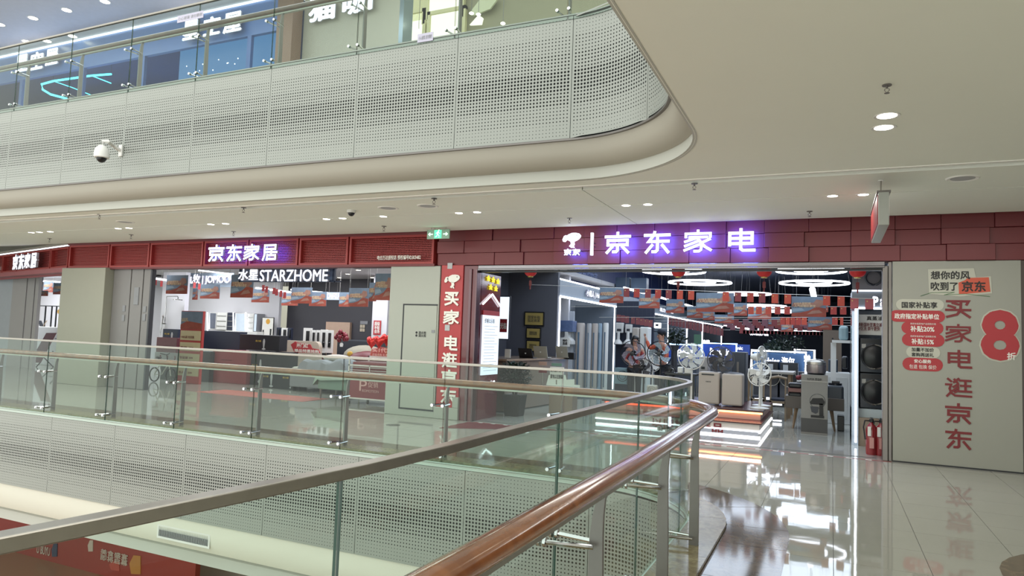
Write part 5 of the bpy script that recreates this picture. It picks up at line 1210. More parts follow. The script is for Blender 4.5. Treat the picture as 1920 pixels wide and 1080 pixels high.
# ---- potted plant
v = atz(956, 777); PXX, PYY = -5.76, 12.86
t = thing('potted_plant', 'leafy dark green plant in a square grey pot before the counter', 'plant', (PXX, PYY, 0))
POT = mat('pot_grey', '#2b2b29', .4)
MB()._a([(PXX-.15, PYY-.15, 0), (PXX+.15, PYY-.15, 0), (PXX+.15, PYY+.15, 0), (PXX-.15, PYY+.15, 0), (PXX-.19, PYY-.19, .42), (PXX+.19, PYY-.19, .42), (PXX+.19, PYY+.19, .42), (PXX-.19, PYY+.19, .42)], [(3,2,1,0),(0,1,5,4),(1,2,6,5),(2,3,7,6),(3,0,4,7),(4,5,6,7)]).build('pot', POT, t, bev=.01)
rg = random.Random(5); LEAF = mat('leaf_green', '#1d2d22', .35, noise=.3, scale=12); m = MB(); st_ = []
for k in range(7):
    a_ = rg.uniform(0, 6.3); r_ = rg.uniform(.05, .22); st_.append((PXX + .03*cos(a_), PYY + .03*sin(a_), PXX + r_*cos(a_), PYY + r_*sin(a_), rg.uniform(.8, 1.02)))
    m.tube([(st_[-1][0], st_[-1][1], .40), (st_[-1][2]*.6 + PXX*.4, st_[-1][3]*.6 + PYY*.4, .65), (st_[-1][2], st_[-1][3], st_[-1][4])], .012, 5)
m.build('stem', mat('stem_brown', '#4a3f33', .7), t)
m = MB()
for k in range(1300):
    u = rg.uniform(0, 6.3); rr = .33 * sqrt(rg.random()); zc = .55 + .48 * rg.random(); rr *= (1 - abs(zc - .78) / .42)**.4 if abs(zc-.78) < .42 else .2
    c = Vector((PXX + rr*cos(u), PYY + rr*sin(u), zc)); d = Vector((cos(u)*rg.uniform(.2, 1), sin(u)*rg.uniform(.2, 1), rg.uniform(-.5, .5))).normalized(); sd = d.cross(Vector((0, 0, 1))).normalized(); L = rg.uniform(.06, .11); w = L*.36
    m._a([c, c + d*L*.5 + sd*w, c + d*L, c + d*L*.5 - sd*w], [(0, 1, 2, 3)])
m.build('foliage', LEAF, t, kind='stuff')
# ---- first bay: cabinet air conditioners, small appliances
for i, (x0, x1, y0, mm) in enumerate(((1073, 1090, 605, CREAM), (1095, 1104, 606, LGREY), (1104, 1116, 606, CREAM), (1116, 1124, 606, mat('ac_blue', '#8fa4b4', .25)), (1126, 1136, 605, WHITE))):
    a, b, z0, z1 = pb(x0, y0, x1, 727, 17.6 + i*.1); r = (b - a)/2; Yq = 17.7 + .1*i; z0 = .03
    t = thing('cabinet_air_conditioner', ['wide cream upright air conditioner nearest the light edge', 'grey upright air conditioner, second from left', 'cream upright air conditioner in the middle', 'pale blue upright air conditioner', 'white upright air conditioner, rightmost of five'][i], 'air conditioner', ((a+b)/2, Yq + r, 0), 0, 'upright air conditioners in the first bay')
    MB().lathe([(0, z0), (r, z0), (r, z1 - .04), (r*.85, z1), (0, z1)], ((a+b)/2, Yq + r, 0), 20).build('body', mm, t, smooth=True)
    MB().box((a+b)/2 - r*.18, Yq - .012, .3, (a+b)/2 + r*.18, Yq + .02, z1 - .25).build('air_slot', mat('slot_blue', '#5d7488', .2), t)
    MB().cyl(((a+b)/2 + r*.4, Yq + .05, z1 - .12), .03, .02, 10, 'Y').build('red_bow', REDPRINT, t)
a, b, z0, z1 = pb(1047, 590, 1075, 650, 17.72); o = MB().box(a, 17.72, 0, b, 17.8, 2.3).build('display_partition', AW); tag(o, 'pale partition carrying the range hood in the first bay', 'partition')
o, _ = simple('water_heater_screen', 'lit promotional screen above the hood in the first bay', 'screen', 1050, 601, 1074, 622, 17.4, .32, mat('screen_print', '#5d6f94', .3, noise=.4, scale=9))
t, q = vol('range_hood', 'white chimney range hood behind the laptops', 'range hood', 1050, 622, 1072, 645, 17.4, .3, WHITE)
MB().prism([(q[0], q[2]), (q[1], q[2]), (q[1], q[2] + .08), (q[0] + (q[1]-q[0])*.65, q[2] + .2), (q[0] + (q[1]-q[0])*.65, q[3]), (q[0] + (q[1]-q[0])*.4, q[3]), (q[0] + (q[1]-q[0])*.4, q[2] + .2), (q[0], q[2] + .08)], 17.4, 17.7).build('hood', WHITE, t); MB().box(q[0] + .1, 17.39, q[2] + .02, q[1] - .1, 17.4, q[2] + .05).build('control_strip', BLACK, t)
o, _ = simple('price_poster', 'white poster with dark characters under the range hood', 'poster', 1050, 633, 1068, 650, 17.36, .03, WHITEP); ptext('特价\n热卖', 'caption', BLACKP, o, 1055, 636, 1064, 647, 17.355, .002, .03)
# ---- second bay: wall appliances, dark panel
pa, pb_, _, _ = pb(1155, 600, 1226, 640, 20.6); struct(MB().box(pa, 20.6, 0, pb_, 20.7, 2.75).build('partition_dark', NAVY))
for i, (x0, y0, x1, y1, l) in enumerate(((1154, 605, 1168, 624, 'white gas water heater with red mark in second bay'), (1172, 608, 1184, 624, 'pale gas water heater beside the red-marked one'), (1226, 605, 1238, 615, 'white framed lit panel high in the second bay'))):
    Yq = 20.44; a, b, z0, z1 = pb(x0, y0, min(x1, 1226) if i < 2 else x1, y1, Yq); t = thing('water_heater' if i < 2 else 'lit_price_display', l, 'appliance', ((a+b)/2, Yq, z0)); MB().box(a, Yq, z0, b, Yq + .15, z1).build('body', WHITE if i < 2 else LEDS, t, bev=.02)
    MB().box(a + .05, Yq - .01, z0 + .05, b - .05, Yq, z0 + .12).build('control_panel', DGREY, t)
for x, l in ((1159, 'white range hood in second bay above the open shelf'), (1177, 'bottle-like white hood beside the first one')):
    v = at(x, 645, 20.44); t = thing('range_hood', l, 'range hood', (v.x, 20.44, v.z)); MB().lathe([(.14, 0), (.13, .05), (.05, .14), (.045, .35), (0, .35)], (v.x, 20.44, v.z), 14).build('hood', WHITE, t, smooth=True); MB().cyl((v.x, 20.44, v.z - .02), .14, .02, 14).build('filter', DGREY, t)
t, q = vol('outdoor_unit', 'white air conditioner outdoor unit with blue-grey grille by the second bay', 'air conditioner', 1152, 690, 1175, 720, 17.2, .3, WHITE); MB().box(q[0], 17.2, q[2], q[1], 17.5, q[3]).build('body', mat('unit_teal', '#7d98a0', .4), t, bev=.01)
MB().ring(((q[0]+q[1])/2 + .05, 17.19, (q[2]+q[3])/2), .13, .008, 20, 5, 'Y').ring(((q[0]+q[1])/2 + .05, 17.19, (q[2]+q[3])/2), .08, .006, 20, 5, 'Y').build('fan_grille', DGREY, t)
t, q = vol('upright_refrigerator', 'tall white upright air conditioner behind the woman', 'air conditioner', 1184, 614, 1196, 700, 19, .4, WHITE); MB().box(q[0], 19, 0, q[1], 19.4, q[3]).build('body', CREAM, t, bev=.03); MB().box(q[0] + .05, 18.99, .4, q[0] + .1, 19, q[3] - .3).build('air_slot', GREY, t)
t, q = vol('upright_refrigerator', 'second tall white upright unit between woman and man', 'air conditioner', 1197, 613, 1213, 700, 19, .4, WHITE); MB().box(q[0], 19.1, 0, q[1], 19.5, q[3]).build('body', WHITE, t, bev=.03); MB().box(q[1] - .1, 19.09, .4, q[1] - .06, 19.1, q[3] - .3).build('air_slot', GREY, t)
FD2 = mat('flag_dull2', '#84484a', .6)
for i, px in enumerate((1160, 1168, 1176, 1187, 1196, 1204, 1212, 1220)):
    v = at(px, 590 + i*1.4, 20); flag(v, .12, .2, ORD[i] + ' dull red pennant from the left inside the second bay', 'pennants in the second bay', FD2)
    MB().tube([(v.x, 20.002, v.z), (v.x, 20.002, 4.3)], .0012, 4).build('hanging_string', DGREY, bpy.data.objects[FLN[0]])
for i in range(16):
    v = at(1256 + i*6.5, 595 + i*1.35, 24); flag(v, .1, .26, ORD[i] + ' narrow pennant from the left under the long light line', 'pennants under the long light line', FD2)
    MB().tube([(v.x, 24.002, v.z), (v.x, 24.002, 4.3)], .0012, 4).build('hanging_string', DGREY, bpy.data.objects[FLN[0]])
# ---- two tier platform
Yf = 12.65; zt0 = .10
t = thing('display_platform', 'two-tier white display platform with glowing edges and red 产品 lettering', 'platform', (-2.5, 13.5, 0))
PLW = mat('platform_white', '#c9c0b8', .3, noise=.02); zl = at(1430, 797, Yf).z
MB().box(-4.0, Yf + .05, .03, -1.14, 15.3, .09).build('recessed_base', glow('base_glow', '#eef4ff', .35), t)
MB().box(-4.0, Yf, .13, -1.10, 15.3, zl).build('lower_tier', PLW, t, bev=.006); MB().box(-4.05, Yf - .03, zl, -1.07, 15.3, zl + .02).build('lower_ledge', mat('ledge_maroon', '#4b2628', .25), t)
MB().box(-4.0, Yf - .02, .105, -1.09, Yf + .01, .128).build('led_strip', LEDS, t); MB().box(-4.0, Yf + .02, .0, -1.09, Yf + .05, .03).build('led_strip', LEDS, t)
MB().box(-1.12, Yf, .085, -1.085, 15.3, .12).build('led_strip', LEDS, t)
Yu = 13.15; zu = at(1437, 771, Yu).z
MB().box(-4.0, Yu, zl + .02, -1.13, 15.25, zu - .03).build('upper_tier', mat('tier_pink', '#c79c92', .35, noise=.02), t, bev=.006); MB().box(-4.03, Yu - .04, zu - .03, -1.09, 15.28, zu).build('upper_ledge', MATS['ledge_maroon'], t)
MB().box(-2.35, Yu - .035, zu - .065, -1.10, Yu - .01, zu - .035).build('led_strip', LEDO, t); MB().box(-3.95, Yu - .035, zu - .065, -2.42, Yu - .01, zu - .035).build('led_strip', LEDR, t, label='red glowing strip')
ptext('以旧换新产品', 'lettering', REDPRINT, t, 1222, 788, 1356, 806, Yf - .005, .004, .04)
area('platform_lamp', -1.7, 12.95, zu + .0, 1.2, .05, 4, (1, .45, .3), (radians(-50), 0, 0))
# ---- fans
def fan(px, py, Y, r, label, guard, blade, nb=5, tilt=0., pole=True, base_z=None, curl=.5, hub=.16, yaw=0., dense=24):
    v = at(px, py, Y); t = thing('pedestal_fan', label, 'fan', (v.x, Y, base_z if base_z is not None else v.z), 0, 'electric fans on and behind the platform')
    c = Vector((v.x, Y, v.z)); M_ = Matrix.Translation(c) @ Matrix.Rotation(yaw, 4, 'Z') @ Matrix.Rotation(tilt, 4, 'X')
    m = MB(); m.T = M_; m.ring((0, 0, 0), r, .011 if r > .2 else .008, 36, 6, 'Y').build('guard_rim', guard, t, smooth=True)
    g = MB(); g.T = M_
    for k in range(dense):
        a_ = 2*pi*k/dense; g.tube([(hub*r*cos(a_), -.07*r/.25, hub*r*sin(a_)), (.6*r*cos(a_ + .25), -.08*r/.25, .6*r*sin(a_ + .25)), (r*cos(a_ + .35), 0, r*sin(a_ + .35))], .0022, 3)
    for q_r in (.35, .55, .75): g.ring((0, -.08*r/.25, 0), r*q_r, .002, 24, 3, 'Y')
    g.ring((0, .08, 0), r*.6, .002, 24, 3, 'Y'); g.build('guard_wires', guard, t, kind='stuff')
    for k in range(nb):
        b_ = MB(); b_.T = M_ @ Matrix.Rotation(2*pi*k/nb, 4, 'Y'); vs = []; N = 6
        for i in range(N+1):
            u = i/N; rr = r*(.14 + .78*u); a0 = curl*u; wd = (.28 + .42*sin(pi*min(1, u*1.05)*.8))
            vs += [(rr*cos(a0 - wd/2), -.012, rr*sin(a0 - wd/2)), (rr*cos(a0 + wd/2), .03, rr*sin(a0 + wd/2))]
        b_._a(vs, [(2*i, 2*i+2, 2*i+3, 2*i+1) for i in range(N)]).build('blade', blade, t, smooth=True)
    m = MB(); m.T = M_; m.lathe([(0, -.09*r/.25), (r*hub, -.085*r/.25), (r*hub, -.07*r/.25), (0, -.06*r/.25)], (0, 0, 0), 18, 'Y').build('hub_cap', guard, t, smooth=True)
    m = MB(); m.T = M_; m.lathe([(0, .05), (.07, .05), (.075, .12), (.05, .2), (0, .21)], (0, 0, 0), 16, 'Y').build('motor_housing', guard, t, smooth=True)
    if pole and base_z is not None:
        MB().tube([(c.x, Y + .1, base_z + .03), (c.x, Y + .1, v.z - .02)], .018, 10).build('pole', guard, t, smooth=True)
        MB().lathe([(0, .0), (.17, 0), (.17, .015), (.03, .035), (.025, .08), (0, .08)], (c.x, Y + .1, base_z), 26).build('base', guard, t, smooth=True)
    return t
BLADEL = mat('blade_light', '#a9bac8', .25, noise=.03); BLADEW = mat('blade_white', '#c4ccd0', .3); BLADED = mat('blade_dark', '#4f4e52', .3)
fan(1187, 663, 15.6, .29, 'dark fan with pale curled blades left of the woman', BLACK, mat('blade_mauve', '#a79fae', .3), 5, .1, True, 0, 1.1)
fan(1237, 663, 14.3, .255, 'black fan with clear bluish blades in front of the man', BLACK, BLADEL, 5, .05, True, zu, .7)
fan(1296, 668.5, 13.5, .245, 'white fan with round white guard in the middle of the fans', WHITE, BLADEW, 7, .0, True, zu, .5, .19)
fan(1351.5, 675, 13.7, .245, 'large grey fan with dense dark guard, on a box', mat('fan_grey', '#55565a', .35), BLADED, 7, .0, False, None, .6, .17, .1, 48)
fan(1424, 702, 13.5, .21, 'white fan tilted down on a tall white pole at the platform end', WHITE, WHITE, 5, -.25, True, zu, .5, .2, -.3)
fan(1428, 670, 14.1, .21, 'white fan turned sideways above the tilted white one', WHITE, WHITE, 5, 0, True, zu, .5, .2, 1.25)
fan(1256, 697, 13.95, .115, 'small black fan low between the tall fans', BLACK, BLADED, 5, 0, True, at(1256, 701, 13.85).z, .5)
fan(1205, 690, 14.4, .2, 'black desk fan low behind the railing corner', BLACK, BLADED, 5, .1, True, zu, .6)
fan(1222, 680, 15.2, .2, 'pale fan half hidden between two black fans', WHITE, WHITE, 5, 0, True, zu, .5)
t, q = vol('box_fan', 'small pale square fan standing behind the railing', 'fan', 1212, 722, 1232, 740, 13.3, .1, CREAM); MB().box(q[0], 13.3, q[2], q[1], 13.42, q[3]).build('housing', CREAM, t, bev=.03)
MB().ring(((q[0]+q[1])/2, 13.29, (q[2]+q[3])/2), .07, .004, 20, 4, 'Y').ring(((q[0]+q[1])/2, 13.29, (q[2]+q[3])/2), .035, .004, 16, 4, 'Y').build('grille', GREY, t)
t, q = vol('low_table', 'low dark table carrying small fans behind the white fan', 'table', 1246, 700, 1305, 712, 13.85, .5, BLACK); MB().box(q[0], 13.85, q[3] - .04, q[1], 14.25, q[3]).build('top', BLACK, t, bev=.005)
for xx in (q[0] + .04, q[1] - .08): MB().box(xx, 13.9, zu, xx + .04, 13.94, q[3] - .04).build('leg', BLACK, t)
o, _ = simple('humidifier', 'white rounded humidifier on the low dark table', 'humidifier', 1270, 688, 1280, 700, 13.95, .1, WHITE, bev=.02)
o, _ = simple('price_card', 'white price card slanted on the low dark table', 'card', 1283, 690, 1296, 700.5, 13.95, .02, WHITEP)
# dehumidifiers and cream appliances
t, q = vol('dehumidifier', 'cream dehumidifier with black top slot, left of the two on the platform', 'dehumidifier', 1309, 697.5, 1349, 757, 13.55, .3, CREAM, z0=zu)
MB().box(q[0], 13.55, zu + .02, q[1], 13.88, q[3]).build('body', CREAM, t, bev=.03); MB().box(q[0] + .06, 13.54, q[3] - .06, q[1] - .1, 13.55, q[3] - .035).build('air_slot', BLACK, t); textf('DEYE', 'caption', DGREY, t, (q[0] + .14, 13.546, q[3] - .19), (1, 0, 0), (0, 0, 1), .09, .02, .002, .03)
for xx in (q[0] + .04, q[1] - .08): MB().box(xx, 13.6, zu, xx + .04, 13.8, zu + .03).build('foot', BLACK, t)
t, q = vol('dehumidifier', 'cream dehumidifier with dark control top, right of the two', 'dehumidifier', 1353, 701, 1392, 757, 13.5, .3, CREAM, z0=zu)
MB().box(q[0], 13.5, zu + .02, q[1], 13.85, q[3]).build('body', CREAM, t, bev=.03); MB().ell(((q[0]+q[1])/2, 13.66, q[3]), .17, .14, .03, 18, 6).build('control_top', DGREY, t, smooth=True); MB().box(q[0] - .03, 13.6, q[3] - .28, q[0] - .005, 13.7, q[3] - .1).build('side_slot', BLACK, t)
t, q = vol('air_cooler', 'pale box-like cooler standing behind the white fan', 'air cooler', 1310, 669, 1328, 697, 14.2, .3, CREAM, z0=None); MB().box(q[0], 14.2, q[2] - .3, q[1], 14.5, q[3]).build('body', mat('cooler_grey', '#a9a6a6', .4), t, bev=.02); MB().box(q[0] + .05, 14.19, q[2] + .05, q[0] + .12, 14.2, q[2] + .1).build('label_mark', BLACK, t)
t, q = vol('air_purifier', 'tall dark grey appliance cabinet right of the grey fan', 'appliance', 1372, 660, 1398, 700, 14.8, .5, DGREY); MB().box(q[0], 14.8, .4, q[1], 15.3, q[3]).build('body', mat('slate', '#343a44', .4), t, bev=.02); MB().box(q[0] + .1, 14.79, .8, q[0] + .14, 14.8, q[3] - .2).build('handle', STEELD, t)
# long table, chairs
t, q = vol('long_table', 'long grey-topped wooden table behind the tilted white fan', 'table', 1388, 696, 1488, 704, 16.5, .9, TAN); MB().box(q[0], 16.5, q[3] - .05, q[1], 17.6, q[3]).build('top', mat('table_top', '#9a958c', .3), t, bev=.005)
for xx in (q[0] + .05, q[1] - .12):
    for yy in (16.55, 17.45): MB().box(xx, yy, 0, xx + .06, yy + .06, q[3] - .05).build('leg', TAN, t)
def chair(px0, px1, Y, label):
    a, b, z0, z1 = pb(px0, 705, px1, 765, Y); z1 = at((px0+px1)/2, 706, Y).z; t = thing('wooden_chair', label, 'chair', ((a+b)/2, Y, 0), 0, 'wooden chairs at the long table')
    CW_ = mat('chair_wood', '#8c7a62', .5, noise=.06)
    for xx in (a, b - .04): MB().box(xx, Y, 0, xx + .035, Y + .04, z1 - .03).build('leg', CW_, t); MB().box(xx, Y + .42, 0, xx + .035, Y + .46, .44).build('leg', CW_, t)
    MB().tube([(a, Y + .0, z1 - .04), ((a+b)/2, Y - .04, z1), (b, Y, z1 - .04)], .03, 8).build('backrest', CW_, t, smooth=True)
    MB().box(a, Y, .42, b, Y + .46, .46).build('seat', mat('seat_navy', '#232836', .7), t, bev=.01); MB().box(a, Y, .36, b, Y + .03, .41).build('seat_rail', CW_, t)
    return t
chair(1443, 1475, 15.9, 'nearer wooden chair with navy seat, right of the white fan pole'); chair(1408, 1434, 16.2, 'wooden chair partly behind the white fan pole')
led_bar(at(1410, 745, 18), at(1466, 749, 18), .03, 'white glowing strip at the floor behind the chairs'); led_bar(at(1410, 755, 17.8), at(1466, 759, 17.8), .02, 'second white glowing strip at the floor behind the chairs', LEDS)
# ---- sideboard, cooker carton, appliances
a, b, z0, z1 = pb(1472, 745, 1583, 768, 14.6)
t = thing('sideboard', 'brown low sideboard on splayed legs behind the printed carton', 'sideboard', ((a+b)/2, 14.8, 0)); SBM = mat('sideboard_brown', '#5c544c', .5, noise=.05)
MB().box(a, 14.6, z0, b, 15.1, z1).build('body', SBM, t, bev=.006)
for xx, s_ in ((a + .2, -.06), (b - .22, .06)): MB().tube([(xx, 14.75, z0), (xx + s_, 14.72, 0)], [.04, .02], 6).build('leg', TAN, t)
t, q = vol('rice_cooker_carton', 'tall grey carton with a black mixer printed on it, standing on the floor', 'box', 1502, 703, 1552, 802, 14.0, .4, GREY, z0=0)
a, b, z0, z1 = q; MB().box(a, 14.0, 0, b, 14.4, z1).build('body', mat('carton_grey', '#8b8984', .5, noise=.04), t, bev=.004); MB().box(a, 13.995, 0.03, b, 14.0, .28).build('printed_band', mat('band_dark', '#4c4b4a', .5), t)
MB().box(a, 13.994, z1 - .12, b, 14.0, z1 - .115).build('printed_line', WHITEP, t); textf('SUPOR 苏泊尔', 'caption', BLACKP, t, (a + .1, 13.996, z1 - .1), (1, 0, 0), (0, 0, 1), b - a - .2, .045, .002, .02)
cx0 = a + .62*(b-a)
MB().prism([(cx0 - .11, .30), (cx0 + .11, .30), (cx0 + .11, .345), (cx0 - .11, .345)], 13.99, 13.996).build('printed_mixer_base', BLACKP, t)
MB().prism([(cx0 + .03, .34), (cx0 + .10, .34), (cx0 + .09, .56), (cx0 + .03, .56)], 13.99, 13.996).build('printed_mixer_column', BLACKP, t)
MB().prism([(cx0 - .13, .57), (cx0 - .11, .54), (cx0 + .10, .54), (cx0 + .12, .60), (cx0 + .08, .66), (cx0 - .08, .65)], 13.99, 13.996).build('printed_mixer_head', BLACKP, t)
MB().prism([(cx0 - .12, .50), (cx0 - .10, .40), (cx0 - .03, .37), (cx0 + .01, .40), (cx0 + .02, .50)], 13.99, 13.996).build('printed_mixer_bowl', DGREY, t)
MB().ring((cx0, 13.997, .6), .13, .003, 24, 4, 'Y').build('printed_ring', DGREY, t)
t, q = vol('rice_cooker', 'silver rice cooker on top of the printed grey carton', 'rice cooker', 1511, 673, 1549, 702, 14.05, .3, STEEL, z0=z1 + .002); a, b, c0, d0 = q; r = (b-a)/2; cx0 = (a+b)/2
MB().lathe([(0, 0), (r*.85, 0), (r*.9, .03), (0, .03)], (cx0, 14.05 + r*.8, c0), 24).build('base', BLACK, t, smooth=True); MB().lathe([(r*.93, .03), (r, .06), (r, (d0-c0)*.62), (0, (d0-c0)*.62)], (cx0, 14.05 + r*.8, c0), 28).build('body', mat('cooker_steel', '#9a8f8e', .25, .7), t, smooth=True)
MB().lathe([(r, (d0-c0)*.64), (r*.97, (d0-c0)*.8), (r*.7, (d0-c0)*.95), (0, d0-c0)], (cx0, 14.05 + r*.8, c0), 28).build('lid', STEEL, t, smooth=True); MB().tube([(a + .02, 14.03, d0 - .04), (cx0, 13.95, d0), (b - .02, 14.03, d0 - .04)], .008, 6).build('handle', CHROME, t)
t, q = vol('air_fryer', 'black air fryer with a bronze band on the left of the sideboard', 'appliance', 1477, 719, 1503, 745, 14.5, .3, BLACK); a, b, c0, d0 = q
MB().box(a, 14.6, c0, b, 14.95, c0 + .09).build('base', BLACK, t, bev=.03); MB().box(a, 14.58, c0 + .09, b, 14.97, c0 + .17).build('bronze_band', mat('bronze', '#6d4c48', .3, .4), t, bev=.01); MB().box(a, 14.6, c0 + .17, b, 14.95, d0).build('lid', BLACK, t, bev=.03)
t, q = vol('pressure_cooker', 'dark grey bulky cooker with black knobs on the right of the sideboard', 'appliance', 1550, 717, 1582, 751, 14.7, .3, DGREY); a, b, c0, d0 = q
MB().box(a, 14.65, c0, b, 15.05, d0 - .06).build('body', mat('cooker_dark', '#3c4044', .4), t, bev=.04); MB().cyl(((a+b)/2, 14.85, d0 - .06), .12, .04, 18).build('lid', BLACK, t, smooth=True); MB().box((a+b)/2 - .06, 14.8, d0 - .02, (a+b)/2 + .08, 14.86, d0 + .02).build('knob', BLACK, t, bev=.008)
o, _ = simple('dark_carton', 'small dark box under the right leg of the sideboard', 'box', 1570, 780, 1583, 800, 14.9, .3, BLACK, z0=0)
v = at(1500, 708, 15.0); t = thing('bow_ornament', 'small red and white bow ornament left of the carton', 'ornament', v); MB().ell((v.x - .03, 15, v.z), .05, .04, .05, 10, 6).ell((v.x + .03, 15, v.z + .02), .04, .03, .05, 10, 6).build('bow', REDPRINT, t, smooth=True); MB().ell((v.x, 15, v.z - .07), .06, .04, .02, 10, 6).build('base', WHITE, t)
# right-hand racks
t, q = vol('cardboard_stack', 'tall brown cardboard carton at the right, behind the rice cooker', 'box', 1543, 619, 1578, 672, 17.5, .5, TAN); MB().box(q[0], 17.5, .9, q[1], 18.1, q[3]).build('body', mat('cardboard', '#6b5e52', .7, noise=.05), t)
for zz_ in (.3, .7): MB().cyl((q[0] + .2, 17.49, q[2] + zz_*(q[3]-q[2])), .02, .01, 8, 'Y').build('hand_hole', BLACK, t)
o, _ = simple('storage_tub', 'pale green rounded appliance on the high white shelf', 'appliance', 1573, 611, 1591, 638, 15.5, .4, mat('tub_green', '#7f979c', .3), bev=.05)
t, q = vol('wall_shelf', 'thin white shelf carrying the pale green appliance', 'shelf', 1560, 638, 1594, 643, 15.4, .5, WHITE); MB().box(q[0], 15.4, q[2], q[1], 15.95, q[3]).build('board', WHITE, t); MB().box(q[1] - .35, 15.45, 0.9, q[1] - .25, 15.55, q[2]).build('post', WHITE, t)
t, q = vol('display_counter', 'white counter behind the sideboard at right', 'counter', 1548, 699, 1594, 760, 16.2, .6, WHITE, z0=0); MB().box(q[0], 16.2, 0, q[1], 16.9, q[3]).build('body', WHITE, t, bev=.01); 
MB().box(q[0] + .05, 16.19, .1, q[1] - .05, 16.2, q[3] - .1).build('door', mat('door_white', '#c9cac6', .4), t)
o, _ = simple('speaker_box', 'dark blue-grey upright box on the white counter', 'appliance', 1553, 674, 1571, 699, 16.4, .3, mat('box_slate', '#2f3a46', .4), bev=.02)
o, _ = simple('small_appliance', 'black bottle-shaped appliance on the counter by the mirror post', 'appliance', 1578, 668, 1590, 692, 16.4, .2, BLACK, bev=.04)
# washer tower unit with light frame
t, q = vol('washer_niche', 'light framed display niche holding two stacked black washing machines', 'display niche', 1597, 581, 1668, 770, 12.9, .9, AW); a, b = q[0], .9; Yn = 12.9
zt_ = at(1620, 578, Yn).z; zf1 = at(1620, 545, Yn).z; zb1 = at(1630, 768, Yn).z
MB().box(a, Yn + .1, 0, b, Yn + .95, zb1).build('plinth', mat('niche_plinth', '#b8c4c8', .35), t, bev=.005); MB().box(a + .02, Yn + .02, 0, b, Yn + .1, zb1 - .14).build('plinth_front', mat('plinth_tan', '#8b7c6c', .5), t)
MB().box(a, Yn, 0, a + .1, Yn + .9, zt_).build('side_mirror', mat('side_mirror_m', '#9aa6b6', .1, .9), t); MB().box(a, Yn + .85, 0, b, Yn + .95, zt_).build('back_panel', AW, t)
MB().box(a, Yn, zt_, b, Yn + .9, zf1).build('canopy', mat('canopy_grey', '#8d96a2', .4), t)
for p, q2 in (((a + .06, Yn - .01, .05), (a + .06, Yn - .01, zt_)), ((a + .06, Yn - .01, zt_ + .0), (b, Yn - .01, zt_))): MB().tube([p, q2], .018, 6).build('light_edge', LED, t)
MB().tube([(a, Yn - .01, zf1), (b, Yn - .01, zf1)], .012, 6).build('light_edge', LEDS, t)
ptext('P', 'lettering', LETTER, t, 1636, 556, 1647, 575, Yn - .02, .02, .06); ptext('a', 'lettering', LETTER, t, 1650, 560, 1657, 575, Yn - .02, .02, .04)
a3, b3, z3, z4 = pb(1604, 590, 1658, 628, Yn + .3); MB().box(a3, Yn + .3, z3, b3 + .1, Yn + .33, z4).build('promo_board', WHITEP, t); ptext('真蒸油', 'caption', BLACKP, t, 1625, 593, 1655, 601, Yn + .29, .003, .02); ptext('换新国补至高立减\n分区洗 烘干更快', 'caption', REDPRINT, t, 1608, 605, 1654, 620, Yn + .29, .003, .02)
for i, (y0, y1) in enumerate(((634, 699), (700, 766))):
    a3, b3, z3, z4 = pb(1612, y0, 1662, y1, Yn + .2); Yw = Yn + .2; WB = mat('washer_dark', '#2e343c', .25, .3)
    t = thing('washing_machine', ['upper black front-loading machine in the lit niche', 'lower black front-loading washer in the lit niche'][i], 'washing machine', ((a3+b3)/2, Yw, z3))
    MB().box(a3, Yw, z3, b3, Yw + .6, z4).build('body', WB, t, bev=.01); cx0, cz0 = (a3+b3)/2 + .03, z3 + (z4-z3)*.46; r = .2
    MB().ring((cx0, Yw - .005, cz0), r, .014, 32, 6, 'Y').build('door_ring', STEEL, t, smooth=True); MB().lathe([(0, -.03), (r*.6, -.025), (r*.95, 0), (0, 0)], (cx0, Yw, cz0), 26, 'Y').build('glass_door', BLACK, t, smooth=True)
    MB().box(a3 + .02, Yw - .006, z4 - .09, b3 - .02, Yw, z4 - .02).build('control_panel', BLACK, t); MB().box(a3 + .03, Yw - .01, z4 - .17, a3 + .09, Yw - .004, z4 - .10).build('sticker', WHITEP, t)
a3, b3, z3, z4 = pb(1598, 500, 1662, 545, Yn + .1); o = MB().box(a3, Yn + .1, z3, b3 + .1, Yn + .13, z4).build('fascia_poster', mat('poster_grey', '#6d6a6e', .5, noise=.15)); tag(o, 'grey poster with a round machine picture above the washer niche', 'poster')
v = at(1638, 521, Yn + .09); MB().ring((v.x, Yn + .09, v.z), .12, .02, 24, 5, 'Y').build('printed_drum', DGREY, o)
# fire extinguishers
def ext(px, label, s=1.):
    Y = 12.0; x = at(px, 820, Y).x; t = thing('fire_extinguisher', label, 'fire extinguisher', (x, Y, 0), 0, 'fire extinguishers beside the entrance'); R_ = mat('extinguisher_red', '#8a2428', .25, coat=.4)
    MB().lathe([(0, .0), (.075, 0), (.08, .02), (.08, .36), (.065, .42), (.03, .46), (.025, .49), (0, .49)], (x, Y, 0), 22).build('cylinder', R_, t, smooth=True)
    MB().lathe([(0, .48), (.03, .48), (.03, .53), (0, .54)], (x, Y, 0), 12).box(x - .02, Y - .08, .53, x + .02, Y + .02, .55).box(x - .015, Y - .07, .50, x + .015, Y - .0, .515).build('valve', BLACK, t)
    MB().tube([(x - .02, Y, .5), (x - .09, Y - .02, .5), (x - .11, Y - .02, .4), (x - .085, Y - .03, .22)], .011, 6).build('hose', BLACK, t, smooth=True); MB().box(x - .055, Y - .086, .28, x - .01, Y - .07, .42).build('paper_tag', WHITEP, t); MB().box(x - .03, Y - .084, .1, x + .03, Y - .078, .26).build('label_plate', mat('label_pink', '#c79088', .5), t)
ext(1634, 'left of the two red fire extinguishers beside the door post'); ext(1652, 'right of the two red fire extinguishers, against the door post')
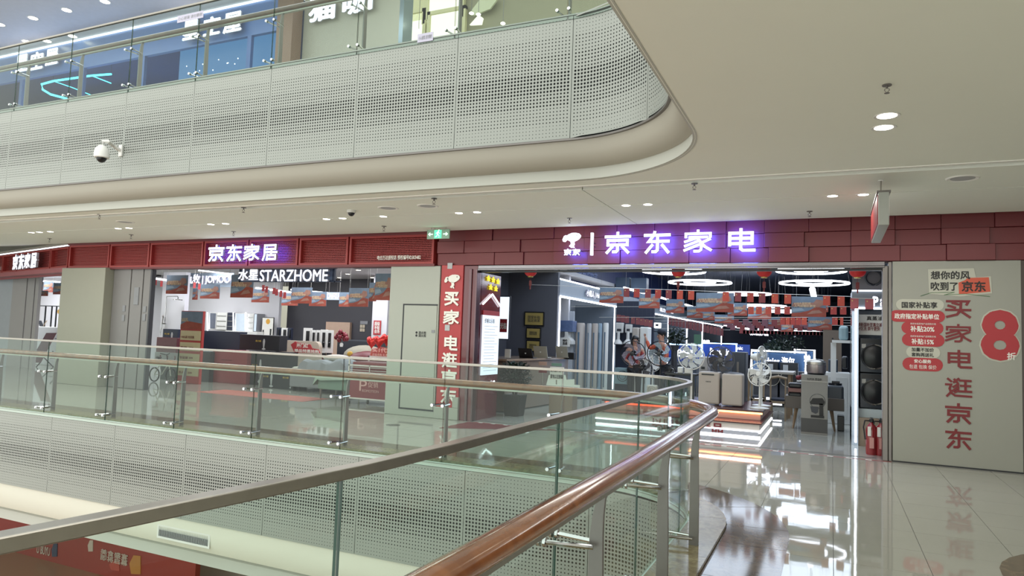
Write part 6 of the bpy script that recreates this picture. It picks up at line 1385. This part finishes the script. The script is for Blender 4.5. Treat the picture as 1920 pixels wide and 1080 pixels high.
# ---- islands with lit frames deep in the shop
def island(x0, y0, x1, y1, Y, s, label, col=LED, body=NAVY, depth=1.2):
    a, b, z0, z1 = pb(x0, y0, x1, y1, Y); t = thing('lit_island_frame', label, 'display island', ((a+b)/2, Y, 0))
    MB().tube([(a, Y, .9), (a, Y, z1), (b, Y, z1), (b, Y, .3)], .035, 6).build('light_frame', col, t)
    MB().box(a + .05, Y + .02, z1 - .5, b - .05, Y + .1, z1 - .04).build('header_panel', body, t); MB().box(a + .05, Y + .1, .1, b - .05, Y + depth, .9).build('cabinet', DGREY, t, bev=.01)
    textf(s, 'lettering', LETTER, t, (a + .25*(b-a), Y, z1 - .36), (1, 0, 0), (0, 0, 1), (b-a)*.55, .22, .02, .04); return t
BLU = mat('header_blue', '#4b6f9c', .4)
island(1409, 659, 1511, 700, 20, 'Haier 海尔', 'white lit frame of the central island with white brand letters', LED, BLU); island(1490, 656, 1527, 690, 23, '统帅', 'smaller lit frame right of the central island', LEDS, BLU)
island(1315, 644, 1381, 675, 22, 'Panasonic', 'bluish lit frame island behind the grey fan', glow('blue_led', '#9ac8ff', 5.), mat('header_deepblue', '#2a4a9c', .4)); island(1245, 646, 1316, 675, 21, 'SIEMENS', 'bluish lit frame island behind the white fan', MATS['blue_led'], MATS['header_deepblue'])
t = thing('brand_sign', 'small white glowing LED television sign on the far dark wall', 'sign', at(1424, 632, 31)); ptext('OD-MiniLED 电视', 'lettering', LETTER, t, 1406, 623, 1441, 629.5, 31, .03, .05); MB().tube([t.location, (t.location.x, 31, 4.3)], .01, 4).build('rod', DGREY, t)
t = thing('brand_sign', 'small white glowing sign left end of blue lit island', 'sign', at(1320, 644, 26)); ptext('美的', 'lettering', LETTER, t, 1316, 637, 1331, 644, 26, .03, .05); MB().tube([t.location, (t.location.x, 26, 4.3)], .01, 4).build('rod', DGREY, t)
t = thing('brand_sign', 'letters nic glowing on blue board right of the blue island', 'sign', at(1388, 655, 21)); a, b, z0, z1 = pb(1382, 646, 1406, 665, 21.05); MB().box(a, 21.05, z0, b, 21.1, z1).build('board', MATS['header_deepblue'], t); ptext('nic', 'lettering', LETTER, t, 1383, 650, 1393, 656, 21.03, .02, .03); MB().box(a + .1, 21.05, 0, a + .15, 21.1, z0).build('post', DGREY, t)
t = thing('brand_sign', 'tiny white glowing TCL letters on the far wall light strip', 'sign', at(1493, 617, 28)); ptext('CL', 'lettering', LETTER, t, 1489, 611, 1497, 617, 28, .03, .05); MB().tube([t.location, (t.location.x, 28, 4.3)], .01, 4).build('rod', DGREY, t)
for i, (x0, y0, x1, y1, l) in enumerate(((1442, 681, 1459, 703, 'left dark front-loading washer under the central lit frame'), (1470, 683, 1496, 703, 'right dark front-loading washer under the central lit frame'))):
    a, b, z0, z1 = pb(x0 - 8, y0 - 3, x1, y1 + 12, 19.4); t = thing('washing_machine', l, 'washing machine', ((a+b)/2, 19.4, 0)); MB().box(a, 19.4, .1, b, 19.95, z1).build('body', mat('washer_black', '#1c212c', .25), t, bev=.01)
    MB().ring(((a+b)/2, 19.38, z1 - .42), .2, .012, 24, 5, 'Y').build('door_ring', STEEL, t); MB().cyl(((a+b)/2, 19.38, z1 - .42), .17, .01, 22, 'Y').build('glass_door', BLACK, t); MB().box(a + .08, 19.39, z1 - .2, a + .2, 19.4, z1 - .06).build('sticker', LGREY, t)
for p, q, l in (((1421, 617.5), (1463, 619.5), 'white light strip on the far wall above the television sign'), ((1489, 620), (1537, 622), 'white light strip on the far wall right of the hanging banner'), ((1357, 609.5), (1408, 617.5), 'slanting far end of the light line above the bays')): led_bar(at(*p, 27), at(*q, 27), .035, l, hang=4.3)
# ceiling ring lights
def ringlight(px, py, z, R, label):
    v = atz(px, py, z); t = thing('ring_light', label, 'ceiling lamp', (v.x, v.y, z), 0, 'double ring ceiling lamps')
    MB().ring((v.x, v.y, z), R, .03, 44, 6).build('outer_ring', LED, t, smooth=True); MB().ring((v.x, v.y, z + .02), R*.5, .024, 36, 6).build('inner_ring', LED, t, smooth=True)
    [MB().tube([(v.x + R*cos(k*2.094), v.y + R*sin(k*2.094), z), (v.x + R*cos(k*2.094)*.9, v.y + R*sin(k*2.094)*.9, 4.295)], .004, 4).build('cable', STEELD, t) for k in range(3)]
for q in ((1520, 508, 3.55, .84, 'nearest large double ring lamp at the right of the shop ceiling'), (1526, 531, 3.55, 1.0, 'second double ring lamp below the nearest one'), (1263, 509, 3.55, .86, 'large double ring lamp behind the middle lantern'), (1312, 530, 3.55, 1.0, 'double ring lamp right of the middle lantern'),
          (1395, 551, 3.55, 1.0, 'farther double ring lamp above the flag line'), (1420, 574, 3.0, 1.0, 'far double ring lamp seen between the flags'), (1480, 584, 2.85, .95, 'farthest ring lamp just above the far signs')): ringlight(*q)
led_bar(at(1170, 539.5, 20), at(1209, 550, 23), .035, 'slanting white tube lamp on the ceiling at left', hang=4.3); led_bar(at(1239, 558, 24), at(1253, 562, 26), .035, 'short slanting tube lamp between the flags', hang=4.3); led_bar(at(1285, 571, 26), at(1300, 575.5, 28), .035, 'third short slanting tube lamp between the flags', hang=4.3)
led_bar(at(1523, 542, 15.5), at(1526, 556, 17), .06, 'short bright tube under the second ring lamp', hang=4.3)
for x0, y0, x1, y1, l in ((1154, 520, 1180, 545, 'left grey duct panel above the bays'), (1183, 521, 1212, 548, 'right grey duct panel above the bays')):
    simple('ceiling_panel', l, 'panel', x0, y0, x1, y1, 21.5, .3, mat('duct_grey', '#4e5d70', .4))
t, q = vol('wall_poster', 'blue overhead poster with pale characters above the first bay', 'poster', 1048, 506, 1150, 540, 17.2, .05, NAVY); X_ = BX - .49
MB().box(X_, 17.5, 3.2, X_ + .02, 24, 4.2).build('sheet', mat('poster_blue', '#26356a', .4, noise=.15, scale=2), t); textf('真快乐\n焕新家电购物节', 'caption', mat('caption_blue', '#8fa0d0', .5), t, (X_ + .021, 18.6, 3.35), (0, 1, 0), (0, 0, 1), 2.6, .6, .005, .01)
# ---- lanterns
def lantern(px, py, Y, label):
    v = at(px, py, Y); t = thing('paper_lantern', label, 'lantern', (v.x, Y, v.z - .15), 0, 'red lanterns behind the entrance header'); L_ = mat('lantern_red', '#a82a2a', .5, emit='#a01818', es=.25)
    vs = MB(); vs.ell((v.x, Y, v.z), .12, .12, .1, 18, 10).build('shade', L_, t, smooth=True); MB().cyl((v.x, Y, v.z + .085), .05, .025, 12).cyl((v.x, Y, v.z - .11), .05, .025, 12).build('cap', GOLD, t)
    MB().tube([(v.x, Y, v.z - .11), (v.x, Y, v.z - .17)], .004, 5).box(v.x - .025, Y, v.z - .27, v.x + .025, Y + .004, v.z - .17).tube([(v.x, Y, v.z - .27), (v.x, Y, v.z - .34)], .012, 6).build('tassel', REDPRINT, t); MB().tube([(v.x, Y, v.z + .1), (v.x, Y, 4.3)], .003, 4).build('cord', BLACK, t)
for px, l in ((995, 'leftmost red lantern, before the slate wall'), (1272, 'red lantern before the middle ring lamps'), (1433, 'dark red lantern left of the right ring lamps'), (1608, 'rightmost red lantern, above the washer niche')): lantern(px, 509, 12.1, l)
# ---- flag strings and banners
FO = mat('flag_orange', '#bb4a36', .6, noise=.02); FD = mat('flag_dark_red', '#84393a', .6); FP = mat('flag_pink', '#b8606a', .6)  # orange, dark red and pink flag cloths
def flagrow(Y, items, w, h, desc, group, x0=BX, x1=1.6, m=None, ords=True):
    """a string stretched from the left wall to the right wall at depth Y; flags hang from it"""
    P = [at(px, py, Y) for px, py in items]; A, B = P[0], P[-1]; sl = (B.z - A.z) / max(.01, B.x - A.x)
    zf_ = lambda x: A.z + sl * (x - A.x)
    o = MB().tube([(x0, Y, zf_(x0)), (x1, Y, zf_(x1))], .004, 4).build('string', WHITEP); tag(o, 'thin white string carrying ' + group, 'string', 'bunting strings')
    for i, p in enumerate(P):
        mm = m(i, items[i][0]) if m else FLAG
        flag(Vector((p.x, Y, zf_(p.x))), w, h, (ORD[i] + ' ' if ords and i < 20 else '') + desc, group, mm)
flagrow(14.8, [(px, 541 + (px - 1190)*.037) for px in (1175, 1194, 1215, 1234, 1254, 1275, 1296, 1361, 1384, 1407, 1429, 1453, 1477, 1550, 1577)], .125, .19, 'flag from the left in the nearest row, red with a gold star', 'the nearest row of flags', m=lambda i, px: FO if px in (1275, 1296, 1361, 1477, 1550, 1577, 1453) else (FLAG if i % 2 else FD))
flagrow(12.5, [(1602, 559), (1630, 560)], .12, .17, 'pink flag from the left before the washer niche', 'the two flags before the washer niche', .3, 1.6, m=lambda i, px: FP)
flagrow(17.5, [(px, 575) for px in (1408, 1423, 1441, 1458, 1476, 1563, 1581)], .13, .18, 'flag from the left in the second row under the ring lamps', 'the second row of flags', m=lambda i, px: FO if i < 3 else FLAG)
flagrow(20, [(px, 595) for px in (1468, 1477, 1486, 1497, 1508, 1560, 1570, 1576)], .13, .2, 'flag from the left in the third row, low before the far signs', 'the third row of flags', m=lambda i, px: FO if i % 3 == 1 else FLAG)
flagrow(26, [(1392 + i*6.6, 619 + i*.13) for i in range(24)], .2, .12, 'tiny dark red flag hanging under the far light strips', 'the far row under the light strips', m=lambda i, px: FD, ords=False)
for k in range(3): flagrow(23 + k, [(1362 + 6*k + i*18, 598 + k*5 + i*.2) for i in range(10)], .17, .2, 'tiny dull flag in far row %s' % ('before the island plants', 'in the middle', 'nearest the back wall')[k], 'the crowded far row ' + ('one', 'two', 'three')[k], m=lambda i, px: FD if i % 2 else mat('flag_mauve', '#80525a', .6), ords=False)
JB = [(1124, 539, 1169, 568, 15.2, 'leftmost 618 banner over the white bay sign'), (1198, 551, 1237, 578, 16, 'banner second from the left under the flags'), (1249, 561, 1283, 587, 17, 'banner between the ring lamps and bay fascia'), (1288, 574, 1318, 596, 18, 'small banner left of the big middle one'),
      (1305, 549, 1376, 585, 15, 'big middle 618 banner in the appliance shop'), (1318, 583, 1340, 600, 19, 'small pale banner below the big middle one'), (1376, 568, 1401, 592, 16.5, 'pale square banner right of the big middle one'), (1364, 580, 1378, 592, 17.5, 'blue and white small banner'),
      (1484, 556, 1549, 594, 14.9, 'big right 618 banner in front of the ring lamps'), (1515, 594, 1560, 618, 18, 'lower banner behind the big right one'), (1402, 576, 1446, 598, 21, 'dim banner in the middle distance'), (1340, 590, 1376, 606, 22, 'dim banner deep above the bays'),
      (1440, 595, 1468, 612, 24, 'dim far banner near the far wall lights'), (1465, 605, 1487, 622, 21, 'pale far banner over the gap between light strips'), (1540, 565, 1553, 585, 16, 'narrow banner at the right edge of the big one')]
for q in JB: banner(*q, 'banners in the appliance shop', None)
# artificial plants on the islands
for i, (px, py, r, Y) in enumerate(((1462, 650, .30, 21), (1478, 648, .36, 22.3), (1448, 653, .2, 20.2), (1265, 633, .22, 18))):
    v = at(px, py, Y); rg = random.Random(40 + i); t = thing('island_plant', ['left bushy plant on top of the central island', 'tallest bushy plant on top of the central island', 'small bushy plant at the left of the central island', 'round green plant above the white fan'][i], 'plant', (v.x, Y, v.z - r)); m = MB()
    for k in range(170):
        d = Vector((rg.gauss(0, 1), rg.gauss(0, 1), rg.gauss(0, .8))).normalized() * r * rg.uniform(.6, 1.2); c = Vector((v.x, Y, v.z)) + d; s_ = rg.uniform(.04, .09); e = Vector((rg.gauss(0, 1), rg.gauss(0, 1), rg.gauss(0, 1))).normalized(); f_ = e.cross(Vector((.3, .5, .8))).normalized()
        m._a([c, c + e*s_ + f_*s_*.4, c + e*s_*2, c + e*s_ - f_*s_*.4], [(0, 1, 2, 3)])
    m.build('foliage', LEAF, t, kind='stuff'); MB().lathe([(0, 0), (.1, 0), (.13, .12), (0, .12)], (v.x, Y, v.z - r - .1), 12).build('pot', DGREY, t)
    if i in (1, 3): MB().cyl((v.x, Y, 0), .08, v.z - r - .1, 12).build('stand', DGREY, t)
a, b, z0, z1 = pb(1301, 627, 1315, 645, 19); o = thing('green_poster', 'small green poster standing above the white fan', 'poster', ((a+b)/2, 19, 0)); MB().box(a, 19, z0, b, 19.03, z1).build('sheet', mat('poster_green', '#4f7560', .5), o); MB().tube([((a+b)/2, 19.02, 0), ((a+b)/2, 19.02, z0)], .012, 6).build('pole', STEEL, o)

# ================================================================ PEOPLE
def skin_mesh(name, verts, edges, radii, m, parent, sub=1):
    me = bpy.data.meshes.new(name); me.from_pydata([tuple(v) for v in verts], edges, []); o = bpy.data.objects.new(name, me); COL.objects.link(o)
    sk = o.modifiers.new('skin', 'SKIN'); sk.use_smooth_shade = True
    bm = bmesh.new(); bm.from_mesh(me); ly = bm.verts.layers.skin.verify(); bm.verts.ensure_lookup_table()
    for i, v in enumerate(bm.verts):
        r = radii[i]; v[ly].radius = (r if isinstance(r, tuple) else (r, r)); v[ly].use_root = (i == 0)
    bm.to_mesh(me); bm.free(); ss = o.modifiers.new('sub', 'SUBSURF'); ss.levels = ss.render_levels = sub
    dg = bpy.context.evaluated_depsgraph_get(); m2 = bpy.data.meshes.new_from_object(o.evaluated_get(dg)); bpy.data.objects.remove(o)
    m2.materials.clear(); m2.materials.append(m); inv = wmat(parent).inverted() if parent else Matrix()
    for v in m2.vertices: v.co = inv @ v.co
    m2.polygons.foreach_set('use_smooth', [True]*len(m2.polygons)); q = bpy.data.objects.new(name, m2); COL.objects.link(q); q.parent = parent; return q
SKINM = mat('skin', '#b98a74', .5, noise=.04); HAIR = mat('hair_black', '#141214', .4)
def person(x, y, H, yaw, label, top, legs, arms, long_hair, cap=None, vest=None):
    t = thing('person', label, 'person', (x, y, 0)); s = H / 1.7; c, sn = cos(yaw), sin(yaw)
    def L(u, v, w): return Vector((x + s*(u*c - v*sn), y + s*(u*sn + v*c), s*w))   # u = to figure's side, v = front is -v, w = up
    V = []; E = []; R = []
    def add(p, r, par=None): V.append(L(*p)); R.append((r[0]*s, r[1]*s) if isinstance(r, tuple) else r*s); i = len(V) - 1; (E.append((par, i)) if par is not None else None); return i
    pel = add((0, 0, .93), (.15, .11)); w1 = add((0, 0, 1.08), (.125, .095), pel); ch = add((0, 0, 1.28), (.155, .11), w1); nk0 = add((0, .01, 1.41), (.075, .07), ch); nk = add((0, .0, 1.47), .05, nk0); hd = add((0, -.01, 1.56), (.075, .09), nk); ht = add((0, 0, 1.64), (.07, .085), hd)
    for sd in (-1, 1):
        hp = add((sd*.09, 0, .86), .09, pel); kn = add((sd*.1, -.02, .48), .06, hp); an = add((sd*.1, .02, .09), .04, kn); add((sd*.11, -.12, .035), (.035, .03), an)
    hands = []
    for sd, arm in ((-1, arms[0]), (1, arms[1])):
        sh = add((sd*.18, 0, 1.36), .055, ch); el = add(arm[0], .04, sh); wr_ = add(arm[1], .026, el); d = (Vector(arm[1]) - Vector(arm[0])).normalized(); pm = Vector(arm[1]) + d*.06; p_ = add(tuple(pm), (.036, .018), wr_); hands.append((p_, pm, d, sd))
    body = skin_mesh('body', V, E, R, SKINM, t, 2)
    for p_, pm, d, sd in hands:                               # five short finger chains per hand, rooted in the palm
        sdv = d.cross(Vector((0, 1, .2))).normalized()
        for k in range(5):
            off = sdv * ((k - 1.5) * .018) if k < 4 else sdv * -.035; ln = (.06, .07, .066, .052, .045)[k]; dd = d if k < 4 else (d - sdv*.9).normalized()
            a0 = pm + off*.6; a1 = pm + off + dd*ln*.6; a2 = pm + off + dd*ln + Vector((0, -.012, -.01)); MB().tube([L(*a0), L(*a1), L(*a2)], [.009*s, .008*s, .006*s], 6).build('thumb' if k == 4 else 'finger', SKINM, body, smooth=True)
    # face
    f = MB(); f.ell(L(0, -.105, 1.555), .016*s, .016*s, .022*s, 8, 6); f.build('nose', SKINM, t, smooth=True)
    for sd in (-1, 1):
        MB().ell(L(sd*.032, -.088, 1.58), .012*s, .012*s, .008*s, 8, 5).build('eye', BLACK, t); MB().ell(L(sd*.082, 0, 1.57), .012*s, .02*s, .03*s, 8, 6).build('ear', SKINM, t, smooth=True)
    MB().ell(L(0, -.092, 1.515), .025*s, .01*s, .007*s, 8, 5).build('mouth', mat('lips', '#8e4a4a', .5), t, smooth=True)
    # clothes a little larger than the body
    Vt = [L(0,0,.90), L(0,0,1.08), L(0,0,1.28), L(0,.01,1.40)]; Et = [(0,1),(1,2),(2,3)]; Rt = [(.165*s,.125*s), (.14*s,.11*s), (.17*s,.125*s), (.085*s,.075*s)]
    skin_mesh('shirt', Vt, Et, Rt, top, t, 2)
    for sd, arm in ((-1, arms[0]), (1, arms[1])):
        e_ = Vector(arm[0]); w_ = Vector(arm[1]); skin_mesh('sleeve', [L(sd*.13, 0, 1.36), L(*e_), L(*(e_ + (w_-e_)*(.8 if vest else .35)))], [(0,1),(1,2)], [.072*s, .052*s, .042*s], vest or top, t, 1)
    Vl = [L(0,0,.93)]; El = []; Rl = [(.16*s, .12*s)]
    for sd in (-1, 1):
        b0 = len(Vl); Vl += [L(sd*.09, 0, .84), L(sd*.1, -.02, .48), L(sd*.1, .02, .12)]; Rl += [.1*s, .075*s, .06*s]; El += [(0, b0), (b0, b0+1), (b0+1, b0+2)]
    skin_mesh('trousers', Vl, El, Rl, legs, t, 1)
    for sd in (-1, 1): MB().ell(L(sd*.11, -.06, .045), .05*s, .12*s, .045*s, 12, 6).build('shoe', BLACK, t, smooth=True)
    h = MB(); h.ell(L(0, .02, 1.625), .095*s, .105*s, .085*s, 16, 9)
    if long_hair:
        h.ell(L(0, .06, 1.48), .12*s, .07*s, .2*s, 14, 8); [h.ell(L(sd*.085, .0, 1.50), .028*s, .06*s, .13*s, 10, 7) for sd in (-1, 1)]
    h.build('hair', HAIR, t, smooth=True)
    if cap: MB().ell(L(0, .0, 1.66), .1*s, .11*s, .075*s, 16, 8).prismz([tuple(L(u, v, 0))[:2] for u, v in ((-.08, -.08), (.08, -.08), (.06, -.19), (-.06, -.19))], s*1.655, s*1.672).build('cap', cap, t, smooth=True)
    return t
v = at(1191, 640, 17.2); person(v.x, 17.2, 1.70, .25, 'woman with long dark hair in a red and dark top, standing behind the fans', mat('top_red', '#a03436', .7, noise=.2, scale=16), mat('trousers_black', '#1b1c22', .7), (((-.24, .0, 1.1), (-.12, -.2, 1.02)), ((.25, .0, 1.1), (.14, -.24, 1.08))), True)
v = at(1240, 640, 17.6); person(v.x, 17.6, 1.86, -.75, 'man in a dark cap and vest with orange sleeves, reaching out one arm', mat('vest_navy', '#20283a', .7), mat('trousers_dark', '#20242e', .7), (((-.28, -.12, 1.26), (-.42, -.14, 1.50)), ((.27, -.02, 1.1), (.25, -.2, .95))), False, mat('cap_navy', '#1c2230', .7), mat('sleeve_orange', '#c4573a', .7))

# ================================================================ UPPER LEVEL BEHIND THE GLASS
UB = mat('upper_navy', '#2c3e66', .4, noise=.15, scale=1.5); UL = mat('upper_blue', '#3e5f98', .4, noise=.15)
area('upper_shop_fill', -19, 13.3, 5.8, 6, 1.8, 130, (.3, .55, 1), (pi, 0, 0))  # added uplight that tints the dark upper shop blue
struct(MB().box(-34, FY, 8.16, -10.9, FY + .1, 9.0).build('trim_30', mat('upper_fascia', '#4d6ba2', .35, noise=.08), bev=.01))
led_bar((-30, FY - .03, 8.93), (-11, FY - .03, 8.93), .02, 'thin white light line above the upper shop fascia', LEDS)
struct(MB().box(-34, 15, 5.45, -10.9, 15.2, 9).box(-34, FY + .2, 8.9, -10.9, 15, 9.0).build('wall_upper_shop', UB)); 
for i, x in enumerate((-20.5, -17.9, -15.6, -12.1)): struct(MB().box(x, FY, 5.45, x + .12, FY + .08, 8.16).build('mullion_upper', UL))
a, b, z0, z1 = pb(335, 92, 480, 190, FY + .3); o = MB().box(a, FY + .3, 5.6, -11.3, FY + .4, 8.3).build('video_wall', glow('sky_screen', '#5c9bdc', .55)); tag(o, 'large bright blue lit wall behind the upper railing', 'screen')
rg = random.Random(9); m = MB(); 
for k in range(60): xx = rg.uniform(a + .1, -11.5); zz_ = rg.uniform(6.0, 7.9); m.box(xx, FY + .29, zz_, xx + .02, FY + .3, zz_ + .02)
m.build('star_point', LEDS, o, kind='stuff')
for nm, x0, y0, x1, y1, l in (('星', 350, 40, 377, 74, ''), ('空', 383, 32, 413, 66, ''), ('屋', 420, 24, 452, 62, '')): pass
def usign(cs, Y, label):
    t = thing('illuminated_sign', label, 'sign', at(cs[0][1], cs[0][4], Y))
    for ch_, x0, y0, x1, y1 in cs: a, b, z0, z1 = pb(x0, y0, x1, y1, Y); textf(ch_, 'letter', LETTER, t, (a, Y, z0), (1, 0, 0), (0, 0, 1), b - a, z1 - z0, .03, .045)
    for k in (.2, .8): MB().tube([(at(cs[0][1], cs[0][4], Y).x + k, Y, t.location.z + .3), (at(cs[0][1], cs[0][4], Y).x + k, FY + .35, t.location.z + .3)], .006, 4).build('mounting_stud', DGREY, t)
    return t
usign([('星', 345, 39, 375, 75), ('空', 384, 32, 415, 67), ('屋', 421, 24, 455, 62)], FY - .12, 'white glowing three character sign on the blue upper fascia, right one')
usign([('星', 32, 103, 55, 135), ('空', 60, 98, 83, 131), ('屋', 88, 92, 111, 123)], FY - .12, 'white glowing three character sign on the blue upper fascia, left one')
# cyan loop lamp inside the upper shop
c = [at(x, y, 12.6) for x, y in ((208, 139), (170, 142), (100, 152), (78, 158), (80, 168), (95, 177), (125, 185))]
t = thing('loop_lamp', 'cyan glowing curved loop lamp in the dark upper shop', 'lamp', c[3]); MB().tube(c, .03, 8).build('tube', LEDC, t, smooth=True)
MB().tube([at(100, 152, 12.6), at(135, 164, 12.6), at(170, 178, 12.6)], .012, 6).tube([at(172, 142, 12.6), at(208, 156, 12.6)], .014, 6).build('cross_tube', LEDC, t)
for q in (c[0], c[2], c[3]): MB().tube([q, (q.x, q.y, 8.9)], .005, 4).build('cable', DGREY, t)
a, b, z0, z1 = pb(140, 142, 208, 176, 13.6); o = MB().box(a, 13.6, 5.46, b, 13.65, min(z1, 8.0)).build('purple_screen', glow('purple_screen_m', '#4a50b0', .5)); tag(o, 'dim purple lit screen behind the cyan loop lamp', 'screen')
a, b, z0, z1 = pb(210, 120, 250, 180, 13.6); struct(MB().box(a, 13.6, 5.45, b, 13.7, 8.0).build('panel_upper', mat('upper_slate', '#3c4c62', .5)))
# brown portal and cat cafe sign
struct(MB().box(-11.2, FY - .05, 5.45, -10.75, FY + .25, 9.2).build('column_upper', mat('portal_brown', '#7e6350', .5)))
struct(MB().box(-10.75, FY + .3, 5.45, -8.2, FY + .4, 9.4).build('wall_upper_cafe', mat('cafe_wall', '#a39f92', .5)))
usign([('猫', 581, -8, 632, 40), ('咖', 644, -18, 700, 26)], FY + .2, 'white glowing two character cafe sign cut by the top edge of the photo')
mat('upper_cream', '#c9c49a', .6)
struct(MB().box(-8.2, FY + .3, 5.45, -8.1, 12.1, 9.4).build('wall_upper_return', mat('mirror_blue', '#8a98a0', .2, .5)))
# bright windows of the upper hall
WG = glow('window_daylight', '#fbfce4', 1.25); WC = MATS['upper_cream']
wy = 15.0; struct(MB().box(-12.0, wy + .1, 5.45, 5, wy + .2, 12.0).build('wall_upper_hall', mat('hall_olive', '#8f8b72', .6)))
for i, (x0, y0, x1, y1) in enumerate(((757, 27, 794, 78), (808, 24, 868, 66), (800, -8, 866, 15), (722, -20, 800, 22))):
    a, b, z0, z1 = pb(x0, y0, x1, y1, wy); w = struct(MB().box(a, wy, z0 - .3, b, wy + .05, z1).build('window_%d' % (i + 2), WG if i != 3 else WC))
    MB().box(a - .09, wy - .06, z0 - .35, a, wy + .05, z1 + .09).box(b, wy - .06, z0 - .35, b + .09, wy + .05, z1 + .09).box(a - .09, wy - .06, z1, b + .09, wy + .05, z1 + .09).build('window_frame', WC, w)
o = MB().prism([(at(x, y, wy).x, at(x, y, wy).z) for x, y in ((882, 48), (899, 29), (907, 35), (904, 47), (886, 48))], wy - .05, wy).build('window_6', WG); struct(o)
o = MB().prism([(at(x, y, wy).x, at(x, y, wy).z) for x, y in ((883, 28), (905, 0), (940, -4), (922, 20), (890, 32))], wy - .1, wy - .05).build('hanging_sail', mat('sail', '#c4c6a8', .6)); tag(o, 'pale curved panel hanging beside the bright upper windows', 'panel')
for px, py in ((884, 25), (897, 27), (943, 44), (785, 57), (660, 57)): v = at(px, py, 13.0); o = thing('ceiling_spot', 'x', 'light', (v.x, 13, v.z)); MB().ell((v.x, 13, v.z), .05, .05, .025).build('lamp_head', DOWN, o); MB().tube([(v.x, 13, v.z), (v.x, 13, 12.0)], .006, 4).build('cable', DGREY, o); tag(o, {884: 'lamp spot left of the pale curved panel, upper right', 897: 'lamp spot over the pale curved panel, upper right', 943: 'lone lamp spot right of the pale curved panel', 785: 'lamp spot in front of the bright upper window', 660: 'lamp spot under the two white cafe letters'}[px], 'light', 'spots seen through the upper glass')
struct(MB().box(-9.5, 12.5, 12.0, 5, 16, 12.1).build('ceiling_upper_hall', mat('hall_ceiling', '#8d8a7c', .6)))

# ================================================================ LOWER LEVEL
lw = struct(MB().box(-24, 13.35, -5.4, -14.73, 13.5, -1.9).build('wall_hoarding', mat('hoarding_red', '#8c342c', .5, noise=.08, scale=1.2)))
m = MB(); HB_ = mat('hoarding_shape', '#a8483a', .5)
for x0, y0, x1, y1, mm, nm in ((165, 1012, 175, 1035, mat('hoard_white', '#b9aca0', .5), 'printed_white_figure'), (243, 1040, 265, 1078, mat('hoard_yellow', '#b07a3c', .5), 'printed_yellow_shape'), (97, 1018, 108, 1045, mat('hoard_blue', '#2f3650', .5), 'printed_dark_figure'), (205, 1052, 225, 1070, HB_, 'printed_square')):
    a, b, z0, z1 = pb(x0, y0, x1, y1, 13.34); w, h = b - a, z1 - z0; MB().prism([(a + .2*w, z0), (b, z0 + .1*h), (b - .1*w, z1), (a + .3*w, z1 - .05*h), (a, z0 + .5*h)], 13.33, 13.35).build(nm, mm, lw)
ptext('U BUYU', 'caption', MATS['hoard_white'], lw, 69, 1024, 94, 1040, 13.33, .004, .02); ptext('美食盛宴\n即将启幕', 'caption', MATS['hoard_white'], lw, 188, 1034, 240, 1056, 13.33, .004, .02)
struct(MB().box(-13.9, 15.5, -5.4, 9, 15.7, -1.9).build('wall_lower', mat('lower_wall', '#b08a70', .6)))
struct(MB().box(-24.2, 13.3, -5.4, -24, 24, -1.9).build('trim_31', DGREY))
# air grille in the lower cove
rY = LC[1] + LR + .045; a, b, z0, z1 = pb(299, 985, 391, 1014, rY); z0 = -1.62; z1 = -1.47; a = at(298, 992, rY).x; b = at(391, 1008, rY).x
t = thing('air_grille', 'long white louvred air grille in the curved edge below', 'grille', ((a+b)/2, rY, z0)); MB().box(a - .03, rY - .005, z0 - .03, b + .03, rY + .005, z0).box(a - .03, rY - .005, z1, b + .03, rY + .005, z1 + .03).box(a - .03, rY - .005, z0, a, rY + .005, z1).box(b, rY - .005, z0, b + .03, rY + .005, z1).build('frame', WHITE, t)
MB().box(a, rY + .004, z0, b, rY + .01, z1).build('recess', BLACK, t); n = 46
for k in range(n): MB().box(a + (b-a)*k/n, rY - .002, z0, a + (b-a)*(k + .3)/n, rY + .004, z1).build('louvre', LGREY, t)
